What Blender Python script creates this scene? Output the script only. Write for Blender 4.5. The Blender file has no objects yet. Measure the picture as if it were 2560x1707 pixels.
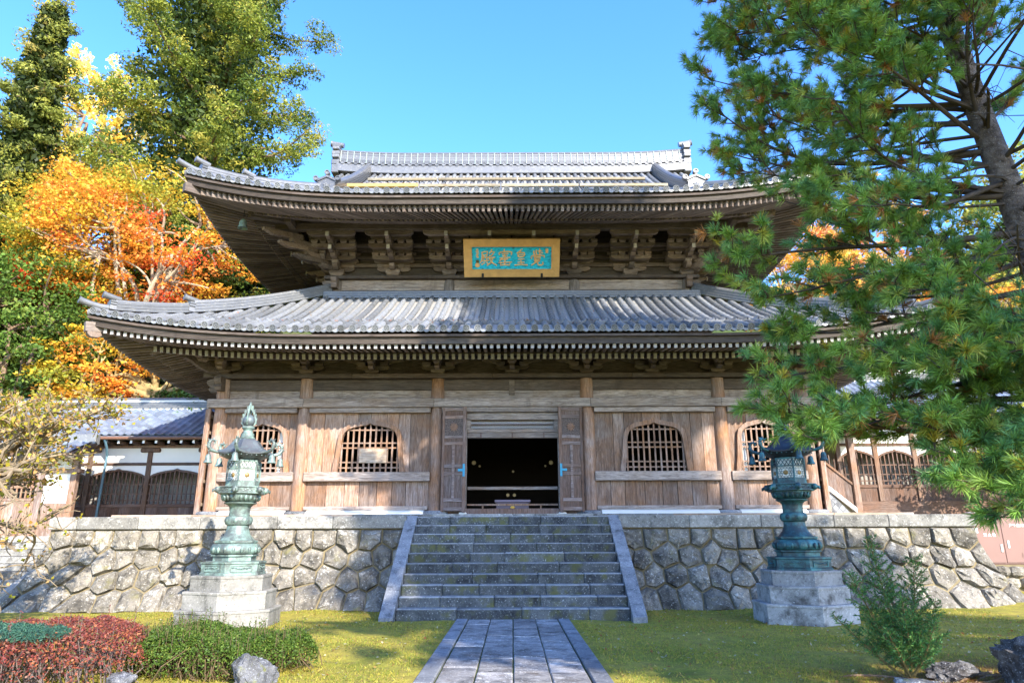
import bpy, math, random
import numpy as np
from mathutils import Vector, Matrix, Euler

SC = bpy.context.scene
COL = SC.collection
PI = math.pi
rnd = random.Random(7)

# ------------------------------------------------------------------ camera
cam_d = bpy.data.cameras.new('camera')
cam_d.sensor_width = 36.0
cam_d.lens = 24.0
cam_d.clip_end = 3000.0
cam = bpy.data.objects.new('camera', cam_d)
COL.objects.link(cam)
cam.matrix_world = (Matrix.Translation((0.0, 0.0, 1.5)) @ Matrix.Rotation(math.radians(90 + 16.1), 4, 'X')
                    @ Matrix.Rotation(math.radians(-0.2), 4, 'Z'))
SC.camera = cam

# ------------------------------------------------------------------ world and sun
SUN_TO = Vector((0.60, -1.0, 0.70)).normalized()      # towards the sun
w = bpy.data.worlds.new('World')
SC.world = w
w.use_nodes = True
wn = w.node_tree
wn.nodes.clear()
sky = wn.nodes.new('ShaderNodeTexSky')
sky.sky_type = 'NISHITA'
sky.sun_disc = False
sky.sun_elevation = math.asin(SUN_TO.z)
sky.sun_rotation = math.atan2(SUN_TO.x, SUN_TO.y)
sky.altitude = 400.0
sky.air_density = 1.0
sky.dust_density = 0.6
sky.ozone_density = 3.0
bg = wn.nodes.new('ShaderNodeBackground')
bg.inputs['Strength'].default_value = 0.15
wo = wn.nodes.new('ShaderNodeOutputWorld')
hs = wn.nodes.new('ShaderNodeHueSaturation')
hs.inputs['Saturation'].default_value = 1.26
hs.inputs['Hue'].default_value = 0.511
wn.links.new(sky.outputs[0], hs.inputs['Color'])
wn.links.new(hs.outputs[0], bg.inputs[0])
wn.links.new(bg.outputs[0], wo.inputs[0])

sun_d = bpy.data.lights.new('sun', 'SUN')
sun_d.energy = 2.7
sun_d.angle = math.radians(0.5)
sun_d.color = (1.0, 0.93, 0.82)
sun = bpy.data.objects.new('sun', sun_d)
COL.objects.link(sun)
sun.rotation_euler = (-SUN_TO).to_track_quat('-Z', 'Y').to_euler()
sun.location = (30, -50, 40)

SC.view_settings.view_transform = 'Standard'
SC.view_settings.look = 'None'
SC.view_settings.exposure = 2.35
SC.view_settings.gamma = 1.0
SC.view_settings.use_curve_mapping = False
SC.cycles.max_bounces = 5
SC.cycles.diffuse_bounces = 3
SC.cycles.glossy_bounces = 2
SC.cycles.transparent_max_bounces = 6

# ------------------------------------------------------------------ helpers: objects
WLOC = {}
def link(name, me, parent=None, loc=None, rot=None, scale=None):
    o = bpy.data.objects.new(name, me)
    COL.objects.link(o)
    if parent is not None:
        o.parent = parent
        p = WLOC.get(parent.name)
        if p is not None:
            o.matrix_parent_inverse = Matrix.Translation((-p[0], -p[1], -p[2]))
    if loc is not None:
        o.location = loc
        WLOC[o.name] = tuple(loc)
    if rot is not None:
        o.rotation_euler = rot
    if scale is not None:
        o.scale = scale
    return o

def tag(o, label=None, cat=None, group=None, kind=None):
    if label: o['label'] = label
    if cat: o['category'] = cat
    if group: o['group'] = group
    if kind: o['kind'] = kind
    return o

def thing(name, label, cat, loc=(0, 0, 0), group=None, local=False):
    o = bpy.data.objects.new(name, None)
    COL.objects.link(o)
    o.empty_display_size = 0.2
    if not local:
        o.location = loc
        WLOC[o.name] = tuple(loc)
    return tag(o, label, cat, group)

def copy_tree(o, parent=None):
    c = o.copy()
    COL.objects.link(c)
    c.parent = parent
    for ch in o.children:
        copy_tree(ch, c)
    return c

def mesh_np(name, V, Fq=None, Ft=None, cols=None, mat=None, smooth=False):
    me = bpy.data.meshes.new(name)
    V = np.asarray(V, dtype=np.float32).reshape(-1, 3)
    loops, starts = [], []
    n = 0
    if Fq is not None and len(Fq):
        Fq = np.asarray(Fq, dtype=np.int32)
        loops.append(Fq.reshape(-1)); starts.append(np.arange(len(Fq)) * 4); n = len(Fq) * 4
    if Ft is not None and len(Ft):
        Ft = np.asarray(Ft, dtype=np.int32)
        loops.append(Ft.reshape(-1)); starts.append(n + np.arange(len(Ft)) * 3)
    L = np.concatenate(loops).astype(np.int32); S = np.concatenate(starts).astype(np.int32)
    me.vertices.add(len(V)); me.vertices.foreach_set('co', V.reshape(-1))
    me.loops.add(len(L)); me.loops.foreach_set('vertex_index', L)
    me.polygons.add(len(S)); me.polygons.foreach_set('loop_start', S)
    if smooth:
        me.polygons.foreach_set('use_smooth', np.ones(len(S), dtype=bool))
    me.update(calc_edges=True)
    if cols is not None:
        a = me.color_attributes.new('Col', 'FLOAT_COLOR', 'POINT')
        c = np.ones((len(V), 4), dtype=np.float32); c[:, :3] = cols
        a.data.foreach_set('color', c.reshape(-1))
    if mat is not None:
        me.materials.append(mat)
    return me

class MB:
    """collects faces for one mesh"""
    def __init__(s):
        s.v = []; s.f = []
    def add(s, vs, fs):
        b = len(s.v)
        s.v.extend([tuple(p) for p in vs]); s.f.extend([tuple(b + i for i in f) for f in fs])
    def box(s, x0, x1, y0, y1, z0, z1, c=0.0):
        if c <= 0:
            s.add([(x0, y0, z0), (x1, y0, z0), (x1, y1, z0), (x0, y1, z0), (x0, y0, z1), (x1, y0, z1), (x1, y1, z1), (x0, y1, z1)],
                  [(0, 3, 2, 1), (4, 5, 6, 7), (0, 1, 5, 4), (1, 2, 6, 5), (2, 3, 7, 6), (3, 0, 4, 7)])
            return s
        X = (x0, x1); Y = (y0, y1); Z = (z0, z1); vs = []; ix = {}
        for i in (0, 1):
            for j in (0, 1):
                for k in (0, 1):
                    sx = c if i == 0 else -c; sy = c if j == 0 else -c; sz = c if k == 0 else -c
                    for a, p in enumerate(((X[i], Y[j] + sy, Z[k] + sz), (X[i] + sx, Y[j], Z[k] + sz), (X[i] + sx, Y[j] + sy, Z[k]))):
                        ix[(i, j, k, a)] = len(vs); vs.append(p)
        fs = []
        q = [(0, 0), (1, 0), (1, 1), (0, 1)]
        for i in (0, 1):
            f = [ix[(i, a, b, 0)] for a, b in q]; fs.append(f if i else f[::-1])
            f = [ix[(a, i, b, 1)] for a, b in q]; fs.append(f[::-1] if i else f)
            f = [ix[(a, b, i, 2)] for a, b in q]; fs.append(f if i else f[::-1])
        for a in (0, 1):
            for b in (0, 1):
                fs.append([ix[(0, a, b, 1)], ix[(1, a, b, 1)], ix[(1, a, b, 2)], ix[(0, a, b, 2)]])
                fs.append([ix[(a, 0, b, 0)], ix[(a, 1, b, 0)], ix[(a, 1, b, 2)], ix[(a, 0, b, 2)]])
                fs.append([ix[(a, b, 0, 0)], ix[(a, b, 1, 0)], ix[(a, b, 1, 1)], ix[(a, b, 0, 1)]])
                for k in (0, 1):
                    fs.append([ix[(a, b, k, 0)], ix[(a, b, k, 1)], ix[(a, b, k, 2)]])
        s.add(vs, fs)
        return s
    def prism(s, poly, ax, a, b):
        """poly: 2-D points; ax: axis of extrusion ('x': poly=(y,z), 'y': poly=(x,z), 'z': poly=(x,y))"""
        n = len(poly)
        def P(p, t):
            return (t, p[0], p[1]) if ax == 'x' else (p[0], t, p[1]) if ax == 'y' else (p[0], p[1], t)
        s.add([P(p, a) for p in poly] + [P(p, b) for p in poly],
              [tuple(range(n)), tuple(range(2 * n - 1, n - 1, -1))] + [(i, i + n, (i + 1) % n + n, (i + 1) % n) for i in range(n)])
        return s
    def band(s, A, B, ax, a, b):
        """solid strip between two 2-D polylines with equal counts"""
        n = len(A)
        for i in range(n - 1):
            s.prism([A[i], A[i + 1], B[i + 1], B[i]], ax, a, b)
        return s
    def lathe(s, prof, n, c=(0, 0, 0), rot=0.0, cap=True):
        vs = []; fs = []
        for r, z in prof:
            for i in range(n):
                a = rot + 2 * PI * i / n
                vs.append((c[0] + r * math.cos(a), c[1] + r * math.sin(a), c[2] + z))
        m = len(prof)
        for j in range(m - 1):
            for i in range(n):
                k = (i + 1) % n
                fs.append((j * n + i, j * n + k, (j + 1) * n + k, (j + 1) * n + i))
        if cap:
            fs.append(tuple(range(n - 1, -1, -1))); fs.append(tuple((m - 1) * n + i for i in range(n)))
        s.add(vs, fs)
        return s
    def tube(s, path, rad, n=6, cap=True):
        path = [Vector(p) for p in path]
        if not isinstance(rad, (list, tuple)): rad = [rad] * len(path)
        vs = []; fs = []
        t0 = (path[1] - path[0]).normalized()
        u = t0.orthogonal().normalized()
        for i, p in enumerate(path):
            t = (path[min(i + 1, len(path) - 1)] - path[max(i - 1, 0)])
            if t.length < 1e-6: t = t0
            t.normalize()
            u = (u - t * u.dot(t))
            if u.length < 1e-5: u = t.orthogonal()
            u.normalize(); v = t.cross(u)
            for k in range(n):
                a = 2 * PI * k / n
                vs.append(p + (u * math.cos(a) + v * math.sin(a)) * rad[i])
        for j in range(len(path) - 1):
            for i in range(n):
                k = (i + 1) % n
                fs.append((j * n + i, j * n + k, (j + 1) * n + k, (j + 1) * n + i))
        if cap:
            fs.append(tuple(range(n - 1, -1, -1))); fs.append(tuple((len(path) - 1) * n + i for i in range(n)))
        s.add(vs, fs)
        return s
    def sweep(s, frames, sec, cap=True):
        """frames: list of (origin, u, v) ; sec: closed 2-D section"""
        n = len(sec); vs = []; fs = []
        for o, u, v in frames:
            for a, b in sec:
                vs.append((o[0] + u[0] * a + v[0] * b, o[1] + u[1] * a + v[1] * b, o[2] + u[2] * a + v[2] * b))
        m = len(frames)
        for j in range(m - 1):
            for i in range(n):
                k = (i + 1) % n
                fs.append((j * n + i, j * n + k, (j + 1) * n + k, (j + 1) * n + i))
        if cap:
            fs.append(tuple(range(n - 1, -1, -1))); fs.append(tuple((m - 1) * n + i for i in range(n)))
        s.add(vs, fs)
        return s
    def mesh(s, name, mat, smooth=False):
        me = bpy.data.meshes.new(name)
        me.from_pydata(s.v, [], s.f)
        me.materials.append(mat)
        if smooth:
            me.polygons.foreach_set('use_smooth', np.ones(len(me.polygons), dtype=bool))
            try:
                me.set_sharp_from_angle(angle=math.radians(smooth if smooth > 2 else 40))
            except Exception:
                pass
        me.update()
        return me
    def build(s, name, mat, parent=None, smooth=False, **k):
        return link(name, s.mesh(name, mat, smooth), parent, **k)

def fix_normals(me):
    import bmesh
    bm = bmesh.new(); bm.from_mesh(me); bmesh.ops.recalc_face_normals(bm, faces=bm.faces); bm.to_mesh(me); bm.free()

# ------------------------------------------------------------------ helpers: materials
class Mat:
    def __init__(s, name, rough=0.7, spec=0.3):
        s.m = bpy.data.materials.new(name); s.m.use_nodes = True
        s.nt = s.m.node_tree; s.nt.nodes.clear()
        s.out = s.nt.nodes.new('ShaderNodeOutputMaterial')
        s.p = s.n('ShaderNodeBsdfPrincipled')
        s.p.inputs['Roughness'].default_value = rough
        s.p.inputs['Specular IOR Level'].default_value = spec
        s.l(s.p.outputs[0], s.out.inputs[0])
        s._co = None
    def n(s, t, **k):
        x = s.nt.nodes.new(t)
        for a, b in k.items(): setattr(x, a, b)
        return x
    def l(s, a, b): s.nt.links.new(a, b)
    def rand(s):
        return s.n('ShaderNodeObjectInfo').outputs['Random']
    def co(s, rand=True, scale=(1, 1, 1), seed=0.0):
        tc = s.n('ShaderNodeTexCoord')
        o = tc.outputs['Object']
        if rand:
            a = s.n('ShaderNodeVectorMath', operation='MULTIPLY_ADD')
            c = s.n('ShaderNodeCombineXYZ')
            r = s.rand()
            m = s.n('ShaderNodeMath', operation='MULTIPLY'); m.inputs[1].default_value = 37.0; s.l(r, m.inputs[0])
            m2 = s.n('ShaderNodeMath', operation='MULTIPLY'); m2.inputs[1].default_value = -71.0; s.l(r, m2.inputs[0])
            m3 = s.n('ShaderNodeMath', operation='MULTIPLY'); m3.inputs[1].default_value = 53.0; s.l(r, m3.inputs[0])
            s.l(m.outputs[0], c.inputs[0]); s.l(m2.outputs[0], c.inputs[1]); s.l(m3.outputs[0], c.inputs[2])
            a.inputs[1].default_value = (1, 1, 1)
            s.l(o, a.inputs[0]); s.l(c.outputs[0], a.inputs[2]); o = a.outputs[0]
        mp = s.n('ShaderNodeMapping'); mp.inputs['Scale'].default_value = scale; mp.inputs['Location'].default_value = (seed, seed * 1.7, -seed)
        s.l(o, mp.inputs[0])
        return mp.outputs[0]
    def noise(s, co, scale, detail=4, rough=0.55, dist=0.0, out=0):
        x = s.n('ShaderNodeTexNoise'); x.inputs['Scale'].default_value = scale; x.inputs['Detail'].default_value = detail
        x.inputs['Roughness'].default_value = rough; x.inputs['Distortion'].default_value = dist
        s.l(co, x.inputs['Vector']); return x.outputs[out]
    def voro(s, co, scale, feature='F1', out='Distance'):
        x = s.n('ShaderNodeTexVoronoi', feature=feature); x.inputs['Scale'].default_value = scale
        s.l(co, x.inputs['Vector']); return x.outputs[out]
    def ramp(s, fac, stops, interp='LINEAR'):
        x = s.n('ShaderNodeValToRGB'); x.color_ramp.interpolation = interp
        e = x.color_ramp.elements
        while len(e) < len(stops): e.new(0.5)
        for i, (p, c) in enumerate(stops):
            e[i].position = p
            e[i].color = (c, c, c, 1) if not isinstance(c, (tuple, list)) else (*c, 1)
        s.l(fac, x.inputs[0]); return x.outputs[0]
    def mix(s, fac, a, b, mode='MIX'):
        x = s.n('ShaderNodeMix', data_type='RGBA', blend_type=mode)
        if isinstance(fac, (int, float)): x.inputs[0].default_value = fac
        else: s.l(fac, x.inputs[0])
        for i, c in ((6, a), (7, b)):
            if isinstance(c, (tuple, list)): x.inputs[i].default_value = (*c, 1)
            else: s.l(c, x.inputs[i])
        return x.outputs[2]
    def bright(s, col, lo, hi, fac):
        """multiply a colour by a value between lo and hi, following fac"""
        mr = s.n('ShaderNodeMapRange'); mr.inputs['To Min'].default_value = lo; mr.inputs['To Max'].default_value = hi
        s.l(fac, mr.inputs[0])
        h = s.n('ShaderNodeHueSaturation'); s.l(mr.outputs[0], h.inputs['Value'])
        if isinstance(col, (tuple, list)): h.inputs['Color'].default_value = (*col, 1)
        else: s.l(col, h.inputs['Color'])
        return h.outputs[0]
    def bump(s, h, strength=0.3, dist=0.02):
        b = s.n('ShaderNodeBump'); b.inputs['Strength'].default_value = strength; b.inputs['Distance'].default_value = dist
        s.l(h, b.inputs['Height']); s.l(b.outputs[0], s.p.inputs['Normal'])
    def col(s, c):
        if isinstance(c, (tuple, list)): s.p.inputs['Base Color'].default_value = (*c, 1)
        else: s.l(c, s.p.inputs['Base Color'])
        return s.m

def wood(name, axis, dark, light, grey, greyamt=0.5, rough=0.72, lo=0.72, hi=1.18):
    m = Mat(name, rough, 0.25)
    st = {'x': (0.30, 5, 5), 'y': (5, 0.30, 5), 'z': (5, 5, 0.30)}[axis]
    c = m.co(True, st)
    g = m.noise(c, 1.6, 6, 0.62, 1.6)                     # figure
    rings = m.n('ShaderNodeMath', operation='SINE')        # growth-ring lines drawn out along the grain
    mu = m.n('ShaderNodeMath', operation='MULTIPLY'); mu.inputs[1].default_value = 46.0; m.l(g, mu.inputs[0]); m.l(mu.outputs[0], rings.inputs[0])
    f = m.noise(m.co(True, tuple(q * 5 for q in st)), 3.0, 3, 0.6)   # fine fibres
    r1 = m.ramp(g, [(0.28, dark), (0.46, light), (0.56, tuple(q * 0.62 for q in light)), (0.72, tuple(min(1, q * 1.15) for q in light))])
    big = m.noise(m.co(True, (0.9, 0.9, 0.9), 3.1), 1.1, 4, 0.65)
    wfac = m.ramp(big, [(0.5 - 0.40 * greyamt, 0.0), (0.85 - 0.5 * greyamt, 1.0)])
    gg = m.ramp(g, [(0.35, tuple(q * 0.5 for q in grey)), (0.58, grey)])
    c1 = m.mix(wfac, r1, gg)
    c1 = m.mix(m.ramp(rings.outputs[0], [(0.55, 0.0), (1.0, 0.5)]), c1, tuple(q * 0.45 for q in dark))
    c1 = m.mix(m.ramp(f, [(0.35, 0.0), (0.62, 0.6)]), c1, tuple(q * 0.5 for q in dark))
    stain = m.noise(m.co(True, (1.6, 1.6, 0.5), 8.3), 1.4, 5, 0.7)
    c1 = m.mix(m.ramp(stain, [(0.56, 0.0), (0.74, 0.6)]), c1, tuple(q * 0.4 for q in dark))
    c2 = m.bright(c1, lo, hi, m.rand())
    m.bump(m.mix(0.5, g, f), 0.5, 0.015)
    return m.col(c2)

def foliage(name, trans=0.35, rough=0.5, spec=0.25):
    m = Mat(name, rough, spec)
    a = m.n('ShaderNodeAttribute', attribute_name='Col')
    m.l(a.outputs['Color'], m.p.inputs['Base Color'])
    t = m.n('ShaderNodeBsdfTranslucent'); m.l(a.outputs['Color'], t.inputs[0])
    x = m.n('ShaderNodeMixShader'); x.inputs[0].default_value = trans
    m.l(m.p.outputs[0], x.inputs[1]); m.l(t.outputs[0], x.inputs[2]); m.l(x.outputs[0], m.out.inputs[0])
    return m.m

def plain(name, c, rough=0.7, spec=0.3, metal=0.0, var=0.12, sc=6.0, bump=0.15, rand=True):
    m = Mat(name, rough, spec)
    m.p.inputs['Metallic'].default_value = metal
    f = m.noise(m.co(rand), sc, 5, 0.6)
    k = m.bright(c, 1 - var * 2, 1 + var, f)
    if bump: m.bump(f, bump, 0.01)
    return m.col(k)

# ---- wood
W_V = wood('wood_vertical', 'z', (0.16, 0.08, 0.042), (0.42, 0.22, 0.115), (0.40, 0.32, 0.275), 0.40, lo=0.6, hi=1.25)
W_H = wood('wood_horizontal', 'x', (0.17, 0.11, 0.075), (0.38, 0.27, 0.19), (0.44, 0.37, 0.325), 0.66, lo=0.8, hi=1.15)
W_COL = wood('wood_column', 'z', (0.19, 0.09, 0.046), (0.44, 0.225, 0.11), (0.40, 0.32, 0.28), 0.42, lo=0.85, hi=1.12)
W_COLG = wood('wood_column_grey', 'z', (0.12, 0.085, 0.066), (0.27, 0.20, 0.155), (0.34, 0.29, 0.26), 0.6)
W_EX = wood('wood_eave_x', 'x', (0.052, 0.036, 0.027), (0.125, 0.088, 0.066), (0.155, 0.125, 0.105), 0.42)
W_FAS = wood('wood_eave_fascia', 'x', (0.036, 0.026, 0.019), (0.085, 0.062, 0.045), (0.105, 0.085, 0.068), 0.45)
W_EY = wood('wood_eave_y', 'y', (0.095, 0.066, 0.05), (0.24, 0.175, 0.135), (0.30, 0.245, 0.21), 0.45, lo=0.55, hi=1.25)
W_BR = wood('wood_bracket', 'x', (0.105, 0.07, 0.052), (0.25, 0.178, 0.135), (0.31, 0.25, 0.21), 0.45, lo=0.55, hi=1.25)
W_DOOR = wood('wood_door', 'z', (0.12, 0.062, 0.038), (0.225, 0.125, 0.08), (0.26, 0.21, 0.19), 0.32)
W_DOORR = wood('wood_door_rail', 'x', (0.15, 0.085, 0.06), (0.29, 0.18, 0.13), (0.34, 0.28, 0.26), 0.5)
W_DARK = wood('wood_dark_brown', 'z', (0.085, 0.042, 0.025), (0.20, 0.105, 0.065), (0.19, 0.145, 0.125), 0.3)
W_DARKH = wood('wood_dark_brown_rail', 'x', (0.085, 0.042, 0.026), (0.21, 0.11, 0.068), (0.20, 0.15, 0.125), 0.3)
W_PALE = wood('wood_pale', 'x', (0.34, 0.22, 0.13), (0.55, 0.40, 0.27), (0.5, 0.44, 0.38), 0.3)

def tile_mat(name, base, blue):
    m = Mat(name, 0.36, 0.55)
    n = m.noise(m.co(True), 3.0, 5, 0.6)
    c = m.ramp(n, [(0.3, tuple(q * 0.78 for q in base)), (0.55, base), (0.75, blue)])
    sp = m.noise(m.co(True, (1, 1, 1), 5.0), 14.0, 3, 0.7)
    c = m.mix(m.ramp(sp, [(0.56, 0.0), (0.68, 0.7)]), c, (0.24, 0.23, 0.20))
    c = m.bright(c, 0.62, 1.28, m.rand())
    m.bump(sp, 0.18, 0.008)
    return m.col(c)
TILE = tile_mat('roof_tile_grey', (0.175, 0.18, 0.188), (0.125, 0.142, 0.178))
TILE_P = tile_mat('pan_tile_pale', (0.26, 0.25, 0.232), (0.20, 0.205, 0.215))
TILE_G = tile_mat('dark_tile_and_recess_shade', (0.075, 0.076, 0.08), (0.06, 0.065, 0.075))  # dark tile for the ridge feet; also paints shade into eave disc recesses
TILE_R = tile_mat('ridge_tile_grey', (0.125, 0.127, 0.132), (0.10, 0.106, 0.122))
TILE_B = tile_mat('roof_tile_blue_glaze', (0.15, 0.185, 0.245), (0.09, 0.135, 0.225))

def rock_mat(name, base, alt, lichen, la=0.55, moss=None, ma=0.0, bs=0.8, sc=1.0, bd=0.05, damp=0.40, rv=(0.7, 1.2)):
    m = Mat(name, 0.85, 0.25)
    co = m.co(True)
    n1 = m.noise(co, 2.2 * sc, 7, 0.68, 0.4)
    c = m.ramp(n1, [(0.32, tuple(q * 0.38 for q in base)), (0.46, base), (0.62, alt)])
    nd = m.noise(m.co(True, (1, 1, 1), 21.0), 1.7 * sc, 6, 0.68)
    c = m.mix(m.ramp(nd, [(1.0 - damp, 0.0), (1.0 - damp + 0.12, 0.75)]), c, tuple(q * 0.30 for q in base))
    n2 = m.noise(m.co(True, (1, 1, 1), 9.0), 4.0 * sc, 6, 0.74)
    c = m.mix(m.ramp(n2, [(1.0 - la, 0.0), (1.0 - la + 0.07, 0.85)]), c, lichen)
    n3 = m.noise(m.co(True, (1, 1, 1), 2.0), 22 * sc, 3, 0.7)
    c = m.mix(m.ramp(n3, [(0.60, 0.0), (0.67, 0.75)]), c, tuple(min(0.8, q * 1.25) for q in lichen))
    c = m.mix(m.ramp(n3, [(0.33, 0.6), (0.42, 0.0)]), c, tuple(q * 0.3 for q in base))
    if moss is not None:
        n4 = m.noise(m.co(True, (1, 1, 1), 14.0), 2.6 * sc, 5, 0.6)
        c = m.mix(m.ramp(n4, [(1.0 - ma, 0.0), (1.0 - ma + 0.14, 0.85)]), c, moss)
    c = m.bright(c, rv[0], rv[1], m.rand())
    v = m.voro(co, 6.5 * sc)
    h = m.mix(0.5, n1, v)
    m.bump(m.mix(0.35, h, n3), bs, bd)
    return m.col(c)
STONE = rock_mat('wall_stone', (0.165, 0.146, 0.117), (0.25, 0.222, 0.177), (0.43, 0.405, 0.35), 0.43, (0.19, 0.17, 0.07), 0.40, 1.0, 1.0, 0.07, 0.47)
CAPST = rock_mat('cap_stone', (0.20, 0.19, 0.168), (0.27, 0.255, 0.225), (0.43, 0.42, 0.385), 0.42, (0.15, 0.15, 0.09), 0.34, 0.5, 1.1, 0.025, 0.46)
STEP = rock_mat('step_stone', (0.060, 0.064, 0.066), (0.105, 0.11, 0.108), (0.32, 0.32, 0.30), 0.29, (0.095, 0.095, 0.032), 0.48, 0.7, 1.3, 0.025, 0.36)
TREAD = rock_mat('worn_lit_tread', (0.20, 0.20, 0.195), (0.27, 0.265, 0.255), (0.36, 0.36, 0.35), 0.3, (0.10, 0.11, 0.04), 0.33, 0.4, 1.8, 0.02)
STRING = rock_mat('string_stone', (0.17, 0.175, 0.185), (0.23, 0.235, 0.24), (0.38, 0.38, 0.38), 0.34, None, 0, 0.3, 1.6, 0.012)
SLAB = rock_mat('path_slab', (0.20, 0.188, 0.178), (0.32, 0.30, 0.28), (0.50, 0.485, 0.46), 0.42, (0.13, 0.105, 0.085), 0.44, 0.9, 1.5, 0.025)
PED = rock_mat('pedestal_stone', (0.22, 0.208, 0.18), (0.29, 0.272, 0.24), (0.36, 0.342, 0.31), 0.4, (0.13, 0.115, 0.095), 0.40, 0.25, 1.2, 0.012, 0.30)
ROCK = rock_mat('garden_rock', (0.11, 0.11, 0.115), (0.19, 0.19, 0.20), (0.34, 0.35, 0.37), 0.40, (0.19, 0.20, 0.025), 0.42, 1.0, 2.4, 0.05)
MORTAR = plain('wall_mortar', (0.19, 0.152, 0.085), 0.9, 0.1, 0, 0.2, 7)
JOINT = plain('mossy_joint_soil', (0.085, 0.105, 0.025), 0.95, 0.05, 0, 0.2, 7)
PLASTER = plain('white_plaster', (0.72, 0.69, 0.63), 0.85, 0.1, 0, 0.06, 2.0, 0.05)
WHITE = plain('white_paper', (0.78, 0.78, 0.76), 0.8, 0.1, 0, 0.03, 2.0, 0)
RCEND = plain('rafter_end_paint', (0.36, 0.34, 0.32), 0.8, 0.1, 0, 0.2, 20, 0)
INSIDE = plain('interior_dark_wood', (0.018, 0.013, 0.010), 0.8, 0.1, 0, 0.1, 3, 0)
GOLD = plain('aged_gold', (0.26, 0.17, 0.06), 0.45, 0.5, 0.35, 0.2, 18, 0.1)
CREST = plain('copper_crest', (0.26, 0.15, 0.10), 0.5, 0.4, 0.3, 0.2, 18, 0.1)
BLUEFIT = plain('verdigris_door_fitting', (0.045, 0.30, 0.44), 0.55, 0.4, 0.2, 0.25, 30, 0.2)
BLACK = plain('black_iron', (0.02, 0.018, 0.017), 0.6, 0.4, 0, 0.1, 8, 0)
def bronze(name, dark, green, amt):
    m = Mat(name, 0.5, 0.5)
    n = m.noise(m.co(True), 4.5, 7, 0.68)
    c = m.ramp(n, [(0.62 - amt, dark), (0.80 - amt, green), (0.96 - amt, tuple(min(1, q * 1.3) for q in green))])
    f = m.noise(m.co(True), 40, 3, 0.6)
    c = m.bright(c, 0.7, 1.2, f)
    z = m.noise(m.co(True, (12, 12, 1.0), 4.0), 1.5, 3, 0.6)
    c = m.mix(m.ramp(z, [(0.5, 0.0), (0.75, 0.45)]), c, dark)
    m.p.inputs['Metallic'].default_value = 0.15
    m.bump(f, 0.25, 0.01)
    return m.col(c)
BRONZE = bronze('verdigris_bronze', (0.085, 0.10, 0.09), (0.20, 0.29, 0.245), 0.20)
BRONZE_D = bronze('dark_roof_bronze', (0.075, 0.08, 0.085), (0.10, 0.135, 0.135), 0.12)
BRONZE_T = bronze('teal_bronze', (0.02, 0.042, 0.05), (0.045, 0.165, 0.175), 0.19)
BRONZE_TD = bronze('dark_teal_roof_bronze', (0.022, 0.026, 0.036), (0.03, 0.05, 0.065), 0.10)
BARK_D = rock_mat('pine_bark', (0.10, 0.075, 0.06), (0.17, 0.135, 0.11), (0.26, 0.25, 0.235), 0.34, None, 0, 1.0, 4.0, 0.06)
TWIG_D = plain('dark_branch_bark', (0.075, 0.058, 0.045), 0.9, 0.15, 0, 0.25, 9, 0.4, False)
BARK_P = plain('pale_bark', (0.36, 0.29, 0.20), 0.9, 0.15, 0, 0.3, 8, 0.4, False)
BARK_T = plain('tan_twig_bark', (0.235, 0.18, 0.115), 0.9, 0.15, 0, 0.3, 8, 0.4, False)
BARK_M = plain('brown_bark', (0.22, 0.15, 0.10), 0.9, 0.15, 0, 0.3, 8, 0.4, False)
BARK_O = plain('mossy_ochre_bark', (0.34, 0.25, 0.11), 0.9, 0.15, 0, 0.35, 6, 0.5, False)
LEAF = foliage('leaf', 0.45)
NEEDLE = foliage('needle', 0.25, 0.45, 0.35)
# ================================================================== setting: ground, hills, path
def sstep(a, b, t):
    t = np.clip((np.asarray(t, dtype=float) - a) / (b - a), 0, 1)
    return t * t * (3 - 2 * t)
def vnoise(x, y, s=0.0):
    x = np.asarray(x, dtype=float); y = np.asarray(y, dtype=float)
    return (np.sin(x * 1.7 + y * 0.9 + s) + np.sin(x * 0.6 - y * 1.9 + 2.1 * s) + np.sin(x * 2.9 + y * 2.3 + 0.7 * s)) / 3.0
def ground_z(x, y):
    x = np.asarray(x, dtype=float); y = np.asarray(y, dtype=float)
    ax = np.abs(x)
    z = 0.035 * vnoise(x * 1.1, y * 1.1) - 0.02
    z = z * sstep(1.15, 2.2, ax) - 0.035 * (1 - sstep(1.05, 1.25, ax))
    bank = sstep(20.8, 22.4, y) * sstep(10.6, 12.2, ax)
    z = z + 1.98 * bank
    z = z + 0.35 * sstep(12.5, 17.0, y) * sstep(9.0, 14.0, x)
    return z
def hill_z(x, y):
    x = np.asarray(x, dtype=float); y = np.asarray(y, dtype=float)
    d = np.maximum(y - 27.0 - 0.10 * np.abs(x), 0) + np.maximum(np.abs(x) - 26, 0) * 0.6
    z = 1.6 + np.minimum(d * 0.62, 22 + d * 0.10) + 0.8 * vnoise(x * 0.16, y * 0.16, 1.0) * np.minimum(d * 0.2, 1)
    return z - 1.6 * np.clip((27.5 - y) / 2, 0, 1)

def grid_mesh(name, xs, ys, fz, mat):
    X, Y = np.meshgrid(xs, ys); Z = fz(X, Y)
    V = np.stack([X, Y, Z], -1).reshape(-1, 3)
    nx, ny = len(xs), len(ys)
    i = np.arange((nx - 1) * (ny - 1)); r = i // (nx - 1); c = i % (nx - 1)
    a = r * nx + c
    return mesh_np(name, V, np.stack([a, a + 1, a + nx + 1, a + nx], -1), mat=mat, smooth=True)

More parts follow.
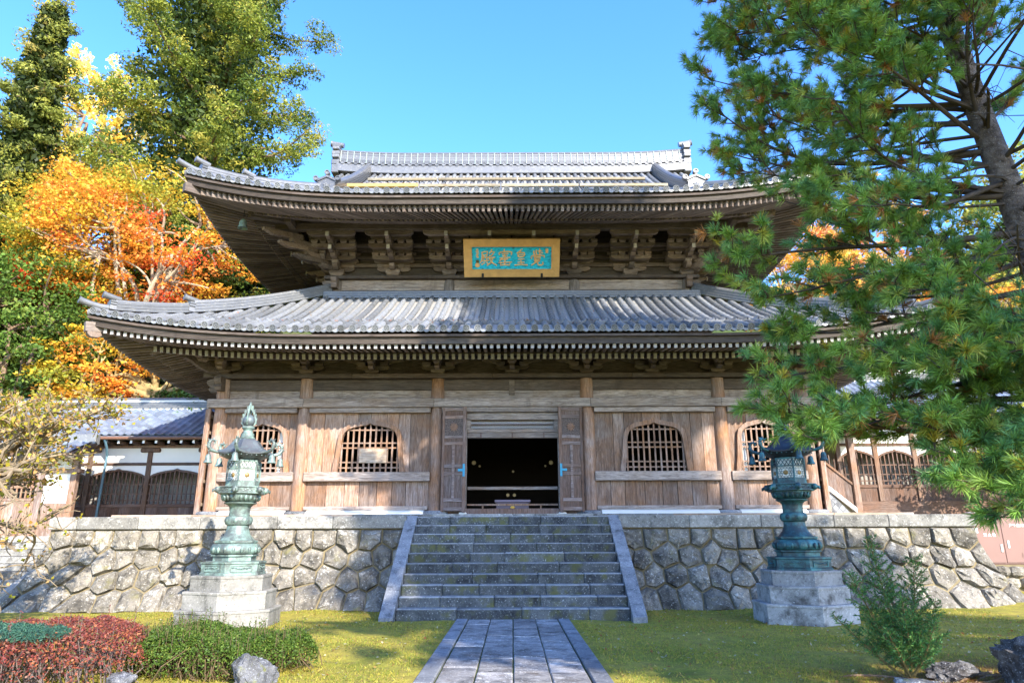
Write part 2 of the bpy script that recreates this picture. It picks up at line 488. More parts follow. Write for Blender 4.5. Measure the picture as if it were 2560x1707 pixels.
mg = Mat('moss_lawn', 0.95, 0.1)
_c = mg.co(False)
_n1 = mg.noise(_c, 0.75, 6, 0.62, 0.3); _n2 = mg.noise(_c, 5.0, 5, 0.7); _n3 = mg.noise(_c, 38, 4, 0.7)
_k = mg.ramp(_n1, [(0.32, (0.17, 0.185, 0.025)), (0.45, (0.33, 0.30, 0.045)), (0.58, (0.42, 0.33, 0.06)), (0.72, (0.22, 0.25, 0.03))])
_k = mg.mix(mg.ramp(_n2, [(0.42, 0.0), (0.70, 0.75)]), _k, (0.17, 0.13, 0.05))
_k = mg.mix(mg.ramp(_n3, [(0.35, 0.6), (0.6, 0.0)]), _k, (0.09, 0.085, 0.02))
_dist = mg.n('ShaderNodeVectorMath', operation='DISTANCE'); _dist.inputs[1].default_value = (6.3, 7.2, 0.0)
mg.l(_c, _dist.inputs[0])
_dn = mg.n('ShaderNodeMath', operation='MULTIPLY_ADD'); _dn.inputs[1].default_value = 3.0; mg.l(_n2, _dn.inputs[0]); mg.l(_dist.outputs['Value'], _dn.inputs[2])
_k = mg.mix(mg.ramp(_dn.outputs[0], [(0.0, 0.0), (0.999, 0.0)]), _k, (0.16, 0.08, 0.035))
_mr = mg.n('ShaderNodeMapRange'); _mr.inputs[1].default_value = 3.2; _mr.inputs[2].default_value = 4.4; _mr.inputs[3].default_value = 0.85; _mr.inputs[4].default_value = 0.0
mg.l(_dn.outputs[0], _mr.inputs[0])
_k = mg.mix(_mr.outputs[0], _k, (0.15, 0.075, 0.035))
mg.bump(mg.mix(0.5, _n3, _n2), 0.9, 0.03)
MOSS = mg.col(_k)
xs = np.concatenate([[-700, -300, -120, -60, -40, -30], np.arange(-24, 24.01, 0.4), [30, 40, 60, 120, 300, 700]])
ys = np.concatenate([[-700, -300, -100, -50, -25, -12], np.arange(-6, 27.01, 0.35), [29, 33, 40, 60, 120, 300, 700]])
tag(link('ground', grid_mesh('ground', xs, ys, ground_z, MOSS)), kind='structure', label='moss lawn in front of the temple platform')

mh = Mat('hill_floor', 0.95, 0.1)
_h = mh.noise(mh.co(False), 0.5, 7, 0.7)
HILL = mh.col(mh.ramp(_h, [(0.3, (0.025, 0.035, 0.012)), (0.5, (0.05, 0.07, 0.018)), (0.7, (0.10, 0.085, 0.03))]))
tag(link('hillside', grid_mesh('hillside', np.arange(-110, 110.1, 2.0), np.concatenate([np.arange(26, 80, 2.0), np.arange(80, 200, 8.0)]), hill_z, HILL)), kind='structure', label='wooded hillside rising behind the temple')

# path: four columns of slabs with a kerb slab line on either side
path = tag(bpy.data.objects.new('path', None), 'grey stone slab path leading to the stairs', None, None, 'structure')
COL.objects.link(path)
_pb = MB().box(-1.10, 1.10, -3.0, 14.13, -0.10, -0.016)
tag(_pb.build('path_bed', JOINT, path), kind='structure')
_pr = random.Random(3)
def slab_mesh(x0, x1, y0, y1, z0, z1, name, mat, sub=5):
    n = sub
    mb = MB().box(x0, x1, y0, y1, z0, z1, 0.012)
    return mb.build(name, mat, path)
colx = [-0.86, -0.43, 0.0, 0.43, 0.86]
for i in range(4):
    y = 14.12
    while y > -3:
        L = _pr.uniform(0.62, 1.25)
        y0 = max(y - L, -3.0)
        g = _pr.uniform(0.006, 0.014)
        slab_mesh(colx[i] + _pr.uniform(0.004, 0.010), colx[i + 1] - _pr.uniform(0.004, 0.010), y0 + g, y, -0.06, _pr.uniform(0.004, 0.016), 'paving_slab', SLAB)
        y = y0 - 0.003
for sgn in (-1, 1):
    y = 14.12
    while y > -3:
        L = _pr.uniform(1.2, 2.1); y0 = max(y - L, -3.0)
        x0, x1 = sorted((sgn * 0.872, sgn * 1.085))
        slab_mesh(x0, x1, y0 + 0.006, y, -0.06, _pr.uniform(0.018, 0.028), 'kerb_slab', STRING)
        y = y0 - 0.003

# ================================================================== stone platform
PH = 2.03          # platform top
WH = 1.74          # height of the rubble face under the cap
PX = 11.0
plat = thing('stone_platform', 'battered rubble stone platform with flat cap stones carrying the temple hall', 'platform', (0, 17, 0))
def wall_pt(s, h, out=0.0):
    k = max(0.0, 1 - h / WH)
    o = 0.72 * k ** 1.9
    e = 0.62 * k ** 1.9 * float(sstep(9.0, 11.0, abs(s)))
    return (s + math.copysign(e, s), 16.86 - o - out - 0.25 * k * 0, h)
def clip_poly(poly, nx, ny, d):
    out = []
    for i in range(len(poly)):
        a = poly[i]; b = poly[(i + 1) % len(poly)]
        da = nx * a[0] + ny * a[1] - d; db = nx * b[0] + ny * b[1] - d
        if da <= 0: out.append(a)
        if da * db < 0:
            t = da / (da - db); out.append((a[0] + t * (b[0] - a[0]), a[1] + t * (b[1] - a[1])))
    return out
_sr = random.Random(21)
def stones(side):
    x_in, x_out = 2.60, PX
    pts = []
    rows = 4
    hh = WH / rows
    for r in range(rows):
        n = int(round((x_out - x_in) / (0.50 if r else 0.54)))
        w_ = (x_out - x_in) / n
        for i in range(n + (1 if r % 2 else 0)):
            x = x_in + w_ * (i + (0.5 if r % 2 == 0 else 0.0)) + _sr.uniform(-0.15, 0.15)
            y = WH - hh * (r + 0.5) + _sr.uniform(-0.11, 0.11) * (1 if r else 0.3)
            pts.append((x, y))
    for i, p in enumerate(pts):
        poly = [(x_in, -0.06), (x_out, -0.06), (x_out, WH), (x_in, WH)]
        for j, q in enumerate(pts):
            if j == i or abs(q[0] - p[0]) > 1.6: continue
            nx, ny = q[0] - p[0], q[1] - p[1]
            poly = clip_poly(poly, nx, ny, (q[0] ** 2 + q[1] ** 2 - p[0] ** 2 - p[1] ** 2) / 2)
            if len(poly) < 3: break
        if len(poly) < 3: continue
        cx = sum(a[0] for a in poly) / len(poly); cy = sum(a[1] for a in poly) / len(poly)
        # denser outline, jagged
        ring = []
        for k in range(len(poly)):
            a = poly[k]; b = poly[(k + 1) % len(poly)]
            ln = math.hypot(b[0] - a[0], b[1] - a[1])
            m = 2 if ln > 0.22 else 1
            for t in range(m):
                ring.append((a[0] + (b[0] - a[0]) * t / m, a[1] + (b[1] - a[1]) * t / m))
        n = len(ring); vs = []; fs = []
        bul = _sr.uniform(0.08, 0.16)
        tx, ty = _sr.uniform(-0.2, 0.2), _sr.uniform(-0.25, 0.1)
        for f_, o_, jt in ((0.99, -0.10, 0.0), (0.975, -0.012, 0.006), (0.87, 0.60 * bul, 0.018), (0.50, bul, 0.030)):
            for a in ring:
                g = 0.010
                dx, dy = a[0] - cx, a[1] - cy
                L = math.hypot(dx, dy) or 1
                fx = max(L * f_ - g, 0.02) / L
                qx = cx + dx * fx + _sr.uniform(-jt, jt); qy = cy + dy * fx + _sr.uniform(-jt, jt)
                oo = o_ + (tx * (qx - cx) + ty * (qy - cy)) * (1 if o_ > 0.02 else 0) + _sr.uniform(-jt, jt)
                vs.append(wall_pt(side * qx, min(qy, WH - 0.004), oo))
        vs.append(wall_pt(side * cx, cy, bul * 1.05 + _sr.uniform(-0.02, 0.02)))
        for r in range(3):
            for k in range(n):
                k2 = (k + 1) % n
                fs.append((r * n + k, r * n + k2, (r + 1) * n + k2, (r + 1) * n + k))
        for k in range(n):
            fs.append((3 * n + k, 3 * n + (k + 1) % n, 4 * n))
        if side < 0: fs = [f[::-1] for f in fs]
        org = wall_pt(side * cx, cy)
        vs = [(v[0] - org[0], v[1] - org[1], v[2] - org[2]) for v in vs]
        me = bpy.data.meshes.new('stone'); me.from_pydata(vs, [], fs); me.materials.append(STONE); me.update()
        link('stone', me, plat, loc=org)
for sd in (-1, 1):
    stones(sd)
    mb = MB()
    ss = np.linspace(2.5, PX, 30); hs = np.linspace(-0.1, WH, 9)
    g = [[wall_pt(sd * s, h, -0.012) for s in ss] for h in hs]
    for r in range(8):
        for c in range(29):
            mb.add([g[r][c], g[r][c + 1], g[r + 1][c + 1], g[r + 1][c]], [(0, 1, 2, 3)])
    tag(mb.build('mortar', MORTAR, plat), kind='stuff')
    # end face
    mb = MB(); pr = [wall_pt(sd * PX, h, -0.01) for h in hs]
    for r in range(8):
        a, b = pr[r], pr[r + 1]
        mb.add([a, b, (b[0], 40, b[2]), (a[0], 40, a[2])], [(0, 1, 2, 3)])
    mb.build('end_face', STONE, plat)
    # cap stones
    x = 2.52
    while x < PX - 0.1:
        L = min(_sr.uniform(1.25, 1.9), PX + 0.03 - x)
        if PX - (x + L) < 0.6: L = PX + 0.03 - x
        x0, x1 = sorted((sd * (x + 0.004), sd * (x + L - 0.004)))
        mb = MB().box(x0, x1, 16.78, 17.25, WH + 0.004, PH - _sr.uniform(0, 0.006), 0.014)
        mb.build('cap_stone', CAPST, plat)
        x += L
MB().box(-PX + 0.02, PX - 0.02, 17.26, 42, 1.2, PH - 0.012).build('platform_floor', CAPST, plat)
MB().box(-2.5, 2.5, 16.95, 17.25, 0.5, PH - 0.014).build('platform_core', CAPST, plat)
# raised pale edge slab that runs along the hall
x = -9.7
while x < 9.69:
    L = min(1.94, 9.7 - x)
    MB().box(x + 0.003, x + L - 0.003, 17.0, 17.8, PH - 0.011, PH + 0.05, 0.008).build('edge_slab', W_PALE if abs(x + 1) > 3 else CAPST, plat)
    x += L
MB().box(-9.68, 9.68, 17.80, 40, PH - 0.011, PH + 0.047).build('inner_floor', PLASTER, plat)

# ================================================================== staircase
stair = thing('stone_staircase', 'worn dark stone staircase with sloping side slabs rising to the temple door', 'staircase', (0, 14.2, 0))
NR = 10
RI = (PH - 0.01) / NR
TR = 0.29
Y0 = 14.16
_tr = random.Random(5)
for k in range(NR):
    z0, z1 = RI * k, RI * (k + 1)
    ya = Y0 + TR * k
    cuts = [-2.28]
    while cuts[-1] < 2.28 - 1.5:
        cuts.append(cuts[-1] + _tr.uniform(0.75, 1.45))
    cuts.append(2.28)
    for a, b in zip(cuts[:-1], cuts[1:]):
        j = _tr.uniform(-0.006, 0.006)
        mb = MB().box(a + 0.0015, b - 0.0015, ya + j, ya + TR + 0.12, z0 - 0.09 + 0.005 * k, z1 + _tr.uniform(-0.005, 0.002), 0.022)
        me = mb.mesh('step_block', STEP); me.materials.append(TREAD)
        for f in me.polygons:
            if f.normal.z > 0.5 or f.center.z > z1 - 0.02: f.material_index = 1  # tops and top edges paler: wear plus painted tread-and-riser shading
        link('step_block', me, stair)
MB().prism([(Y0 + 0.2, -0.05), (17.0, -0.05), (17.0, PH - 0.15), (Y0 + 0.2 + 0.05, 0.02)], 'x', -2.27, 2.27).build('stair_core', JOINT, stair)
for sd in (-1, 1):
    a, b = sorted((sd * 2.285, sd * 2.555))
    zt = lambda y: 0.10 + (y - 13.96) * (PH - 0.06) / (16.93 - 13.96)
    # two slabs end to end
    for ya, yb in ((13.90, 15.2), (15.206, 16.96)):
        za, zb = max(zt(ya), 0.02), min(zt(yb), PH + 0.012)
        poly = [(ya, -0.06), (yb, -0.06), (yb, zb), (ya, za)]
        MB().prism(poly, 'x', a, b).build('side_slab', STRING, stair)
# ================================================================== temple hall: ground-floor walls
hall = thing('temple_hall', 'two-roofed weathered wooden temple hall with grey tile roofs and open doors', 'temple', (0, 18.5, PH))
WY = 18.5            # column line
FL = PH + 0.05       # floor
CX = [2.05, 5.67, 7.96]
COLX = [-7.96, -5.67, -2.05, 2.05, 5.67, 7.96]
CR = 0.19
col_me = MB().lathe([(CR * 1.0, 0), (CR, 1.8), (CR * 0.97, 2.9), (CR * 0.93, 3.58), (CR * 0.86, 3.66)], 20).mesh('column', W_COL, 50)
base_me = MB().lathe([(0.27, 0), (0.345, 0.03), (0.355, 0.075), (0.33, 0.115), (0.27, 0.13)], 20).mesh('column_base', STRING, 40)
for x in COLX:
    link('column', col_me, hall, loc=(x, WY, FL + 0.13))
    link('column_base', base_me, hall, loc=(x, WY, FL))
for x in (-7.96, 7.96):
    for y in (20.8, 23.3, 25.8, 28.3, 30.8, 33.1):
        link('column', col_me, hall, loc=(x, y, FL + 0.13))
# white plastered plinth under the sills
for sd in (-1, 1):
    for a, b in ((2.05, 5.67), (5.67, 7.96)):
        p = [(WY - 0.30, FL), (WY + 0.2, FL), (WY + 0.2, FL + 0.15), (WY - 0.10, FL + 0.15), (WY - 0.22, FL + 0.09)]
        x0, x1 = sorted((sd * (a + 0.28), sd * (b - 0.28)))
        MB().prism(p, 'x', x0, x1).build('plinth', PLASTER, hall)
        x0, x1 = sorted((sd * (a + CR - 0.01), sd * (b - CR + 0.01)))
        MB().box(x0, x1, WY - 0.13, WY + 0.1, FL + 0.152, FL + 0.25, 0.008).build('ground_sill', W_H, hall)

_hr = random.Random(11)
Z_SILL = 2.33; Z_R0 = 2.97; Z_R1 = 3.21; Z_N0 = 4.80; Z_N1 = 4.925; Z_B0 = 4.935; Z_B1 = 5.17; Z_P1 = 5.42; Z_C1 = 5.735; Z_D1 = 5.875
# horizontal beams, cut where the joints are
cuts = [-8.28, -5.67, -2.12, 2.12, 5.67, 8.28]
for a, b in zip(cuts[:-1], cuts[1:]):
    MB().box(a + 0.002, b - 0.002, WY - 0.27, WY - 0.02, Z_B0, Z_B1, 0.012).build('tie_beam', W_H, hall)
cuts = [-8.1, -4.4, -0.55, 3.3, 8.1]
for a, b in zip(cuts[:-1], cuts[1:]):
    MB().box(a + 0.002, b - 0.002, WY - 0.24, WY + 0.24, Z_C1 + 0.012, Z_D1, 0.012).build('wall_plate', W_EX, hall)
for a, b in zip(COLX[:-1], COLX[1:]):
    MB().box(a + CR * 0.8, b - CR * 0.8, WY - 0.06, WY + 0.05, Z_P1 + 0.02, Z_C1, 0.012).build('head_beam', W_EX, hall)
    MB().box(a + CR * 0.8, b - CR * 0.8, WY + 0.0, WY + 0.06, Z_B1 - 0.05, Z_P1 + 0.04).build('frieze_board', W_H, hall)
    if abs(a + b) > 0.1:
        MB().box(a + CR * 0.9, b - CR * 0.9, WY - 0.20, WY - 0.03, Z_N0, Z_N1, 0.006).build('lintel_rail', W_H, hall)
# corner nose pieces on the outer columns
for sd in (-1, 1):
    nose = [(0.12, -0.34), (0.34, -0.34), (0.40, -0.26), (0.36, -0.19), (0.45, -0.13), (0.47, -0.04), (0.40, 0.02), (0.12, 0.02)]
    MB().prism([(sd * (7.96 + q[0]), Z_C1 + q[1]) for q in nose], 'y', WY - 0.09, WY + 0.09).build('beam_nose', W_BR, hall)
    MB().prism([(WY - 0.06 - q[0], Z_C1 + q[1]) for q in nose], 'x', sd * 7.96 - 0.09, sd * 7.96 + 0.09).build('beam_nose', W_BR, hall)
# nameless lock plate over the door
MB().box(-0.085, 0.065, WY - 0.085, WY - 0.05, 5.30, 5.72, 0.006).box(-0.022, 0.002, WY - 0.094, WY - 0.08, 5.40, 5.62).build('hook_plate', W_BR, hall)

# ---- bell-shaped windows
OUT = [(1.0, 0.0), (0.985, 0.10), (0.955, 0.28), (0.925, 0.46), (0.905, 0.60), (0.885, 0.72), (0.83, 0.81), (0.72, 0.875), (0.56, 0.915),
       (0.40, 0.935), (0.27, 0.953), (0.13, 0.965), (0.05, 0.985), (0.0, 1.0)]
def win_top(x, hw, h):
    q = abs(x) / hw
    if q >= 1.0: return 0.0
    for (a, za), (b, zb) in zip(OUT[:-1], OUT[1:]):
        if b <= q <= a:
            t = (a - q) / (a - b); return h * (za + (zb - za) * t)
    return h
def bay(x0, x1, xc, hw, h, paper=None):
    zb, zt = Z_R1, Z_N0
    # boards above and beside the opening, one by one
    HW, HH = hw + 0.10, h + 0.075
    x = x0
    while x < x1 - 0.01:
        wd = _hr.uniform(0.30, 0.52)
        xe = x + wd
        if x1 - xe < 0.2: xe = x1
        g = 0.006
        xsn = [x + g]
        nseg = 8
        if abs((x + xe) / 2 - xc) < HW + 0.3:
            bot = [(x + g + (xe - x - 2 * g) * i / nseg) for i in range(nseg + 1)]
        else:
            bot = [x + g, xe - g]
        low = [(q, zb + max(win_top(q - xc, HW, HH) - 0.03, 0.0)) for q in bot]
        MB().band(low, [(q, zt) for q in bot], 'y', WY - 0.035 + _hr.uniform(-0.006, 0.006), WY + 0.03).build('wall_board', W_V, hall)
        x = xe
    # frame of the opening
    inn = [(xc + hw * a, zb + h * b) for a, b in OUT] + [(xc - hw * a, zb + h * b) for a, b in OUT[::-1][1:]]
    wob = [0.03, 0.02, 0, 0, 0, 0.0, 0.012, -0.004, 0.014, -0.004, 0.014, -0.004, 0.012, 0.03]
    wob = wob + wob[::-1][1:]
    o2 = []
    m = len(inn)
    for i, (px, pz) in enumerate(inn):
        a = inn[max(i - 1, 0)]; b = inn[min(i + 1, m - 1)]
        tx, tz = b[0] - a[0], b[1] - a[1]; L = math.hypot(tx, tz)
        t = 0.115 + wob[i]
        ox, oz = px + tz / L * t, pz - tx / L * t
        o2.append((ox, max(oz, zb)))
    MB().band(inn, o2, 'y', WY - 0.135, WY + 0.02).build('window_frame', W_COL, hall)
    win = MB()
    # lattice bars: uprights and rails
    nb = max(5, int(round(2 * hw / 0.152)))
    for i in range(nb):
        px = xc - hw + 2 * hw * (i + 0.5) / nb
        top = win_top(px - xc, hw, h)
        MB().box(px - 0.021, px + 0.021, WY - 0.055, WY - 0.015, zb, zb + top + 0.01).build('lattice_upright', W_COL, hall)
    for hz in (0.095, 0.205, 0.50, 0.60, 0.87):
        z = h * hz
        ww = hw
        while ww > 0.1 and win_top(ww, hw, h) < z: ww -= 0.01
        MB().box(xc - ww, xc + ww, WY - 0.048, WY - 0.022, zb + z - 0.018, zb + z + 0.018).build('lattice_rail', W_COL, hall)
    if paper:
        MB().box(xc + paper[0], xc + paper[1], WY + 0.05, WY + 0.07, zb, zb + h * 0.9).build('paper_screen', WHITE, hall)
    # rail under the window and dado boards
    MB().box(x0 - 0.03, x1 + 0.03, WY - 0.20, WY + 0.05, Z_R0, Z_R1, 0.012).build('window_rail', W_H, hall)
    x = x0
    while x < x1 - 0.01:
        xe = x + _hr.uniform(0.36, 0.56)
        if x1 - xe < 0.25: xe = x1
        MB().box(x + 0.006, xe - 0.006, WY - 0.05 + _hr.uniform(-0.006, 0.006), WY + 0.03, Z_SILL, Z_R0 - 0.002, 0.004).build('dado_board', W_V, hall)
        x = xe
for sd in (-1, 1):
    a, b = sorted((sd * (2.05 + CR - 0.02), sd * (5.67 - CR + 0.02)))
    bay(a, b, sd * 3.84, 0.83, 1.30)
    a, b = sorted((sd * (5.67 + CR - 0.02), sd * (7.96 - CR + 0.02)))
    bay(a, b, sd * 6.76, 0.66, 1.30, (0.42, 0.66) if sd < 0 else (-0.66, -0.45))

# ---- door bay
OX = 1.225
for sd in (-1, 1):
    a, b = sorted((sd * OX, sd * (OX + 0.13)))
    MB().box(a, b, WY - 0.10, WY + 0.10, FL + 0.02, 4.80, 0.01).build('door_jamb', W_H, hall)
    a, b = sorted((sd * (OX + 0.131), sd * (2.05 - CR + 0.02)))
    MB().box(a, b, WY - 0.03, WY + 0.03, FL + 0.05, 4.90).build('side_panel', W_DOOR, hall)
MB().box(-1.9, 1.9, WY - 0.22, WY - 0.03, 4.80, 4.93, 0.006).build('lintel_rail', W_H, hall)
MB().box(-OX - 0.02, OX + 0.02, WY - 0.12, WY + 0.06, 4.60, 4.79, 0.01).build('transom_head', W_H, hall)
MB().box(-OX, OX, WY - 0.09, WY + 0.06, 4.26, 4.345, 0.01).build('transom_sill', W_H, hall)
for sd in (-1, 1):
    a, b = sorted((sd * (OX - 0.10), sd * OX))
    MB().box(a, b, WY - 0.088, WY + 0.06, 4.346, 4.599).build('transom_post', W_H, hall)
MB().box(-OX + 0.1, OX - 0.1, WY + 0.005, WY + 0.02, 4.35, 4.595).build('transom_paper', WHITE, hall)
tr = MB()
for i in range(96):
    px = -OX + 0.11 + (2 * OX - 0.22) * i / 95
    tr.box(px - 0.0028, px + 0.0028, WY - 0.02, WY, 4.346, 4.599)
for z in (4.375, 4.455, 4.475, 4.495, 4.575):
    tr.box(-OX + 0.1, OX - 0.1, WY - 0.026, WY - 0.019, z - 0.005, z + 0.005)
tag(tr.build('transom_bars', W_DARK, hall), kind='stuff')
MB().box(-OX, OX, WY - 0.085, WY + 0.05, 4.11, 4.25, 0.008).build('door_head', W_H, hall)
for px in (-0.85, 0.0, 0.85):
    MB().box(px - 0.02, px + 0.02, WY - 0.095, WY - 0.084, 4.115, 4.245).build('head_batten', W_DOOR, hall)
MB().box(-OX - 0.12, OX + 0.12, WY - 0.17, WY + 0.08, FL + 0.02, 2.26, 0.01).build('threshold', W_DOOR, hall)
MB().box(-OX, OX, WY + 0.42, WY + 0.48, 2.78, 2.86, 0.006).build('door_rail', W_H, hall)
for px in (-0.80, 0.76):
    MB().box(px - 0.02, px + 0.02, WY + 0.30, WY + 0.34, FL, 2.355).build('rail_post', W_COL, hall)
MB().box(-OX + 0.005, OX - 0.005, WY + 0.29, WY + 0.35, 2.355, 2.40).build('low_rail', W_COL, hall)

def star_mesh(r, t, n=10):
    mb = MB(); vs = [(0, -t * 1.7, 0)]; fs = []
    for i in range(2 * n):
        a = PI * i / n; q = r if i % 2 == 0 else r * 0.66
        vs.append((q * math.sin(a), -t * (0.8 if i % 2 == 0 else 0.5), q * math.cos(a)))
    for i in range(2 * n):
        vs.append((vs[i + 1][0], 0, vs[i + 1][2]))
    for i in range(2 * n):
        k = (i + 1) % (2 * n)
        fs.append((0, 1 + k, 1 + i)); fs.append((1 + i, 1 + k, 1 + 2 * n + k, 1 + 2 * n + i))
    mb.add(vs, fs); return mb
def door(xl, xr, y, ang, hinge, blue):
    """one leaf, local x from 0 to wd, thickness towards -y"""
    wd = xr - xl
    d = link('door', None, hall, loc=(xl if hinge == 'l' else xr, y, 0))
    d.empty_display_size = 0.1
    sg = 1 if hinge == 'l' else -1
    def bx(a, b, y0, y1, z0, z1, name, mat, c=0.006):
        p, q = sorted((sg * a, sg * b))
        o = bpy.data.objects.new(name, MB().box(p, q, y0, y1, z0, z1, c).mesh(name, mat)); COL.objects.link(o); o.parent = d
        return o
    z0, z1 = 2.17, 4.90
    bx(0, 0.065, -0.05, 0, z0, z1, 'stile', W_DOOR); bx(wd - 0.085, wd, -0.055, 0, z0 - 0.02, z1 + 0.02, 'stile', W_DOOR)
    for a, b in ((2.20, 2.29), (2.43, 2.52), (3.10, 3.19), (3.30, 3.39), (3.90, 3.98), (4.07, 4.15), (4.60, 4.69), (4.81, 4.88)):
        bx(0.066, wd - 0.086, -0.048, -0.003, a, b, 'rail', W_DOORR)
    m = (0.066 + wd - 0.086) / 2
    bx(m - 0.035, m + 0.035, -0.049, -0.004, 2.521, 3.899, 'muntin', W_DOORR)
    bx(0.06, wd - 0.08, -0.022, -0.006, 2.25, 4.85, 'panel', W_DOOR, 0)
    bx(0.068, wd - 0.088, -0.030, -0.020, 4.151, 4.599, 'carved_panel', CARVE, 0)
    s = bpy.data.objects.new('flower_crest', star_mesh(0.125, 0.022).mesh('flower_crest', CREST)); COL.objects.link(s); s.parent = d
    s.location = (sg * m, -0.030, 4.375)
    if blue:
        e = wd - 0.045
        f = MB(); p, q = sorted((sg * (e - 0.03), sg * (e + 0.03))); f.box(p, q, -0.064, -0.055, 3.07, 3.40, 0.004)
        p, q = sorted((sg * (e - 0.155), sg * (e - 0.03))); f.box(p, q, -0.0635, -0.049, 3.205, 3.27, 0.004)
        o = bpy.data.objects.new('handle_fitting', f.mesh('handle_fitting', BLUEFIT)); COL.objects.link(o); o.parent = d
    d.rotation_euler = (0, 0, ang)
mc = Mat('carved_door_panel', 0.8, 0.2)
_v = mc.noise(mc.co(True), 42, 4, 0.7)
mc.bump(_v, 1.0, 0.03)
CARVE = mc.col(mc.ramp(_v, [(0.35, (0.045, 0.032, 0.026)), (0.65, (0.19, 0.15, 0.135))]))
door(-1.87, -1.225, WY - 0.24, -0.10, 'l', True)
door(1.225, 1.87, WY - 0.24, 0.10, 'r', True)
# inner folded leaves behind the front ones
for sd in (-1, 1):
    a, b = sorted((sd * 1.245, sd * 1.83))
    MB().box(a, b, WY - 0.185, WY - 0.135, 2.18, 4.88, 0.005).build('folded_leaf', W_DOOR, hall)
    x0 = sd * 1.30
    MB().box(x0 - 0.10, x0 + 0.10, WY - 0.26, WY - 0.10, FL, FL + 0.085, 0.02).build('pivot_stone', PLASTER, hall)

# ---- open side doors, seen edge-on beyond the corner columns
for sd in (-1, 1):
    a, b = sorted((sd * 8.30, sd * 8.36))
    dd = MB().box(a, b, WY - 0.10, WY + 1.15, FL + 0.06, 4.92, 0.008)
    o = dd.build('side_door', W_COL, hall)
    for z in (2.35, 2.95, 3.6, 4.25, 4.7):
        p, q = sorted((sd * 8.215, sd * 8.299))
        MB().box(p, q, WY - 0.06, WY + 1.1, z, z + 0.085, 0.006).build('batten', W_PALE, hall)
    p, q = sorted((sd * 8.20, sd * 8.297))
    MB().box(p, q, WY - 0.16, WY - 0.08, FL + 0.05, 4.93, 0.006).build('door_post', W_COL, hall)

# ---- side and rear walls, dark interior
for sd in (-1, 1):
    a, b = sorted((sd * 7.96 - 0.04, sd * 7.96 + 0.04))
    MB().box(a, b, WY + 0.2, 33.1, FL, 5.74).build('side_wall', W_V, hall)
    a, b = sorted((sd * 7.8, sd * 8.12))
    MB().box(a, b, WY + 0.26, 33.3, Z_B0 + 0.003, Z_B1 - 0.003, 0.01).build('tie_beam', W_EY, hall)
    a, b = sorted((sd * 7.72, sd * 8.20))
    MB().box(a, b, WY + 0.245, 33.3, Z_C1 + 0.015, Z_D1 - 0.003, 0.01).build('wall_plate', W_EY, hall)
MB().box(-7.9, 7.9, 33.0, 33.1, FL, 5.9).build('rear_wall', W_V, hall)
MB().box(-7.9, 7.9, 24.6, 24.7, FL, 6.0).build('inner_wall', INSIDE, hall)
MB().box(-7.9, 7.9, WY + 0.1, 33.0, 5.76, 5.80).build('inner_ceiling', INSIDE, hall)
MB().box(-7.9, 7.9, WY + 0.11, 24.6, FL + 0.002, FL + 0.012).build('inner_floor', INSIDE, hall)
# gilt fittings that glint in the dark hall
gl = MB().lathe([(0.001, -0.02), (0.085, -0.02), (0.09, 0.0), (0.085, 0.02), (0.001, 0.02)], 14, cap=False).mesh('gilt_disc', GOLD, 40)
for px, pz, y, r in ((-1.14, 3.66, 20.4, 0.7), (1.14, 3.66, 20.4, 0.7), (-0.98, 3.58, 20.6, 0.35), (0.98, 3.58, 20.6, 0.35), (0.02, 3.46, 21.0, 0.4),
                     (-0.13, 2.66, 19.3, 0.5), (0.05, 2.66, 19.3, 0.5)):
    link('gilt_disc', gl, hall, loc=(px, y, pz), rot=(PI / 2, 0, 0), scale=(r, r, r))

# ================================================================== things at the door and windows
ob = thing('offertory_box', 'low dark purple offertory box with gold crest behind the threshold', 'box', (0.0, 18.95, FL))
MB().box(-0.44, 0.44, 18.80, 19.15, FL + 0.013, 2.44, 0.01).build('body', W_PURPLE if 'W_PURPLE' in globals() else plain('purple_lacquer', (0.075, 0.045, 0.065), 0.45, 0.5), ob)
MB().box(-0.48, 0.48, 18.77, 19.18, 2.442, 2.505, 0.008).build('lid', plain('purple_lid', (0.16, 0.12, 0.16), 0.5, 0.5), ob)
cr = MB()
for i in range(-2, 3):
    a = i * 0.5
    cr.tube([(0, 18.792, 2.27), (0.07 * math.sin(a), 18.785, 2.27 + 0.075 * math.cos(a))], [0.010, 0.022], 6)
cr.box(-0.07, 0.07, 18.786, 18.798, 2.255, 2.275)
cr.build('crest', plain('bright_gilt', (0.75, 0.50, 0.12), 0.35, 0.5, 0.5), ob)

nb_ = thing('notice_board', 'blank faded wooden board hung on the bell-shaped window left of the doors', 'board', (-3.74, WY - 0.16, 3.45))
MB().box(-4.13, -3.34, WY - 0.085, WY - 0.058, 3.455, 3.835, 0.006).build('board', W_PALE, nb_)
for px in (-4.11, -3.36):
    MB().box(px - 0.012, px + 0.012, WY - 0.090, WY - 0.0855, 3.47, 3.82).build('batten', W_COL, nb_)
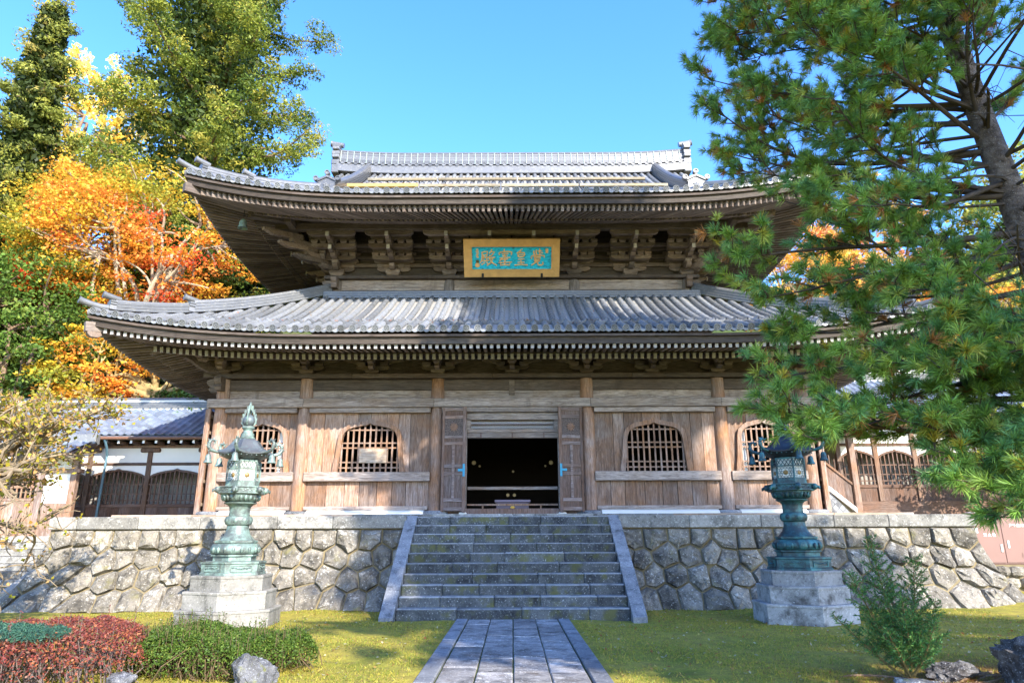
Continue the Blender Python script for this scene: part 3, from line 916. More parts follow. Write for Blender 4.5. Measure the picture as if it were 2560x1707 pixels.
# ================================================================== temple hall: eaves and roofs
class Roof:
    def __init__(s, Xe, Ye, Yb, ze, L, C, D, a, b, Dl):
        s.Xe, s.Ye, s.Yb, s.ze, s.L, s.C, s.D, s.a, s.b, s.Dl = Xe, Ye, Yb, ze, L, C, D, a, b, Dl
    def lift(s, c, d):
        return s.L * max(0.0, 1 - max(c, 0) / s.C) ** 2.4 * max(0.0, 1 - d / s.Dl)
    def zt(s, c, d):
        return s.ze + s.a * d + s.b * d * d + s.lift(c, d)
    def c_of(s, side, t):
        return s.Xe - abs(t) if side == 'F' or side == 'B' else min(t - s.Ye, s.Yb - t)
    def P(s, side, t, d, z):
        return (t, s.Ye + d, z) if side == 'F' else (t, s.Yb - d, z) if side == 'B' else (-s.Xe + d, t, z) if side == 'L' else (s.Xe - d, t, z)
    def out(s, side):      # along-eave unit vector, up vector
        return {'F': (1, 0, 0), 'B': (-1, 0, 0), 'L': (0, -1, 0), 'R': (0, 1, 0)}[side]
LO = Roof(10.5, 15.96, 35.7, 6.44, 0.52, 6.2, 4.72, 0.42, 0.0275, 4.4)
UP = Roof(9.27, 17.20, 34.4, 10.87, 0.68, 6.0, 8.6, 0.42, 0.0250, 5.0)
SP = 0.2795

lower_roof = link('lower_roof', None, hall, loc=(0, 16, 6.4)); lower_roof.empty_display_size = 0.2
upper_roof = link('upper_roof', None, hall, loc=(0, 17, 10.9)); upper_roof.empty_display_size = 0.2

disc_me = MB()
disc_me.lathe([(0.001, 0.012), (0.066, 0.012), (0.070, 0.03), (0.088, 0.03), (0.090, 0.0), (0.088, -0.09)], 16, cap=False)
for k in range(4):
    a = k * PI / 2
    disc_me.tube([(0.012 * math.cos(a), 0.012 * math.sin(a), 0.018), (0.06 * math.cos(a), 0.06 * math.sin(a), 0.018)], 0.009, 4)
disc_me.lathe([(0.030, 0.012), (0.030, 0.024), (0.042, 0.024), (0.042, 0.012)], 12, cap=False)
disc_me = disc_me.mesh('eave_tile', TILE, 40)
disc_me.materials.append(TILE_G)
for _p in disc_me.polygons:
    if _p.center.z < 0.0125 and (_p.center.x ** 2 + _p.center.y ** 2) < 0.062 ** 2 and _p.center.z > 0.011: _p.material_index = 1  # recess face coloured darker to paint its shade
pan_me = MB()
arc = [(-0.085 + 0.17 * i / 8, -0.045 * math.sin(PI * i / 8)) for i in range(9)]
pan_me.band([(a, b - 0.005) for a, b in arc], [(a, b - 0.065) for a, b in arc], 'y', -0.012, 0.06)
pan_me = pan_me.mesh('eave_pan_tile', TILE)
snow_me = MB()
snow_me.band([(a * 1.35, b * 1.7 + 0.13) for a, b in arc], [(a * 1.35, b * 1.7 + 0.055) for a, b in arc], 'y', -0.05, 0.10)
snow_me = snow_me.mesh('course_tile', TILE)

def row(R, side, t, dmax, r=0.088, seg=0.34, n=7, d0=0.0, mb=None, dz=0.0):
    mb = mb or MB()
    c = R.c_of(side, t)
    u = R.out(side)
    k = max(1, int(round((dmax - d0) / seg)))
    for i in range(k):
        da = d0 + (dmax - d0) * i / k; db = d0 + (dmax - d0) * (i + 1) / k
        fr = []
        for d, rr in ((da, r), (da + 0.05, r), (da + 0.052, r * 0.9), (db + 0.01, r * 0.88)):
            d_ = min(d, dmax)
            z = R.zt(c, d_) + dz
            sl = R.a + 2 * R.b * d_
            nn = Vector((0, 0, 1)); dirv = Vector(R.P(side, 0, 1, 0)) - Vector(R.P(side, 0, 0, 0)); dirv.z = 0
            nrm = (Vector((0, 0, 1)) - dirv.normalized() * sl).normalized()
            fr.append((R.P(side, t, d_, z), tuple(Vector(u) * rr), tuple(nrm * rr)))
        sec = [(math.cos(PI * j / n), math.sin(PI * j / n)) for j in range(n + 1)]
        vs = []
        for o, uu, vv in fr:
            for a, b in sec:
                vs.append((o[0] + uu[0] * a + vv[0] * b, o[1] + uu[1] * a + vv[1] * b, o[2] + uu[2] * a + vv[2] * b))
        m = n + 1
        fs = [(q * m + j, q * m + j + 1, (q + 1) * m + j + 1, (q + 1) * m + j) for q in range(3) for j in range(n)]
        fs.append(tuple(range(m - 1, -1, -1)))
        mb.add(vs, fs)
    return mb

def pans(R, side, ts, dlim, step, name, parent, d0=0.0, mat=TILE_P):
    """stepped concave pan tiles between the barrel rows"""
    V = []; F = []
    for t in ts:
        c = R.c_of(side, t); dm = dlim(t)
        if dm < 0.12: continue
        k = max(1, int(round((dm - d0) / step)))
        for i in range(k):
            da = d0 + (dm - d0) * i / k; db = d0 + (dm - d0) * (i + 1) / k
            za, zb = R.zt(c, da), R.zt(c, db)
            b = len(V)
            for d, z, up in ((da, za, -0.07), (da, za, -0.02), (db, zb, -0.05)):
                for q, dr in ((-0.14, 0.03), (-0.05, 0.0), (0.05, 0.0), (0.14, 0.03)):
                    V.append(R.P(side, t + q, d, z + up + dr))
            for q in range(3):
                F.append((b + q, b + q + 1, b + 5 + q, b + 4 + q)); F.append((b + 4 + q, b + 5 + q, b + 9 + q, b + 8 + q))
    me = mesh_np(name, V, F, mat=mat)
    return tag(link(name, me, parent), kind='stuff')

def eave_board(R, d0, d1, z0, z1, name, mat, parent, side='F', n=40, dl=None, cuts=1):
    """board swept along the eave between plan offsets d0,d1 and heights z0,z1 below the tile line"""
    if side == 'F': lo, hi = -R.Xe + d0, R.Xe - d0
    else: lo, hi = R.Ye + d0, R.Yb - d0
    for q in range(cuts):
        mb = MB(); fr = []
        a0, a1 = lo + (hi - lo) * q / cuts, lo + (hi - lo) * (q + 1) / cuts
        m = max(4, n // cuts)
        sec = []
        for i in range(m + 1):
            t = a0 + (a1 - a0) * i / m
            if i == 0 and q: t += 0.0015
            c = R.c_of(side, t); l = R.lift(c, 0)
            p0 = R.P(side, t, d0, R.ze + l + z0); p1 = R.P(side, t, d1, R.ze + l + z0)
            # clamp the inner edge at the mitre
            if side == 'F':
                ti = max(min(t, R.Xe - d1), -R.Xe + d1); p1 = (ti, p1[1], p1[2])
            else:
                ti = max(min(t, R.Yb - d1), R.Ye + d1); p1 = (p1[0], ti, p1[2])
            sec.append((p0, p1))
        vs = []
        for p0, p1 in sec:
            vs += [p0, p1, (p1[0], p1[1], p1[2] + z1 - z0), (p0[0], p0[1], p0[2] + z1 - z0)]
        fs = []
        for i in range(m):
            for k in range(4):
                k2 = (k + 1) % 4
                fs.append((i * 4 + k, i * 4 + k2, i * 4 + 4 + k2, i * 4 + 4 + k))
        fs.append((0, 1, 2, 3)); fs.append((m * 4 + 3, m * 4 + 2, m * 4 + 1, m * 4))
        mb.add(vs, fs); mb.build(name, mat, parent)

def soffit(R, d0, z0, sl, d1, name, mat, parent, side, dl, n=44):
    """boarded underside: z = ze + z0 + sl*(d-d0) + lift"""
    if side == 'F': lo, hi = -R.Xe, R.Xe
    else: lo, hi = R.Ye, R.Yb
    V = []; F = []
    m = 8
    for i in range(n + 1):
        for j in range(m + 1):
            d = d0 + (d1 - d0) * j / m
            t = lo + (hi - lo) * i / n
            lim = R.Xe - d if side == 'F' else None
            if side == 'F': t = max(min(t, R.Xe - d), -R.Xe + d)
            else: t = max(min(t, R.Yb - d), R.Ye + d)
            c = R.c_of(side, t)
            V.append(R.P(side, t, d, R.ze + z0 + sl * (d - d0) + R.lift(c, d)))
    for i in range(n):
        for j in range(m):
            a = i * (m + 1) + j
            F.append((a, a + 1, a + m + 2, a + m + 1))
    return link(name, mesh_np(name, V, F, mat=mat), parent)

def beam_mesh(w_, h_, L, name, mat):
    return MB().box(-w_ / 2, w_ / 2, 0, L, -h_ / 2, h_ / 2).mesh(name, mat)

def rafters(R, side, ts, d0, d1, z0, sl, w_, h_, name, parent, fan=None, stuff=False, mat=W_EY, end=None):
    """straight rafters; fan = point towards which they converge in plan"""
    me = MB().box(-w_ / 2, w_ / 2, 0, 1, -h_ / 2, h_ / 2).mesh(name, mat)
    if end is not None:
        me.materials.append(end); me.polygons[2].material_index = 1
    big = MB()
    for t in ts:
        p = Vector(R.P(side, t, d0, 0))
        if fan is None:
            q = Vector(R.P(side, t, d1, 0))
            dm = R.c_of(side, t)
            if dm < d1:
                if dm < d0 + 0.15: continue
                q = Vector(R.P(side, t, dm, 0))
        else:
            e = Vector((fan[0] - p.x, fan[1] - p.y, 0))
            if side == 'F': k = (d1 - d0) / e.y
            elif side == 'L': k = (d1 - d0) / e.x
            else: k = (d1 - d0) / -e.x
            q = p + e * k
        c0 = R.c_of(side, p.x if side == 'F' else p.y); c1 = R.c_of(side, q.x if side == 'F' else q.y)
        dd = (q.y - R.Ye) if side == 'F' else (q.x + R.Xe) if side == 'L' else (R.Xe - q.x)
        p.z = R.ze + z0 + R.lift(c0, d0); q.z = R.ze + z0 + sl * (dd - d0) + R.lift(c1, dd)
        v = q - p
        L = v.length
        rot = v.to_track_quat('Y', 'Z').to_euler()
        if stuff:
            M = Matrix.Translation(p) @ rot.to_matrix().to_4x4() @ Matrix.Diagonal((1, L, 1, 1))
            big.add([M @ x.co for x in me.vertices], [tuple(f.vertices) for f in me.polygons])
        else:
            o = link(name, me, parent); o.location = p; o.rotation_euler = rot; o.scale = (1, L, 1)
    if stuff:
        tag(big.build(name, mat, parent), kind='stuff')

# ------------------------------------------------------------------ lower roof
n = int(round((2 * LO.Xe - 0.1) / SP))
ts = [(-LO.Xe + 0.05) + (2 * LO.Xe - 0.1) * (i + 0.5) / n for i in range(n)]
for t in ts:
    c = LO.c_of('F', t); dm = min(LO.D, c)
    row(LO, 'F', t + rnd.uniform(-0.012, 0.012), max(dm, 0.12), r=0.088 * rnd.uniform(0.95, 1.05), dz=rnd.uniform(-0.012, 0.012)).build('barrel_tile_row', TILE, lower_roof, smooth=45)
    link('eave_tile', disc_me, lower_roof, rot=(PI / 2 + 0.25, rnd.uniform(-0.1, 0.1), 0)).location = (t, LO.Ye - 0.012, LO.zt(c, 0) + 0.01)
pt_ = [t + SP / 2 for t in ts[:-1]]
pans(LO, 'F', pt_, lambda t: min(LO.D, LO.Xe - abs(t)), 0.115, 'pan_tiles', lower_roof)
for t in pt_:
    c = LO.c_of('F', t)
    link('eave_pan_tile', pan_me, lower_roof).location = (t, LO.Ye - 0.005, LO.zt(c, 0) + 0.02)
    if abs(t) < 8.2:
        link('course_tile', snow_me, lower_roof, rot=(0.45, 0, 0)).location = (t, LO.Ye + 1.02, LO.zt(c, 1.02) + 0.0)
for sd in ('L', 'R'):
    m = int((LO.Yb - LO.Ye) / SP)
    tt = [LO.Ye + (LO.Yb - LO.Ye) * (i + 0.5) / m for i in range(m)]
    mb = MB()
    for t in tt:
        row(LO, sd, t, max(0.12, min(2.5, LO.c_of(sd, t))), seg=0.7, n=4, mb=mb)
    tag(mb.build('side_barrel_tiles', TILE, lower_roof), kind='stuff')
    pans(LO, sd, [t + SP / 2 for t in tt[:-1]], lambda t: min(2.53, LO.c_of(sd, t)), 0.6, 'side_pan_tiles', lower_roof)
    tm = MB()
    for t in tt[:26]:
        o = LO.P(sd, t, -0.012, LO.zt(LO.c_of(sd, t), 0) + 0.01)
        tm.tube([o, LO.P(sd, t, 0.05, o[2])], 0.088, 10)
    tag(tm.build('side_eave_tiles', TILE, lower_roof), kind='stuff')
for sd in ('F', 'L', 'R'):
    eave_board(LO, 0.03, 0.30, -0.185, -0.125, 'eave_board', W_EX, lower_roof, sd, 44, cuts=6 if sd == 'F' else 1)
    eave_board(LO, 0.10, 0.24, -0.355, -0.187, 'eave_fascia', W_FAS, lower_roof, sd, 44, cuts=4 if sd == 'F' else 1)
    eave_board(LO, 1.10, 1.22, -0.37, -0.28, 'eave_ledger', W_EX, lower_roof, sd, 44, cuts=3 if sd == 'F' else 1)
    soffit(LO, 0.12, -0.315, 0.16, 1.25, 'soffit_board', W_FAS, lower_roof, sd, 0)  # wood darker than the rafters paints the shade in their gaps
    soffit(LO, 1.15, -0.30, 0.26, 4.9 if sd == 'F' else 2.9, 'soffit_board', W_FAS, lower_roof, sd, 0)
nr = 122
tr_ = [(-LO.Xe + 0.28) + (2 * LO.Xe - 0.56) * i / nr for i in range(nr + 1)]
rafters(LO, 'F', tr_, 0.17, 1.3, -0.395, 0.15, 0.08, 0.12, 'flying_rafter', lower_roof, end=RCEND)
rafters(LO, 'F', [t for t in tr_ if abs(t) < LO.Xe - 1.0], 1.02, 2.75, -0.435, 0.26, 0.085, 0.14, 'base_rafter', lower_roof, end=RCEND)
for sd in ('L', 'R'):
    m = 46 if sd == 'L' else 40
    tt = [LO.Ye + 0.3 + 0.17 * i for i in range(m)]
    rafters(LO, sd, tt, 0.17, 1.3, -0.395, 0.15, 0.08, 0.13, 'side_flying_rafter', lower_roof)
    rafters(LO, sd, [t for t in tt if t > LO.Ye + 1.1], 1.02, 2.75, -0.435, 0.26, 0.085, 0.15, 'side_base_rafter', lower_roof)
    rafters(LO, sd, [LO.Ye + 0.3 + 0.17 * i for i in range(m, 100)], 0.17, 2.6, -0.42, 0.22, 0.08, 0.1, 'far_rafters', lower_roof, stuff=True)
# hip rafters under the corners
for sd in (-1, 1):
    def hipb(R, d0, d1, z0, z1, w_, h_, name, par):
        p = Vector((sd * (R.Xe - d0), R.Ye + d0, z0)); q = Vector((sd * (R.Xe - d1), R.Ye + d1, z1))
        v = q - p
        o = link(name, beam_mesh(w_, h_, v.length, name, W_EY), par)
        o.location = p; o.rotation_euler = v.to_track_quat('Y', 'Z').to_euler()
    hipb(LO, 0.02, 1.5, LO.ze + LO.L - 0.43, LO.ze + 0.30, 0.17, 0.24, 'hip_rafter', lower_roof)
    hipb(LO, 1.0, 2.7, LO.ze + 0.02, LO.ze + 0.02 + 0.26, 0.18, 0.26, 'hip_rafter', lower_roof)
    hipb(UP, 0.05, 1.9, UP.ze + UP.L - 0.52, UP.ze + 0.20, 0.20, 0.26, 'hip_rafter', upper_roof)
    hipb(UP, 1.4, 3.9, UP.ze + 0.05, UP.ze + 0.62, 0.20, 0.30, 'hip_rafter', upper_roof)

# ---- ridges built of stacked flat tiles
def ridge(pts, w_, h_, name, parent, layers=6, z_off=0.0, top=True):
    """stack of thin tile courses following a 3-D polyline; each course a piece of the ridge"""
    pts = [Vector(p) for p in pts]
    rg = link(name, None, parent); rg.empty_display_size = 0.1
    def frames(k):
        fr = []
        for i, p in enumerate(pts):
            t = pts[min(i + 1, len(pts) - 1)] - pts[max(i - 1, 0)]
            s_ = Vector((t.y, -t.x, 0)).normalized()
            fr.append((tuple(p), tuple(s_), (0, 0, 1)))
        return fr
    F = frames(0)
    lh = h_ / layers
    mb = MB()
    for k in range(layers):
        wk = w_ * (1.0 if k % 2 == 0 else 0.90) * (1 - 0.10 * k / layers)
        mb.sweep(F, [(-wk / 2, z_off + k * lh), (wk / 2, z_off + k * lh), (wk / 2, z_off + (k + 1) * lh - 0.006), (-wk / 2, z_off + (k + 1) * lh - 0.006)])
    me = mb.mesh('ridge_courses', TILE_R); fix_normals(me)
    o = bpy.data.objects.new('ridge_courses', me); COL.objects.link(o); o.parent = rg; tag(o, kind='stuff')
    if top:
        mb = MB()
        r = w_ * 0.36
        zb = z_off + h_
        tot = sum((pts[i + 1] - pts[i]).length for i in range(len(pts) - 1))
        mb.sweep(F, [(r * math.cos(PI * j / 6), zb - 0.01 + r * 0.8 * math.sin(PI * j / 6)) for j in range(7)])
        me = mb.mesh('ridge_cap', TILE_R); fix_normals(me)
        o = bpy.data.objects.new('ridge_cap', me); COL.objects.link(o); o.parent = rg
    return rg
def at_poly(pts, f):
    pts = [Vector(p) for p in pts]; ls = [(pts[i + 1] - pts[i]).length for i in range(len(pts) - 1)]
    t = f * sum(ls)
    for i, l in enumerate(ls):
        if t <= l or i == len(ls) - 1: return pts[i] + (pts[i + 1] - pts[i]) * (t / l), (pts[i + 1] - pts[i]).normalized()
        t -= l
def end_tile(p, tdir, w_, h_, name, parent, cyl=0.20):
    """ridge-end tile: stepped body with a flared foot and a round tile projecting outward over it"""
    d = Vector((tdir.x, tdir.y, 0)).normalized(); s_ = Vector((d.y, -d.x, 0))
    e = link(name, None, parent); e.empty_display_size = 0.1
    mb = MB()
    fr = [((p - d * 0.02), s_, Vector((0, 0, 1))), ((p + d * 0.13), s_, Vector((0, 0, 1)))]
    sec = [(-w_ * 0.5, 0), (w_ * 0.5, 0), (w_ * 0.46, h_ * 0.45), (w_ * 0.58, h_ * 0.55), (w_ * 0.58, h_ * 0.66), (w_ * 0.50, h_ * 0.70), (w_ * 0.60, h_ * 0.84),
           (w_ * 0.60, h_ * 0.94), (w_ * 0.40, h_), (0, h_ * 1.12), (-w_ * 0.40, h_), (-w_ * 0.60, h_ * 0.94), (-w_ * 0.60, h_ * 0.84), (-w_ * 0.50, h_ * 0.70), (-w_ * 0.58, h_ * 0.66), (-w_ * 0.58, h_ * 0.55), (-w_ * 0.46, h_ * 0.45)]
    mb.sweep(fr, sec)
    me = mb.mesh('tile_body', TILE_R); fix_normals(me)
    o = bpy.data.objects.new('tile_body', me); COL.objects.link(o); o.parent = e
    mb = MB(); q = p + Vector((0, 0, h_ * 1.12 + 0.045))
    mb.tube([q - d * 0.12, q + d * cyl + Vector((0, 0, cyl * 0.22)), q + d * cyl + Vector((0, 0, cyl * 0.22)), q + d * (cyl + 0.05) + Vector((0, 0, cyl * 0.25))], [0.075, 0.078, 0.092, 0.092], 12)
    o = bpy.data.objects.new('projecting_tile', mb.mesh('projecting_tile', TILE_R, 40)); COL.objects.link(o); o.parent = e
    return e

for sd in (-1, 1):
    def hip(R, d):
        return Vector((sd * (R.Xe - d), R.Ye + d, R.zt(d, d) + 0.05))
    # lower roof: tall upper run, smaller outer run, end tiles, corner barrel
    A = [hip(LO, d) for d in np.linspace(4.66, 1.75, 10)]
    ridge(A, 0.30, 0.30, 'hip_ridge', lower_roof, 7)
    end_tile(A[-1], A[-1] - A[-2], 0.30, 0.28, 'ridge_end_tile', lower_roof)
    B = [hip(LO, d) for d in np.linspace(1.72, 0.42, 8)]
    ridge(B, 0.25, 0.24, 'hip_ridge', lower_roof, 6)
    end_tile(B[-1], B[-1] - B[-2], 0.28, 0.24, 'ridge_end_tile', lower_roof, 0.24)
    Cc = [hip(LO, d) + Vector((0, 0, 0.05 + k)) for d, k in ((0.5, 0.0), (0.2, 0.02), (0.02, 0.07), (-0.10, 0.14))]
    MB().tube(Cc + [Cc[-1] + (Cc[-1] - Cc[-2]) * 0.3], [0.08, 0.08, 0.08, 0.08, 0.095], 12).build('corner_tile', TILE, lower_roof, smooth=40)
    # upper roof
    A = [hip(UP, d) for d in np.linspace(3.15, 1.35, 8)]
    ridge(A, 0.30, 0.26, 'hip_ridge', upper_roof, 6)
    end_tile(A[-1], A[-1] - A[-2], 0.30, 0.26, 'ridge_end_tile', upper_roof)
    B = [hip(UP, d) for d in np.linspace(1.32, 0.40, 7)]
    ridge(B, 0.26, 0.24, 'hip_ridge', upper_roof, 6)
    end_tile(B[-1], B[-1] - B[-2], 0.28, 0.26, 'ridge_end_tile', upper_roof, 0.24)
    Cc = [hip(UP, d) + Vector((0, 0, 0.05 + k)) for d, k in ((0.5, 0.0), (0.2, 0.02), (0.02, 0.07), (-0.10, 0.14))]
    MB().tube(Cc + [Cc[-1] + (Cc[-1] - Cc[-2]) * 0.3], [0.08, 0.08, 0.08, 0.08, 0.095], 12).build('corner_tile', TILE, upper_roof, smooth=40)
zr = LO.zt(5, LO.D)
ridge([(x, 20.44, zr - 0.24) for x in np.linspace(-5.95, 5.95, 7)], 0.36, 0.24, 'wall_ridge', lower_roof, 6, top=False)

# ------------------------------------------------------------------ upper roof
n = int(round((2 * UP.Xe - 0.1) / SP))
ts = [(-UP.Xe + 0.05) + (2 * UP.Xe - 0.1) * (i + 0.5) / n for i in range(n)]
GX = 7.25
dl_up = lambda t: UP.D - 0.05 if abs(t) < GX else UP.Xe - abs(t)
for t in ts:
    c = UP.c_of('F', t)
    row(UP, 'F', t, max(dl_up(t), 0.12), seg=0.36).build('barrel_tile_row', TILE, upper_roof, smooth=45)
    link('eave_tile', disc_me, upper_roof, rot=(PI / 2 + 0.25, rnd.uniform(-0.1, 0.1), 0)).location = (t, UP.Ye - 0.012, UP.zt(c, 0) + 0.01)
pt_ = [t + SP / 2 for t in ts[:-1]]
pans(UP, 'F', pt_, dl_up, 0.22, 'pan_tiles', upper_roof)
for t in pt_:
    c = UP.c_of('F', t)
    link('eave_pan_tile', pan_me, upper_roof).location = (t, UP.Ye - 0.005, UP.zt(c, 0) + 0.02)
pans(UP, 'B', [q for q in np.arange(-GX, GX, 0.28)], lambda t: UP.D - 0.05, 0.9, 'rear_pan_tiles', upper_roof)
for sd in ('L', 'R'):
    m = int((UP.Yb - UP.Ye) / SP)
    tt = [UP.Ye + (UP.Yb - UP.Ye) * (i + 0.5) / m for i in range(m)]
    mb = MB()
    for t in tt:
        row(UP, sd, t, max(0.12, min(2.6, UP.c_of(sd, t))), seg=0.8, n=4, mb=mb)
    tag(mb.build('side_barrel_tiles', TILE, upper_roof), kind='stuff')
    pans(UP, sd, [t + SP / 2 for t in tt[:-1]], lambda t: min(2.65, UP.c_of(sd, t)), 0.6, 'side_pan_tiles', upper_roof)
    tm = MB()
    for t in tt:
        o = UP.P(sd, t, -0.012, UP.zt(UP.c_of(sd, t), 0) + 0.01)
        tm.tube([o, UP.P(sd, t, 0.05, o[2])], 0.088, 8)
    tag(tm.build('side_eave_tiles', TILE, upper_roof), kind='stuff')
    s_ = -1 if sd == 'L' else 1
    prof = [(UP.Ye + d, UP.zt(5.5, d) - 0.06) for d in np.linspace(2.3, UP.D, 12)]
    prof += [(UP.Yb - d, UP.zt(5.5, d) - 0.06) for d in np.linspace(UP.D, 2.3, 12)[1:]]
    MB().prism(prof, 'x', s_ * 6.55, s_ * 6.65).build('gable_wall', W_V, upper_roof)
    low = [(a, b - 0.42) for a, b in prof]
    x0, x1 = sorted((s_ * 7.15, s_ * 7.23))
    MB().band(low, [(a, b - 0.02) for a, b in prof], 'x', x0, x1).build('barge_board', W_EY, upper_roof)
for sd in ('F', 'L', 'R', 'B'):
    if sd == 'B': continue
    eave_board(UP, 0.03, 0.32, -0.19, -0.125, 'eave_board', W_EX, upper_roof, sd, 48, cuts=6 if sd == 'F' else 1)
    eave_board(UP, 0.10, 0.26, -0.36, -0.192, 'eave_fascia', W_FAS, upper_roof, sd, 48, cuts=4 if sd == 'F' else 1)
    eave_board(UP, 0.24, 0.36, -0.44, -0.362, 'eave_fascia', W_FAS, upper_roof, sd, 48, cuts=4 if sd == 'F' else 1)
    eave_board(UP, 1.42, 1.56, -0.20, -0.10, 'eave_ledger', W_EX, upper_roof, sd, 48, cuts=3 if sd == 'F' else 1)
    soffit(UP, 0.2, -0.29, 0.28, 1.6, 'soffit_board', W_FAS, upper_roof, sd, 0)  # dark boards carry painted shade between the rafters
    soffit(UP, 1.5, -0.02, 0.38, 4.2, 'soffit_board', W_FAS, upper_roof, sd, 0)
MB().prism([(33.4, 11.1), (34.4, 10.7), (34.4, 10.95), (26.2, 15.5)], 'x', -9.0, 9.0).build('rear_eave', W_EX, upper_roof)
FAN = (0.0, 25.8)
nr = 112
tr_ = [(-UP.Xe + 0.30) + (2 * UP.Xe - 0.6) * i / nr for i in range(nr + 1)]
rafters(UP, 'F', tr_, 0.22, 1.62, -0.435, 0.28, 0.074, 0.19, 'flying_rafter', upper_roof, fan=FAN)
rafters(UP, 'F', [t * 0.86 for t in tr_], 1.36, 3.7, -0.165, 0.38, 0.078, 0.20, 'base_rafter', upper_roof, fan=FAN)
for sd in ('L', 'R'):
    tt = [UP.Ye + 0.30 + 0.166 * i for i in range(60)]
    rafters(UP, sd, tt, 0.22, 1.62, -0.435, 0.28, 0.074, 0.19, 'side_flying_rafter', upper_roof, fan=FAN)
    rafters(UP, sd, [UP.Ye + 1.36 + 0.15 * i for i in range(56)], 1.36, 3.7, -0.165, 0.38, 0.078, 0.20, 'side_base_rafter', upper_roof, fan=FAN)
    rafters(UP, sd, [UP.Ye + 0.30 + 0.166 * i for i in range(60, 100)], 0.22, 3.6, -0.40, 0.33, 0.075, 0.1, 'far_rafters', upper_roof, fan=FAN, stuff=True)
# descending ridges, main ridge
RZ = UP.zt(9, UP.D)
for sd in (-1, 1):
    A = [(sd * 6.05, UP.Ye + d, UP.zt(9 - 0, d) + 0.05) for d in np.linspace(UP.D - 0.15, 2.95, 14)]
    ridge(A, 0.36, 0.42, 'descending_ridge', upper_roof, 8)
    # ogre tile at its foot: gabled body with crest and three round tiles
    og = link('ridge_foot_tile', None, upper_roof); og.empty_display_size = 0.1
    y = UP.Ye + 2.88; z = UP.zt(9, 2.9)
    mb = MB().prism([(sd * 6.05 + a, z + b) for a, b in ((-0.30, 0.0), (0.30, 0.0), (0.26, 0.40), (0.34, 0.48), (0.30, 0.56), (0.0, 0.70), (-0.30, 0.56), (-0.34, 0.48), (-0.26, 0.40))], 'y', y - 0.06, y + 0.10)
    mb.band([(sd * 6.05 + a, z + b) for a, b in ((-0.30, 0.45), (0, 0.60), (0.30, 0.45))], [(sd * 6.05 + a, z + b) for a, b in ((-0.30, 0.52), (0, 0.67), (0.30, 0.52))], 'y', y - 0.10, y - 0.059)
    o = bpy.data.objects.new('tile_body', mb.mesh('tile_body', TILE_G)); COL.objects.link(o); o.parent = og
    st = bpy.data.objects.new('flower_crest', star_mesh(0.12, 0.03, 6).mesh('flower_crest', STRING)); COL.objects.link(st); st.parent = og; st.location = (sd * 6.05, y - 0.062, z + 0.28)
    for a, b in ((-0.36, 0.56), (0.0, 0.77), (0.36, 0.56)):
        mb = MB().lathe([(0.085, -0.10), (0.085, 0.055), (0.058, 0.055), (0.052, 0.03), (0.001, 0.03)], 14, cap=False)
        o = bpy.data.objects.new('round_tile', mb.mesh('round_tile', TILE_R, 40)); COL.objects.link(o); o.parent = og
        o.location = (sd * 6.05 + a, y - 0.06, z + b); o.rotation_euler = (PI / 2, 0, 0)
YR = UP.Ye + UP.D
xsr = np.linspace(-7.35, 7.35, 31)
rl = lambda x: 0.16 * max(0.0, (abs(x) - 4.2) / 3.15) ** 2
mr_ = link('main_ridge', None, upper_roof); mr_.empty_display_size = 0.1
def ridge_part(name, sec, mat, x0=-7.35, x1=7.35, n=30, lift=True):
    mb = MB()
    fr = [((x, YR, RZ + (rl(x) if lift else 0)), (0, 1, 0), (0, 0, 1)) for x in np.linspace(x0, x1, n + 1)]
    mb.sweep(fr, sec); me = mb.mesh(name, mat); fix_normals(me)
    o = bpy.data.objects.new(name, me); COL.objects.link(o); o.parent = mr_
    return o
ridge_part('ridge_base', [(-0.34, -0.15), (0.34, -0.15), (0.32, 0.20), (-0.32, 0.20)], TILE_R)
for k in range(7):
    z = 0.30 + k * 0.075; w_ = 0.26 - 0.012 * k - (0.012 if k % 2 else 0)
    tag(ridge_part('ridge_course', [(-w_, z), (w_, z), (w_, z + 0.069), (-w_, z + 0.069)], TILE_R), kind='stuff')
ridge_part('ridge_core', [(-0.2, 0.1), (0.2, 0.1), (0.16, 0.83), (-0.16, 0.83)], TILE_R)
ridge_part('ridge_cap', [(0.20 * math.cos(PI * j / 8), 0.83 + 0.15 * math.sin(PI * j / 8)) for j in range(9)], TILE_R)
rd = MB().lathe([(0.001, 0.0), (0.06, 0.0), (0.062, 0.02), (0.08, 0.02), (0.082, -0.1)], 12, cap=False).mesh('ridge_round_tile', TILE_R, 40)
for x in np.arange(-7.1, 7.11, 0.284):
    o = bpy.data.objects.new('ridge_round_tile', rd); COL.objects.link(o); o.parent = mr_
    o.location = (x, YR - 0.33, RZ + rl(x) + 0.25); o.rotation_euler = (PI / 2, 0, 0)
wire = MB().box(-0.012, 0.012, -0.006, 0.006, 0, 0.56).mesh('copper_tie', plain('pale_copper_strip', (0.30, 0.36, 0.33), 0.6, 0.3))
for x in np.arange(-7.2, 7.21, 0.27):
    o = bpy.data.objects.new('copper_tie', wire); COL.objects.link(o); o.parent = mr_
    o.location = (x, YR - 0.272, RZ + rl(x) + 0.30); o.rotation_euler = (-0.11, 0, 0)
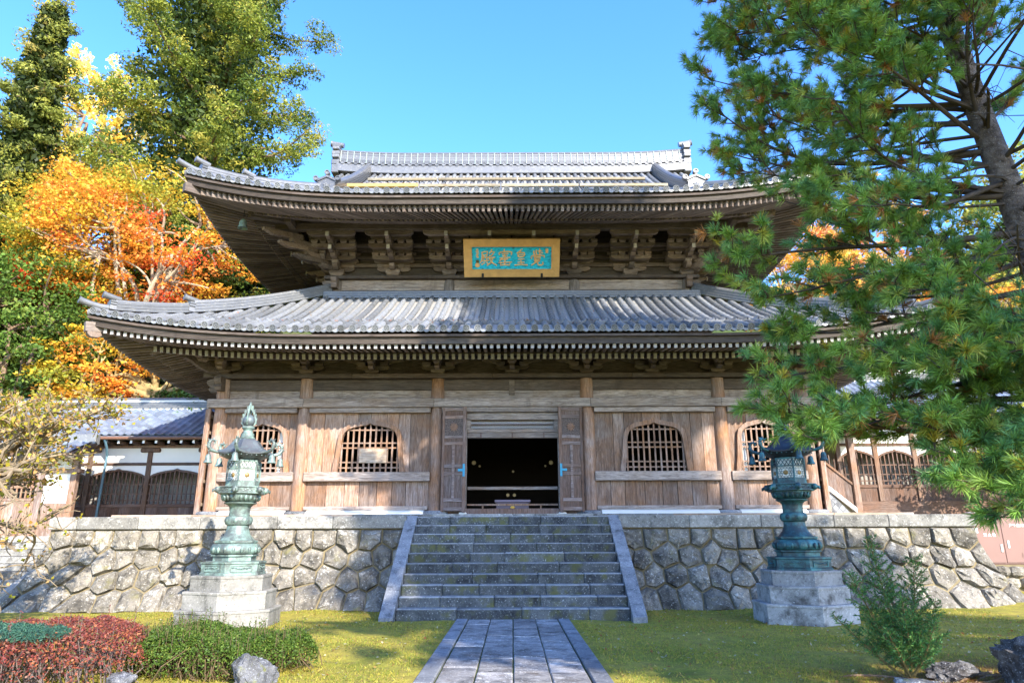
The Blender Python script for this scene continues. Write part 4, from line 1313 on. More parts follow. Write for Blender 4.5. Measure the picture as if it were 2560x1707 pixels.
# ridge ends: tall stack of flared tiles with a projecting round tile
for sd in (-1, 1):
    e = link('ridge_end_stack', None, upper_roof); e.empty_display_size = 0.1
    x = sd * 7.42; zb = RZ + rl(7.35)
    for k, (w_, h0, h1) in enumerate(((0.34, -0.25, 0.15), (0.30, 0.16, 0.42), (0.40, 0.43, 0.60), (0.34, 0.61, 0.80), (0.42, 0.81, 0.95), (0.34, 0.96, 1.12))):
        a, b = sorted((x - sd * 0.16, x + sd * (0.14 + 0.03 * (k % 2))))
        mb = MB().box(a, b, YR - w_, YR + w_, zb + h0, zb + h1, 0.03)
        o = bpy.data.objects.new('end_course', mb.mesh('end_course', TILE_R)); COL.objects.link(o); o.parent = e
    mb = MB().tube([(x - sd * 0.25, YR, zb + 1.20), (x + sd * 0.22, YR, zb + 1.28), (x + sd * 0.28, YR, zb + 1.30)], [0.11, 0.12, 0.14], 14)
    o = bpy.data.objects.new('projecting_tile', mb.mesh('projecting_tile', TILE_R, 40)); COL.objects.link(o); o.parent = e
# timber snow guards lying on the tiles
def snow(x0, x1, d, name='snow_guard'):
    z = UP.zt(9, d)
    MB().box(x0, x1, UP.Ye + d - 0.05, UP.Ye + d + 0.05, z + 0.16, z + 0.27, 0.012).build(name, W_SNOW, upper_roof)
    for x in np.arange(x0 + 0.15, x1, 0.62):
        MB().box(x - 0.02, x + 0.02, UP.Ye + d + 0.051, UP.Ye + d + 0.10, z - 0.04, z + 0.22).build('snow_guard_stay', BLACK, upper_roof)
W_SNOW = wood('wood_snow_guard', 'x', (0.26, 0.19, 0.10), (0.42, 0.33, 0.19), (0.36, 0.34, 0.28), 0.45)
W_SNOWY = plain('wood_new_yellow', (0.52, 0.33, 0.10), 0.7, 0.2, 0, 0.15, 8)
for a, b in ((-5.6, -2.9), (-2.85, 0.2), (0.25, 5.2)): snow(a, b, 6.6)
for a, b in ((-3.3, -0.4), (-0.36, 2.4), (2.44, 5.6)): snow(a, b, 4.75)
_o = MB().box(-6.0, -3.35, UP.Ye + 4.72, UP.Ye + 4.86, UP.zt(9, 4.8) + 0.15, UP.zt(9, 4.8) + 0.28, 0.012).build('snow_guard', W_SNOWY, upper_roof)
# ================================================================== temple hall: upper wall and bracket sets
UY = 20.8
upw = link('upper_wall', None, hall, loc=(0, UY, 9)); upw.empty_display_size = 0.2
UCX = [-5.67, -2.02, 2.02, 5.67]
uc_me = MB().lathe([(0.20, 0), (0.20, 0.75), (0.185, 0.88), (0.15, 0.93)], 20).mesh('upper_column', W_COLG, 50)
for x in UCX: link('upper_column', uc_me, upw, loc=(x, UY, 8.63))
for y in (24.2, 27.4, 30.8):
    for x in (-5.67, 5.67): link('upper_column', uc_me, upw, loc=(x, y, 8.63))
for a, b in zip(UCX[:-1], UCX[1:]):
    MB().box(a + 0.15, b - 0.15, UY - 0.10, UY + 0.05, 9.20, 9.555, 0.012).build('head_beam', W_H, upw)
MB().box(-5.6, 5.6, UY + 0.01, UY + 0.06, 8.6, 9.30).build('wall_board', W_EX, upw)
cuts = [-6.05, -2.7, 1.1, 6.05]
for a, b in zip(cuts[:-1], cuts[1:]):
    MB().box(a + 0.002, b - 0.002, UY - 0.26, UY + 0.26, 9.556, 9.665, 0.012).build('wall_plate', W_EX, upw)
MB().box(-5.6, 5.6, UY + 0.03, UY + 0.09, 9.6, 11.4).build('bracket_board', W_FAS, upw)  # dark tone paints the recess shade behind the bracket sets
for k, z in enumerate((10.02, 10.30, 10.58)):
    MB().box(-5.9, 5.9, UY - 0.07, UY + 0.02, z, z + 0.13, 0.008).build('through_beam', W_EX, upw)
    MB().box(-5.9 - 0.3 * (k), 5.9 + 0.3 * k, UY - 0.38 * k - 0.07, UY - 0.38 * k + 0.06, z + 0.28, z + 0.38, 0.008).build('through_beam', W_EX, upw) if k in (1,) else None
for sd in (-1, 1):
    a, b = sorted((sd * 5.63, sd * 5.70))
    MB().box(a, b, UY + 0.05, 30.8, 8.6, 11.4).build('side_wall', W_EY, upw)
    a, b = sorted((sd * 5.42, sd * 5.93))
    MB().box(a, b, UY + 0.262, 31.0, 9.558, 9.663, 0.01).build('wall_plate', W_EY, upw)
    a, b = sorted((sd * 5.58, sd * 5.80))
    MB().box(a, b, UY + 0.2, 30.8, 9.20, 9.55, 0.01).build('head_beam', W_EY, upw)
MB().box(-5.6, 5.6, 30.75, 30.85, 8.6, 11.4).build('rear_wall', W_EX, upw)
# eave purlins
MB().box(-7.4, -0.1, 19.52, 19.72, 10.80, 11.03, 0.012).build('eave_purlin', W_EX, upw)
MB().box(-0.098, 7.4, 19.52, 19.72, 10.80, 11.03, 0.012).build('eave_purlin', W_EX, upw)
for sd in (-1, 1):
    a, b = sorted((sd * 6.75, sd * 6.95))
    MB().box(a, b, 19.0, 31.5, 10.803, 11.027, 0.012).build('eave_purlin', W_EY, upw)

def blk(w_, h_, d=None):
    d = d or w_
    mb = MB(); t = h_ * 0.45; q = 0.66
    mb.add([(-w_ * q / 2, -d * q / 2, 0), (w_ * q / 2, -d * q / 2, 0), (w_ * q / 2, d * q / 2, 0), (-w_ * q / 2, d * q / 2, 0),
            (-w_ / 2, -d / 2, t), (w_ / 2, -d / 2, t), (w_ / 2, d / 2, t), (-w_ / 2, d / 2, t),
            (-w_ / 2, -d / 2, h_), (w_ / 2, -d / 2, h_), (w_ / 2, d / 2, h_), (-w_ / 2, d / 2, h_)],
           [(0, 3, 2, 1), (0, 1, 5, 4), (1, 2, 6, 5), (2, 3, 7, 6), (3, 0, 4, 7), (4, 5, 9, 8), (5, 6, 10, 9), (6, 7, 11, 10), (7, 4, 8, 11), (8, 9, 10, 11)])
    return mb
def arm_poly(L, h_):
    e = L / 2
    return [(-e, h_), (-e, h_ * 0.62), (-e + 0.035, h_ * 0.36), (-e + 0.10, h_ * 0.12), (-e + 0.2, 0), (e - 0.2, 0), (e - 0.10, h_ * 0.12), (e - 0.035, h_ * 0.36), (e, h_ * 0.62), (e, h_)]
M_BIG = blk(0.46, 0.22).mesh('base_block', W_BR)
M_BLK = blk(0.21, 0.118).mesh('block', W_BR)
M_ARM = [MB().prism(arm_poly(L, 0.14), 'y', -0.075, 0.075).mesh('arm', W_BR) for L in (1.08, 1.30, 1.42, 1.52)]
M_PRJ = MB().prism([(0.1, 0.0), (-0.36, 0.0), (-0.46, 0.05), (-0.50, 0.145), (0.1, 0.145)], 'x', -0.08, 0.08).mesh('projecting_arm', W_BR)
beak = [(0.15, 0.02), (-0.42, -0.07), (-0.60, -0.005), (-0.615, 0.045), (-0.44, 0.06), (0.15, 0.145)]
M_NOSE = MB().prism(beak, 'x', -0.06, 0.06).mesh('tail_beak', W_BR)
W_BRP = plain('bracket_end_weathered', (0.42, 0.39, 0.36), 0.8, 0.2, 0, 0.2, 12)
M_TIP = MB().box(-0.052, 0.052, -0.02, 0.02, -0.075, 0.075, 0.01).mesh('arm_end', W_BRP)

def upper_set(loc, rz, diag=False):
    e = link('bracket_set', None, hall); e.empty_display_size = 0.1
    e.location = loc; e.rotation_euler = (0, 0, rz)
    def put(name, me, x, y, z, rot=0, sc=1):
        o = bpy.data.objects.new(name, me); COL.objects.link(o); o.parent = e; o.location = (x, y, z)
        if rot: o.rotation_euler = (0, 0, rot)
        if sc != 1: o.scale = (sc, sc if not isinstance(sc, tuple) else 1, 1) if not isinstance(sc, tuple) else sc
        return o
    put('base_block', M_BIG, 0, 0, 0)
    zs = [0.19, 0.455, 0.72, 0.985]; of = [0.0, 0.38, 0.76, 1.14]
    for k in range(4):
        y = -of[k]; z = zs[k]
        Lx = (1.08, 1.30, 1.42, 1.52)[k]
        if not diag or k < 3:
            put('arm', M_ARM[k], 0, y, z)
            for bx_ in (-Lx / 2 + 0.11, -Lx / 4 + 0.03, 0, Lx / 4 - 0.03, Lx / 2 - 0.11):
                put('block', M_BLK, bx_, y, z + 0.138)
        if k < 3:
            put('projecting_arm', M_PRJ, 0, y, z - 0.001)
        if k in (1, 2):
            put('tail_beak', M_NOSE, 0, y - 0.20, z + 0.12); put('beak_end', M_TIP, 0, y - 0.815, z + 0.135)
        if 0 < k:
            y2 = -of[k - 1]; L2 = 1.12 + 0.06 * k
            put('arm', M_ARM[1], 0, y2, z + 0.005)
            for bx_ in (-0.54, 0.54):
                put('block', M_BLK, bx_, y2, z + 0.143)
        if k == 2:
            put('arm', M_ARM[2], 0, 0.0, z + 0.006)
    return e
DT = 9.665
for x in (-5.67, -3.85, -2.02, -0.68, 0.68, 2.02, 3.85, 5.67):
    upper_set((x, UY, DT), 0)
for sd in (-1, 1):
    for y in (UY, 22.5, 24.2, 25.8, 27.4):
        upper_set((sd * 5.67, y, DT + (0.002 if y == UY else 0)), -sd * PI / 2 * -1 if False else (PI / 2 if sd > 0 else -PI / 2))
    # diagonal corner arms
    e = link('corner_bracket_set', None, hall); e.empty_display_size = 0.1
    e.location = (sd * 5.67, UY, DT); e.rotation_euler = (0, 0, sd * PI / 4)
    for k, (z, y) in enumerate(((0.19, 0.0), (0.455, -0.53), (0.72, -1.06))):
        o = bpy.data.objects.new('projecting_arm', M_PRJ); COL.objects.link(o); o.parent = e; o.location = (0, y, z + 0.004); o.scale = (1.2, 1.4, 1)
        o = bpy.data.objects.new('block', M_BLK); COL.objects.link(o); o.parent = e; o.location = (0, y - 0.53, z + 0.145)
        o = bpy.data.objects.new('tail_beak', M_NOSE); COL.objects.link(o); o.parent = e; o.location = (0, y - 0.55, z + 0.16); o.scale = (1.3, 1.7, 1.2)
    # carved noses at the upper corner column
    nose = [(0.12, -0.34), (0.34, -0.34), (0.40, -0.26), (0.36, -0.19), (0.45, -0.13), (0.47, -0.04), (0.40, 0.0), (0.12, 0.0)]
    MB().prism([(sd * (5.67 + q[0]), 9.55 + q[1]) for q in nose], 'y', UY - 0.09, UY + 0.09).build('beam_nose', W_BR, upw)
    MB().prism([(UY - 0.06 - q[0], 9.55 + q[1]) for q in nose], 'x', sd * 5.67 - 0.09, sd * 5.67 + 0.09).build('beam_nose', W_BR, upw)

# ---- lower bracket sets
M_LB = blk(0.38, 0.12, 0.38).mesh('base_block', W_BR)
M_LARM = MB().prism(arm_poly(0.92, 0.125), 'y', -0.075, 0.075).mesh('arm', W_BR)
M_LBLK = blk(0.24, 0.12).mesh('block', W_BR)
wing = [(0.30, 0.0), (0.36, 0.02), (0.46, 0.10), (0.58, 0.145), (0.72, 0.165), (0.84, 0.20), (0.84, 0.23), (0.70, 0.225), (0.30, 0.225)]
M_WL = MB().prism(wing, 'y', -0.04, 0.04).mesh('curled_wing', W_BR)
M_WR = MB().prism([(-a, b) for a, b in wing][::-1], 'y', -0.03, 0.03).mesh('curled_wing', W_BR)
lnose = [(0.1, 0.0), (-0.26, 0.0), (-0.34, 0.05), (-0.30, 0.10), (-0.40, 0.15), (-0.40, 0.22), (0.1, 0.22)]
M_LN = MB().prism(lnose, 'x', -0.065, 0.065).mesh('projecting_arm', W_BR)
def lower_set(loc, rz):
    e = link('bracket_set', None, hall); e.empty_display_size = 0.1
    e.location = loc; e.rotation_euler = (0, 0, rz)
    def put(name, me, x, y, z):
        o = bpy.data.objects.new(name, me); COL.objects.link(o); o.parent = e; o.location = (x, y, z)
    put('base_block', M_LB, 0, 0, 0); put('arm', M_LARM, 0, -0.02, 0.105)
    put('block', M_LBLK, -0.32, -0.02, 0.213); put('block', M_LBLK, 0.32, -0.02, 0.213)
    put('projecting_arm', M_LN, 0, -0.1, 0.104)
    put('block', M_LBLK, 0, -0.38, 0.24)
    put('curled_wing', M_WL, 0.0, 0.0, 0.19); put('curled_wing', M_WR, 0.0, 0.0, 0.19)
for x in (-7.96, -5.67, -3.86, -2.05, 0.0, 2.05, 3.86, 5.67, 7.96):
    lower_set((x, WY - 0.05, Z_D1), 0)
for sd in (-1, 1):
    for y in (WY, 20.8, 23.3):
        lower_set((sd * 7.99, y, Z_D1 + 0.002), sd * PI / 2)
MB().box(-8.6, 8.6, WY + 0.02, WY + 0.08, Z_D1 - 0.03, 6.75).build('bracket_board', W_EX, hall)
for a, b in ((-9.1, -3.9), (-3.898, 1.2), (1.202, 9.1)):
    MB().box(a, b, WY - 0.52, WY - 0.36, 6.21, 6.335, 0.01).build('eave_purlin', W_EX, hall)
for sd in (-1, 1):
    a, b = sorted((sd * 8.34, sd * 8.5))
    MB().box(a, b, WY - 0.9, 33.5, 6.213, 6.332, 0.01).build('eave_purlin', W_EY, hall)
    a, b = sorted((sd * 7.92, sd * 8.0))
    MB().box(a, b, WY + 0.1, 33.5, Z_D1 - 0.03, 6.8).build('bracket_board', W_EY, hall)
# big carved brackets under the lower hip rafters
for sd in (-1, 1):
    e = link('corner_bracket_set', None, hall); e.empty_display_size = 0.1
    e.location = (sd * 7.96, WY, Z_D1); e.rotation_euler = (0, 0, sd * PI / 4)
    pl = [(0.1, 0.0), (-0.5, 0.02), (-0.75, 0.10), (-0.98, 0.25), (-1.15, 0.31), (-1.15, 0.39), (0.1, 0.39)]
    o = bpy.data.objects.new('corner_arm', MB().prism(pl, 'x', -0.085, 0.085).mesh('corner_arm', W_BR)); COL.objects.link(o); o.parent = e
    o = bpy.data.objects.new('block', M_LBLK); COL.objects.link(o); o.parent = e; o.location = (0, -0.72, 0.26); o.scale = (1.3, 1.3, 1.1)
    # carved tip under the hip rafter end
    p = Vector((sd * (LO.Xe - 0.05), LO.Ye + 0.05, LO.ze + LO.L - 0.50))
    q = MB().prism([(0, 0), (0.30, -0.02), (0.34, -0.10), (0.26, -0.16), (0.10, -0.17), (0.02, -0.10)], 'x', -0.08, 0.08)
    o = link('hip_rafter_tip', q.mesh('hip_rafter_tip', W_BR), hall); o.location = p; o.rotation_euler = (0, 0, sd * PI / 4)

# ================================================================== name plaque
pq = thing('name_plaque', 'gold framed turquoise name plaque with four gilt characters under the upper eaves', 'sign', (0, 0, 0), local=True)
PW, PHH = 2.98, 1.22
FR = plain('plaque_gilt_frame', (0.60, 0.35, 0.12), 0.6, 0.35, 0.1, 0.22, 5)
mt = Mat('plaque_turquoise', 0.6, 0.3)
_a = mt.noise(mt.co(False, (1.4, 1, 5)), 4.5, 7, 0.75)
_b = mt.noise(mt.co(False, (3, 1, 9), 4), 5.0, 5, 0.7)
_k = mt.ramp(_a, [(0.36, (0.012, 0.05, 0.09)), (0.44, (0.012, 0.36, 0.52)), (0.60, (0.02, 0.56, 0.78)), (0.76, (0.04, 0.66, 0.82))])
_k = mt.mix(mt.ramp(_b, [(0.60, 0.0), (0.68, 0.75)]), _k, (0.03, 0.035, 0.07))
TURQ = mt.col(_k)
CHARG = plain('gilt_characters', (0.78, 0.46, 0.19), 0.5, 0.4, 0.15, 0.2, 12)
fw = 0.235
def pbar(poly, name):
    mb = MB(); mb.prism(poly, 'y', -0.07, 0.03); return mb.build(name, FR, pq)
h2, w2 = PHH / 2, PW / 2
pbar([(-w2, h2), (w2, h2), (w2 - fw, h2 - fw * 0.95), (-w2 + fw, h2 - fw * 0.95)], 'frame_rail')
pbar([(-w2, -h2), (-w2 + fw, -h2 + fw * 0.95), (w2 - fw, -h2 + fw * 0.95), (w2, -h2)], 'frame_rail')
pbar([(-w2 + 0.001, -h2 + 0.003), (-w2 + 0.001, h2 - 0.003), (-w2 + fw, h2 - fw * 0.95 - 0.003), (-w2 + fw, -h2 + fw * 0.95 + 0.003)], 'frame_stile')
pbar([(w2 - 0.001, -h2 + 0.003), (w2 - fw, -h2 + fw * 0.95 + 0.003), (w2 - fw, h2 - fw * 0.95 - 0.003), (w2 - 0.001, h2 - 0.003)], 'frame_stile')
for a, b, c, d in ((-w2 + fw, w2 - fw, h2 - fw * 0.95 - 0.022, h2 - fw * 0.95), (-w2 + fw, w2 - fw, -h2 + fw * 0.95, -h2 + fw * 0.95 + 0.022)):
    MB().box(a, b, -0.078, 0.0, c, d).build('frame_bead', FR, pq)
for a, b in ((-w2 + fw, -w2 + fw + 0.022), (w2 - fw - 0.022, w2 - fw)):
    MB().box(a, b, -0.0775, 0.0, -h2 + fw * 0.95 + 0.023, h2 - fw * 0.95 - 0.023).build('frame_bead', FR, pq)
MB().box(-w2 + 0.1, w2 - 0.1, -0.012, 0.02, -h2 + 0.1, h2 - 0.1).build('field', TURQ, pq)
def text_mesh(s, size, depth, bold, name, mat):
    cu = bpy.data.curves.new(name, 'FONT'); cu.body = s; cu.size = size; cu.extrude = depth; cu.offset = bold
    cu.align_x = 'CENTER'; cu.align_y = 'CENTER'; cu.resolution_u = 3
    o = bpy.data.objects.new(name, cu); COL.objects.link(o)
    bpy.context.view_layer.update()
    dg = bpy.context.evaluated_depsgraph_get()
    me = bpy.data.meshes.new_from_object(o.evaluated_get(dg))
    bpy.data.objects.remove(o); me.materials.clear(); me.materials.append(mat)
    return me
# brush strokes of the four characters, drawn on the field (units: cm/1.12 of the field's own grid)
STROKES = [
 [(1170, [[(375,290),(460,265),(545,255),(520,355)], [(400,365),(520,355)], [(390,300),(388,430),(365,530),(335,585)], [(395,435),(580,428)], [(430,385),(432,530)], [(520,385),(520,520)], [(400,540),(570,522)], [(450,590),(375,640)], [(520,580),(560,625)],
   [(665,205),(640,260),(590,315)], [(650,270),(745,268),(690,340),(640,385)], [(600,385),(650,385)], [(590,440),(745,430)], [(600,470),(690,470),(640,580),(530,665)], [(590,480),(680,590),(790,660)]])],
 [(1170, [[(1020,200),(1020,260)], [(880,350),(870,310),(910,280),(1020,265),(1150,262),(1235,280),(1230,320),(1215,350)], [(965,325),(1120,322)], [(980,385),(1090,382)], [(1030,325),(1030,430)], [(900,450),(1180,435)], [(950,470),(890,530)], [(950,495),(1110,485)], [(1035,450),(1035,650)], [(870,585),(1225,570)], [(920,600),(905,660),(1040,645),(1165,655),(1185,590)]])],
 [(1275, [[(350,200),(290,250),(210,305)], [(235,300),(235,400),(270,425),(390,410),(425,350),(420,300),(330,290),(240,300)], [(270,360),(375,352)], [(245,490),(405,480)], [(240,580),(410,575)], [(320,485),(320,650)], [(150,660),(320,640),(500,655)]])],
 [(1275, [[(690,250),(680,300),(710,355)], [(755,225),(745,280),(770,350)], [(855,190),(850,260),(850,350)], [(800,250),(910,245)], [(870,310),(935,300)], [(620,465),(612,420),(640,390),(720,375),(880,372),(985,390),(985,430)], [(705,420),(710,545),(850,545),(870,420),(710,418)], [(720,465),(820,465)], [(720,505),(820,505)], [(760,570),(700,610),(630,655)], [(800,580),(805,640),(840,660),(920,655),(955,630),(950,580)]])],
]
for chs in STROKES:
    mb = MB()
    for x0, st in chs:
        for s_ in st:
            pts = [((x0 + a / 11.2 - 1280.0) * 0.01218, 0.0, -(605 + b / 11.2 - 644.5) * 0.01227) for a, b in s_]
            pts = [(p[0], -0.014 - 0.0006 * i, p[2]) for i, p in enumerate(pts)]
            m = len(pts)
            rr = [0.0225 if 0 < i < m - 1 else 0.019 for i in range(m)]
            mb.tube(pts, rr, 8)
            for p in (pts[0], pts[-1]):
                mb.lathe([(0.001, -0.021), (0.015, -0.015), (0.021, 0.0), (0.015, 0.015), (0.001, 0.021)], 8, p, cap=False)
    mb.build('character', CHARG, pq, smooth=60)
for i, zz in enumerate((0.27, 0.21, 0.15, 0.09, 0.03)):
    MB().box(-1.10 - 0.018 * (i % 2), -1.035 + 0.012 * (i % 3), -0.02, -0.011, zz - 0.021, zz + 0.012).box(-1.078, -1.058, -0.0215, -0.011, zz - 0.028, zz + 0.026).build('small_character', CHARG, pq)
MB().box(-1.115, -1.02, -0.02, -0.011, -0.16, -0.07).build('seal', plain('dark_seal', (0.12, 0.10, 0.03), 0.6, 0.3), pq)
MB().lathe([(0.075, -0.006), (0.075, 0.006)], 18).build('seal', CHARG, pq, loc=(-1.07, -0.017, -0.235), rot=(PI / 2, 0, 0))
MB().box(1.05, 1.13, -0.02, -0.011, 0.15, 0.29).build('seal', CHARG, pq)
for x in (-0.91, 0.94):
    MB().box(x - 0.035, x + 0.035, -0.10, -0.071, -h2 - 0.04, -h2 + 0.13, 0.012).build('hook', BLACK, pq)
tilt = math.atan2(0.85, 1.04)
pq.location = (0.0, 19.70, 9.90); pq.rotation_euler = (tilt, 0, 0)

# wind bell under the upper left corner
wb = thing('wind_bell', 'small green bronze wind bell hanging under the upper left roof corner', 'bell', (-7.95, 18.45, 10.6))
MB().lathe([(0.02, 0.30), (0.07, 0.28), (0.105, 0.20), (0.115, 0.08), (0.15, 0.0), (0.135, 0.0), (0.10, 0.08), (0.02, 0.26)], 16, (-7.95, 18.45, 10.33), cap=False).build('bell_body', BRONZE, wb, smooth=40)
MB().tube([(-7.95, 18.45, 10.62), (-7.95, 18.45, 10.98)], 0.012, 6).build('hanger', BLACK, wb)
# ================================================================== bronze lanterns
def make_lantern(label, loc, rz, B, BD, BELL, group, PEDM, stone_r=1.0):
    L = thing('bronze_lantern', label, 'lantern', local=True, group=group)
    H6 = 6; r0 = -PI / 2
    hexp = lambda prof, name, mat, smooth=False, rot=r0: MB().lathe(prof, 6, rot=rot).build(name, mat, L, smooth)
    # stone base, three tiers of blocks
    for R_, z0, z1 in ((1.09, -0.08, 0.285), (0.965, 0.287, 0.60), (0.845, 0.602, 0.868)):
        R_ *= stone_r
        hexp([(R_ * 0.985, z0), (R_ * 0.985, z1 - 0.05), (R_, z1 - 0.045), (R_, z1 - 0.012), (R_ * 0.99, z1)], 'stone_tier', PEDM)
    z = 0.87
    # bronze foot with recessed panels
    hexp([(0.61, z), (0.61, z + 0.035), (0.585, z + 0.05), (0.585, z + 0.19), (0.605, z + 0.205), (0.605, z + 0.235), (0.42, z + 0.25)], 'foot', B)
    for i in range(6):
        a = r0 + PI / 3 * (i + 0.5)
        n_ = Vector((math.cos(a), math.sin(a), 0)); s_ = Vector((-n_.y, n_.x, 0))
        c = n_ * (0.585 * 0.866) + Vector((0, 0, z + 0.12))
        fr = MB()
        for (p, q, u, v) in ((-0.20, 0.20, 0.045, 0.06), (-0.20, 0.20, -0.06, -0.045), (-0.20, -0.185, -0.045, 0.045), (0.185, 0.20, -0.045, 0.045)):
            vs = []
            for dd in (-0.01, 0.014):
                for (g, h) in ((p, u), (q, u), (q, v), (p, v)):
                    vs.append(c + s_ * g + Vector((0, 0, h)) + n_ * dd)
            fr.add(vs, [(0, 1, 2, 3), (7, 6, 5, 4), (0, 4, 5, 1), (1, 5, 6, 2), (2, 6, 7, 3), (3, 7, 4, 0)])
        rr = random.Random(i)
        for k in range(7):
            fr.lathe([(0.001, 0.02), (0.022, 0.012), (0.028, 0.0)], 6, tuple(c + s_ * (-0.15 + 0.05 * k) + Vector((0, 0, rr.uniform(-0.02, 0.02))) + n_ * 0.002), cap=False)
        fr.build('foot_panel', B, L)
    z = 1.12
    rt = lambda prof, name, mat=B, n=24: MB().lathe(prof, n).build(name, mat, L, 35)
    hexp([(0.40, z), (0.40, z + 0.07), (0.44, z + 0.085), (0.44, z + 0.11)], 'step_ring', B)
    hexp([(0.40, z + 0.11), (0.455, z + 0.14), (0.47, z + 0.19), (0.455, z + 0.25), (0.42, z + 0.30), (0.38, z + 0.315)], 'lotus_base', B, 60)
    # petals round the lotus base
    for i in range(18):
        a = 2 * PI * i / 18
        MB().lathe([(0.001, 0.04), (0.03, 0.03), (0.045, 0.0), (0.03, -0.05), (0.001, -0.07)], 8, cap=False).build('petal', B, L, 60, loc=(0.425 * math.cos(a), 0.425 * math.sin(a), z + 0.21), scale=(0.75, 0.75, 1.0))
    hexp([(0.38, z + 0.315), (0.40, z + 0.33), (0.40, z + 0.36), (0.34, z + 0.375)], 'step_ring', B)
    z = 1.49
    rt([(0.33, z), (0.30, z + 0.03), (0.24, z + 0.10), (0.205, z + 0.20), (0.20, z + 0.27), (0.215, z + 0.29)], 'lower_neck')
    z = 1.78
    rt([(0.20, z - 0.01), (0.235, z), (0.255, z + 0.05), (0.255, z + 0.10), (0.235, z + 0.145), (0.20, z + 0.16)], 'waist_ring')
    for i in range(8):
        a = 2 * PI * i / 8
        MB().lathe([(0.001, 0.018), (0.035, 0.012), (0.05, 0.0)], 10, cap=False).build('ring_boss', B, L, 60, loc=(0.247 * math.cos(a), 0.247 * math.sin(a), z + 0.075), rot=(0, PI / 2, a))
    z = 1.935
    rt([(0.195, z), (0.19, z + 0.12), (0.20, z + 0.17), (0.235, z + 0.21), (0.30, z + 0.235), (0.305, z + 0.255), (0.27, z + 0.26)], 'upper_neck')
    z = 2.19
    hexp([(0.27, z), (0.30, z + 0.015), (0.355, z + 0.06), (0.385, z + 0.125), (0.385, z + 0.155)], 'lotus_bowl', B, 60)
    for i in range(24):
        a = 2 * PI * i / 24
        MB().lathe([(0.001, 0.055), (0.022, 0.045), (0.032, 0.0), (0.020, -0.05), (0.001, -0.06)], 8, cap=False).build('petal', B, L, 60, loc=(0.335 * math.cos(a), 0.335 * math.sin(a), z + 0.085), rot=(0, 0.35, a))
    z = 2.345
    hexp([(0.43, z), (0.455, z + 0.012), (0.455, z + 0.035), (0.43, z + 0.045), (0.43, z + 0.115), (0.455, z + 0.125), (0.455, z + 0.145), (0.34, z + 0.155)], 'gallery', B)
    for i in range(6):
        a = r0 + PI / 3 * i
        mb = MB().lathe([(0.001, 0.06), (0.035, 0.055), (0.06, 0.02), (0.06, -0.03), (0.03, -0.06), (0.001, -0.065)], 10, cap=False)
        mb.tube([(0.03, 0, 0.0), (0.085, 0, -0.02), (0.09, 0, -0.055)], [0.035, 0.03, 0.012], 8)
        mb.build('gallery_corner', B, L, 60, loc=(0.455 * math.cos(a), 0.455 * math.sin(a), z + 0.085), rot=(0, 0, a))
        a2 = a + PI / 6
        mb = MB(); rr = random.Random(40 + i)
        for k in range(9):
            mb.tube([(0, -0.16 + 0.04 * k, 0.02 * math.sin(k * 2.1)), (0.006, -0.14 + 0.04 * k, 0.022 * math.cos(k * 1.7))], [0.014, 0.010], 5)
        mb.build('gallery_relief', B, L, False, loc=(0.43 * 0.866 * math.cos(a2), 0.43 * 0.866 * math.sin(a2), z + 0.08), rot=(0, 0, a2))
    # fire box
    z = 2.50; zt_ = 3.00; Rf = 0.315
    hexp([(Rf * 1.02, z), (Rf * 1.02, z + 0.085), (Rf, z + 0.09)], 'firebox_sill', B)
    hexp([(Rf * 0.93, z + 0.09), (Rf * 0.93, zt_ - 0.02)], 'firebox_panel', PANEL)
    hexp([(Rf * 1.02, zt_ - 0.03), (Rf * 1.02, zt_)], 'firebox_head', B)
    for i in range(6):
        a = r0 + PI / 3 * i
        MB().tube([(Rf * math.cos(a), Rf * math.sin(a), z + 0.09), (Rf * math.cos(a), Rf * math.sin(a), zt_ - 0.03)], 0.018, 6).build('firebox_post', B, L)
        a2 = a + PI / 6
        R_in = Rf * 0.866
        mb = MB(); w_ = Rf * 0.46
        f0, f1 = z + 0.10, z + 0.315
        # honeycomb: flat rings
        rr = 0.034
        ny = 0
        for jy in range(6):
            for jx in range(-4, 5):
                cx = (jx + (0.5 if jy % 2 else 0)) * rr * 1.75; cz = f0 + 0.022 + jy * rr * 1.28
                if abs(cx) > w_ - 0.012 or cz > f1 + 0.002: continue
                if cx * cx + (cz - (f0 + f1) / 2) ** 2 < 0.058 ** 2: continue
                ri, ro = rr * 0.66, rr * 1.06
                vs = []
                for q in range(6):
                    t = PI / 3 * q + PI / 6
                    vs.append((0.006, ro * math.cos(t) * 0.86 + cx, ro * math.sin(t) * 0.75 + cz))
                for q in range(6):
                    t = PI / 3 * q + PI / 6
                    vs.append((0.0075, ri * math.cos(t) * 0.9 + cx, ri * math.sin(t) * 0.82 + cz))
                mb.add(vs, [(q, (q + 1) % 6, (q + 1) % 6 + 6, q + 6) for q in range(6)])
        for q in range(4):
            x0 = -w_ + q * w_ / 2; zz0, zz1 = f1 + 0.035, zt_ - 0.035
            mb.tube([(0.006, x0, zz0), (0.006, x0 + w_ / 2, zz1)], 0.009, 4); mb.tube([(0.006, x0, zz1), (0.006, x0 + w_ / 2, zz0)], 0.009, 4)
        mb.box(-0.004, 0.012, -w_, w_, f1 + 0.012, f1 + 0.034)
        mb.box(-0.004, 0.012, -w_, w_, f0 - 0.012, f0 + 0.004)
        o = mb.build('lattice', B, L, False, loc=((R_in - 0.008) * math.cos(a2), (R_in - 0.008) * math.sin(a2), 0), rot=(0, 0, a2))
        tag(o, kind='stuff')
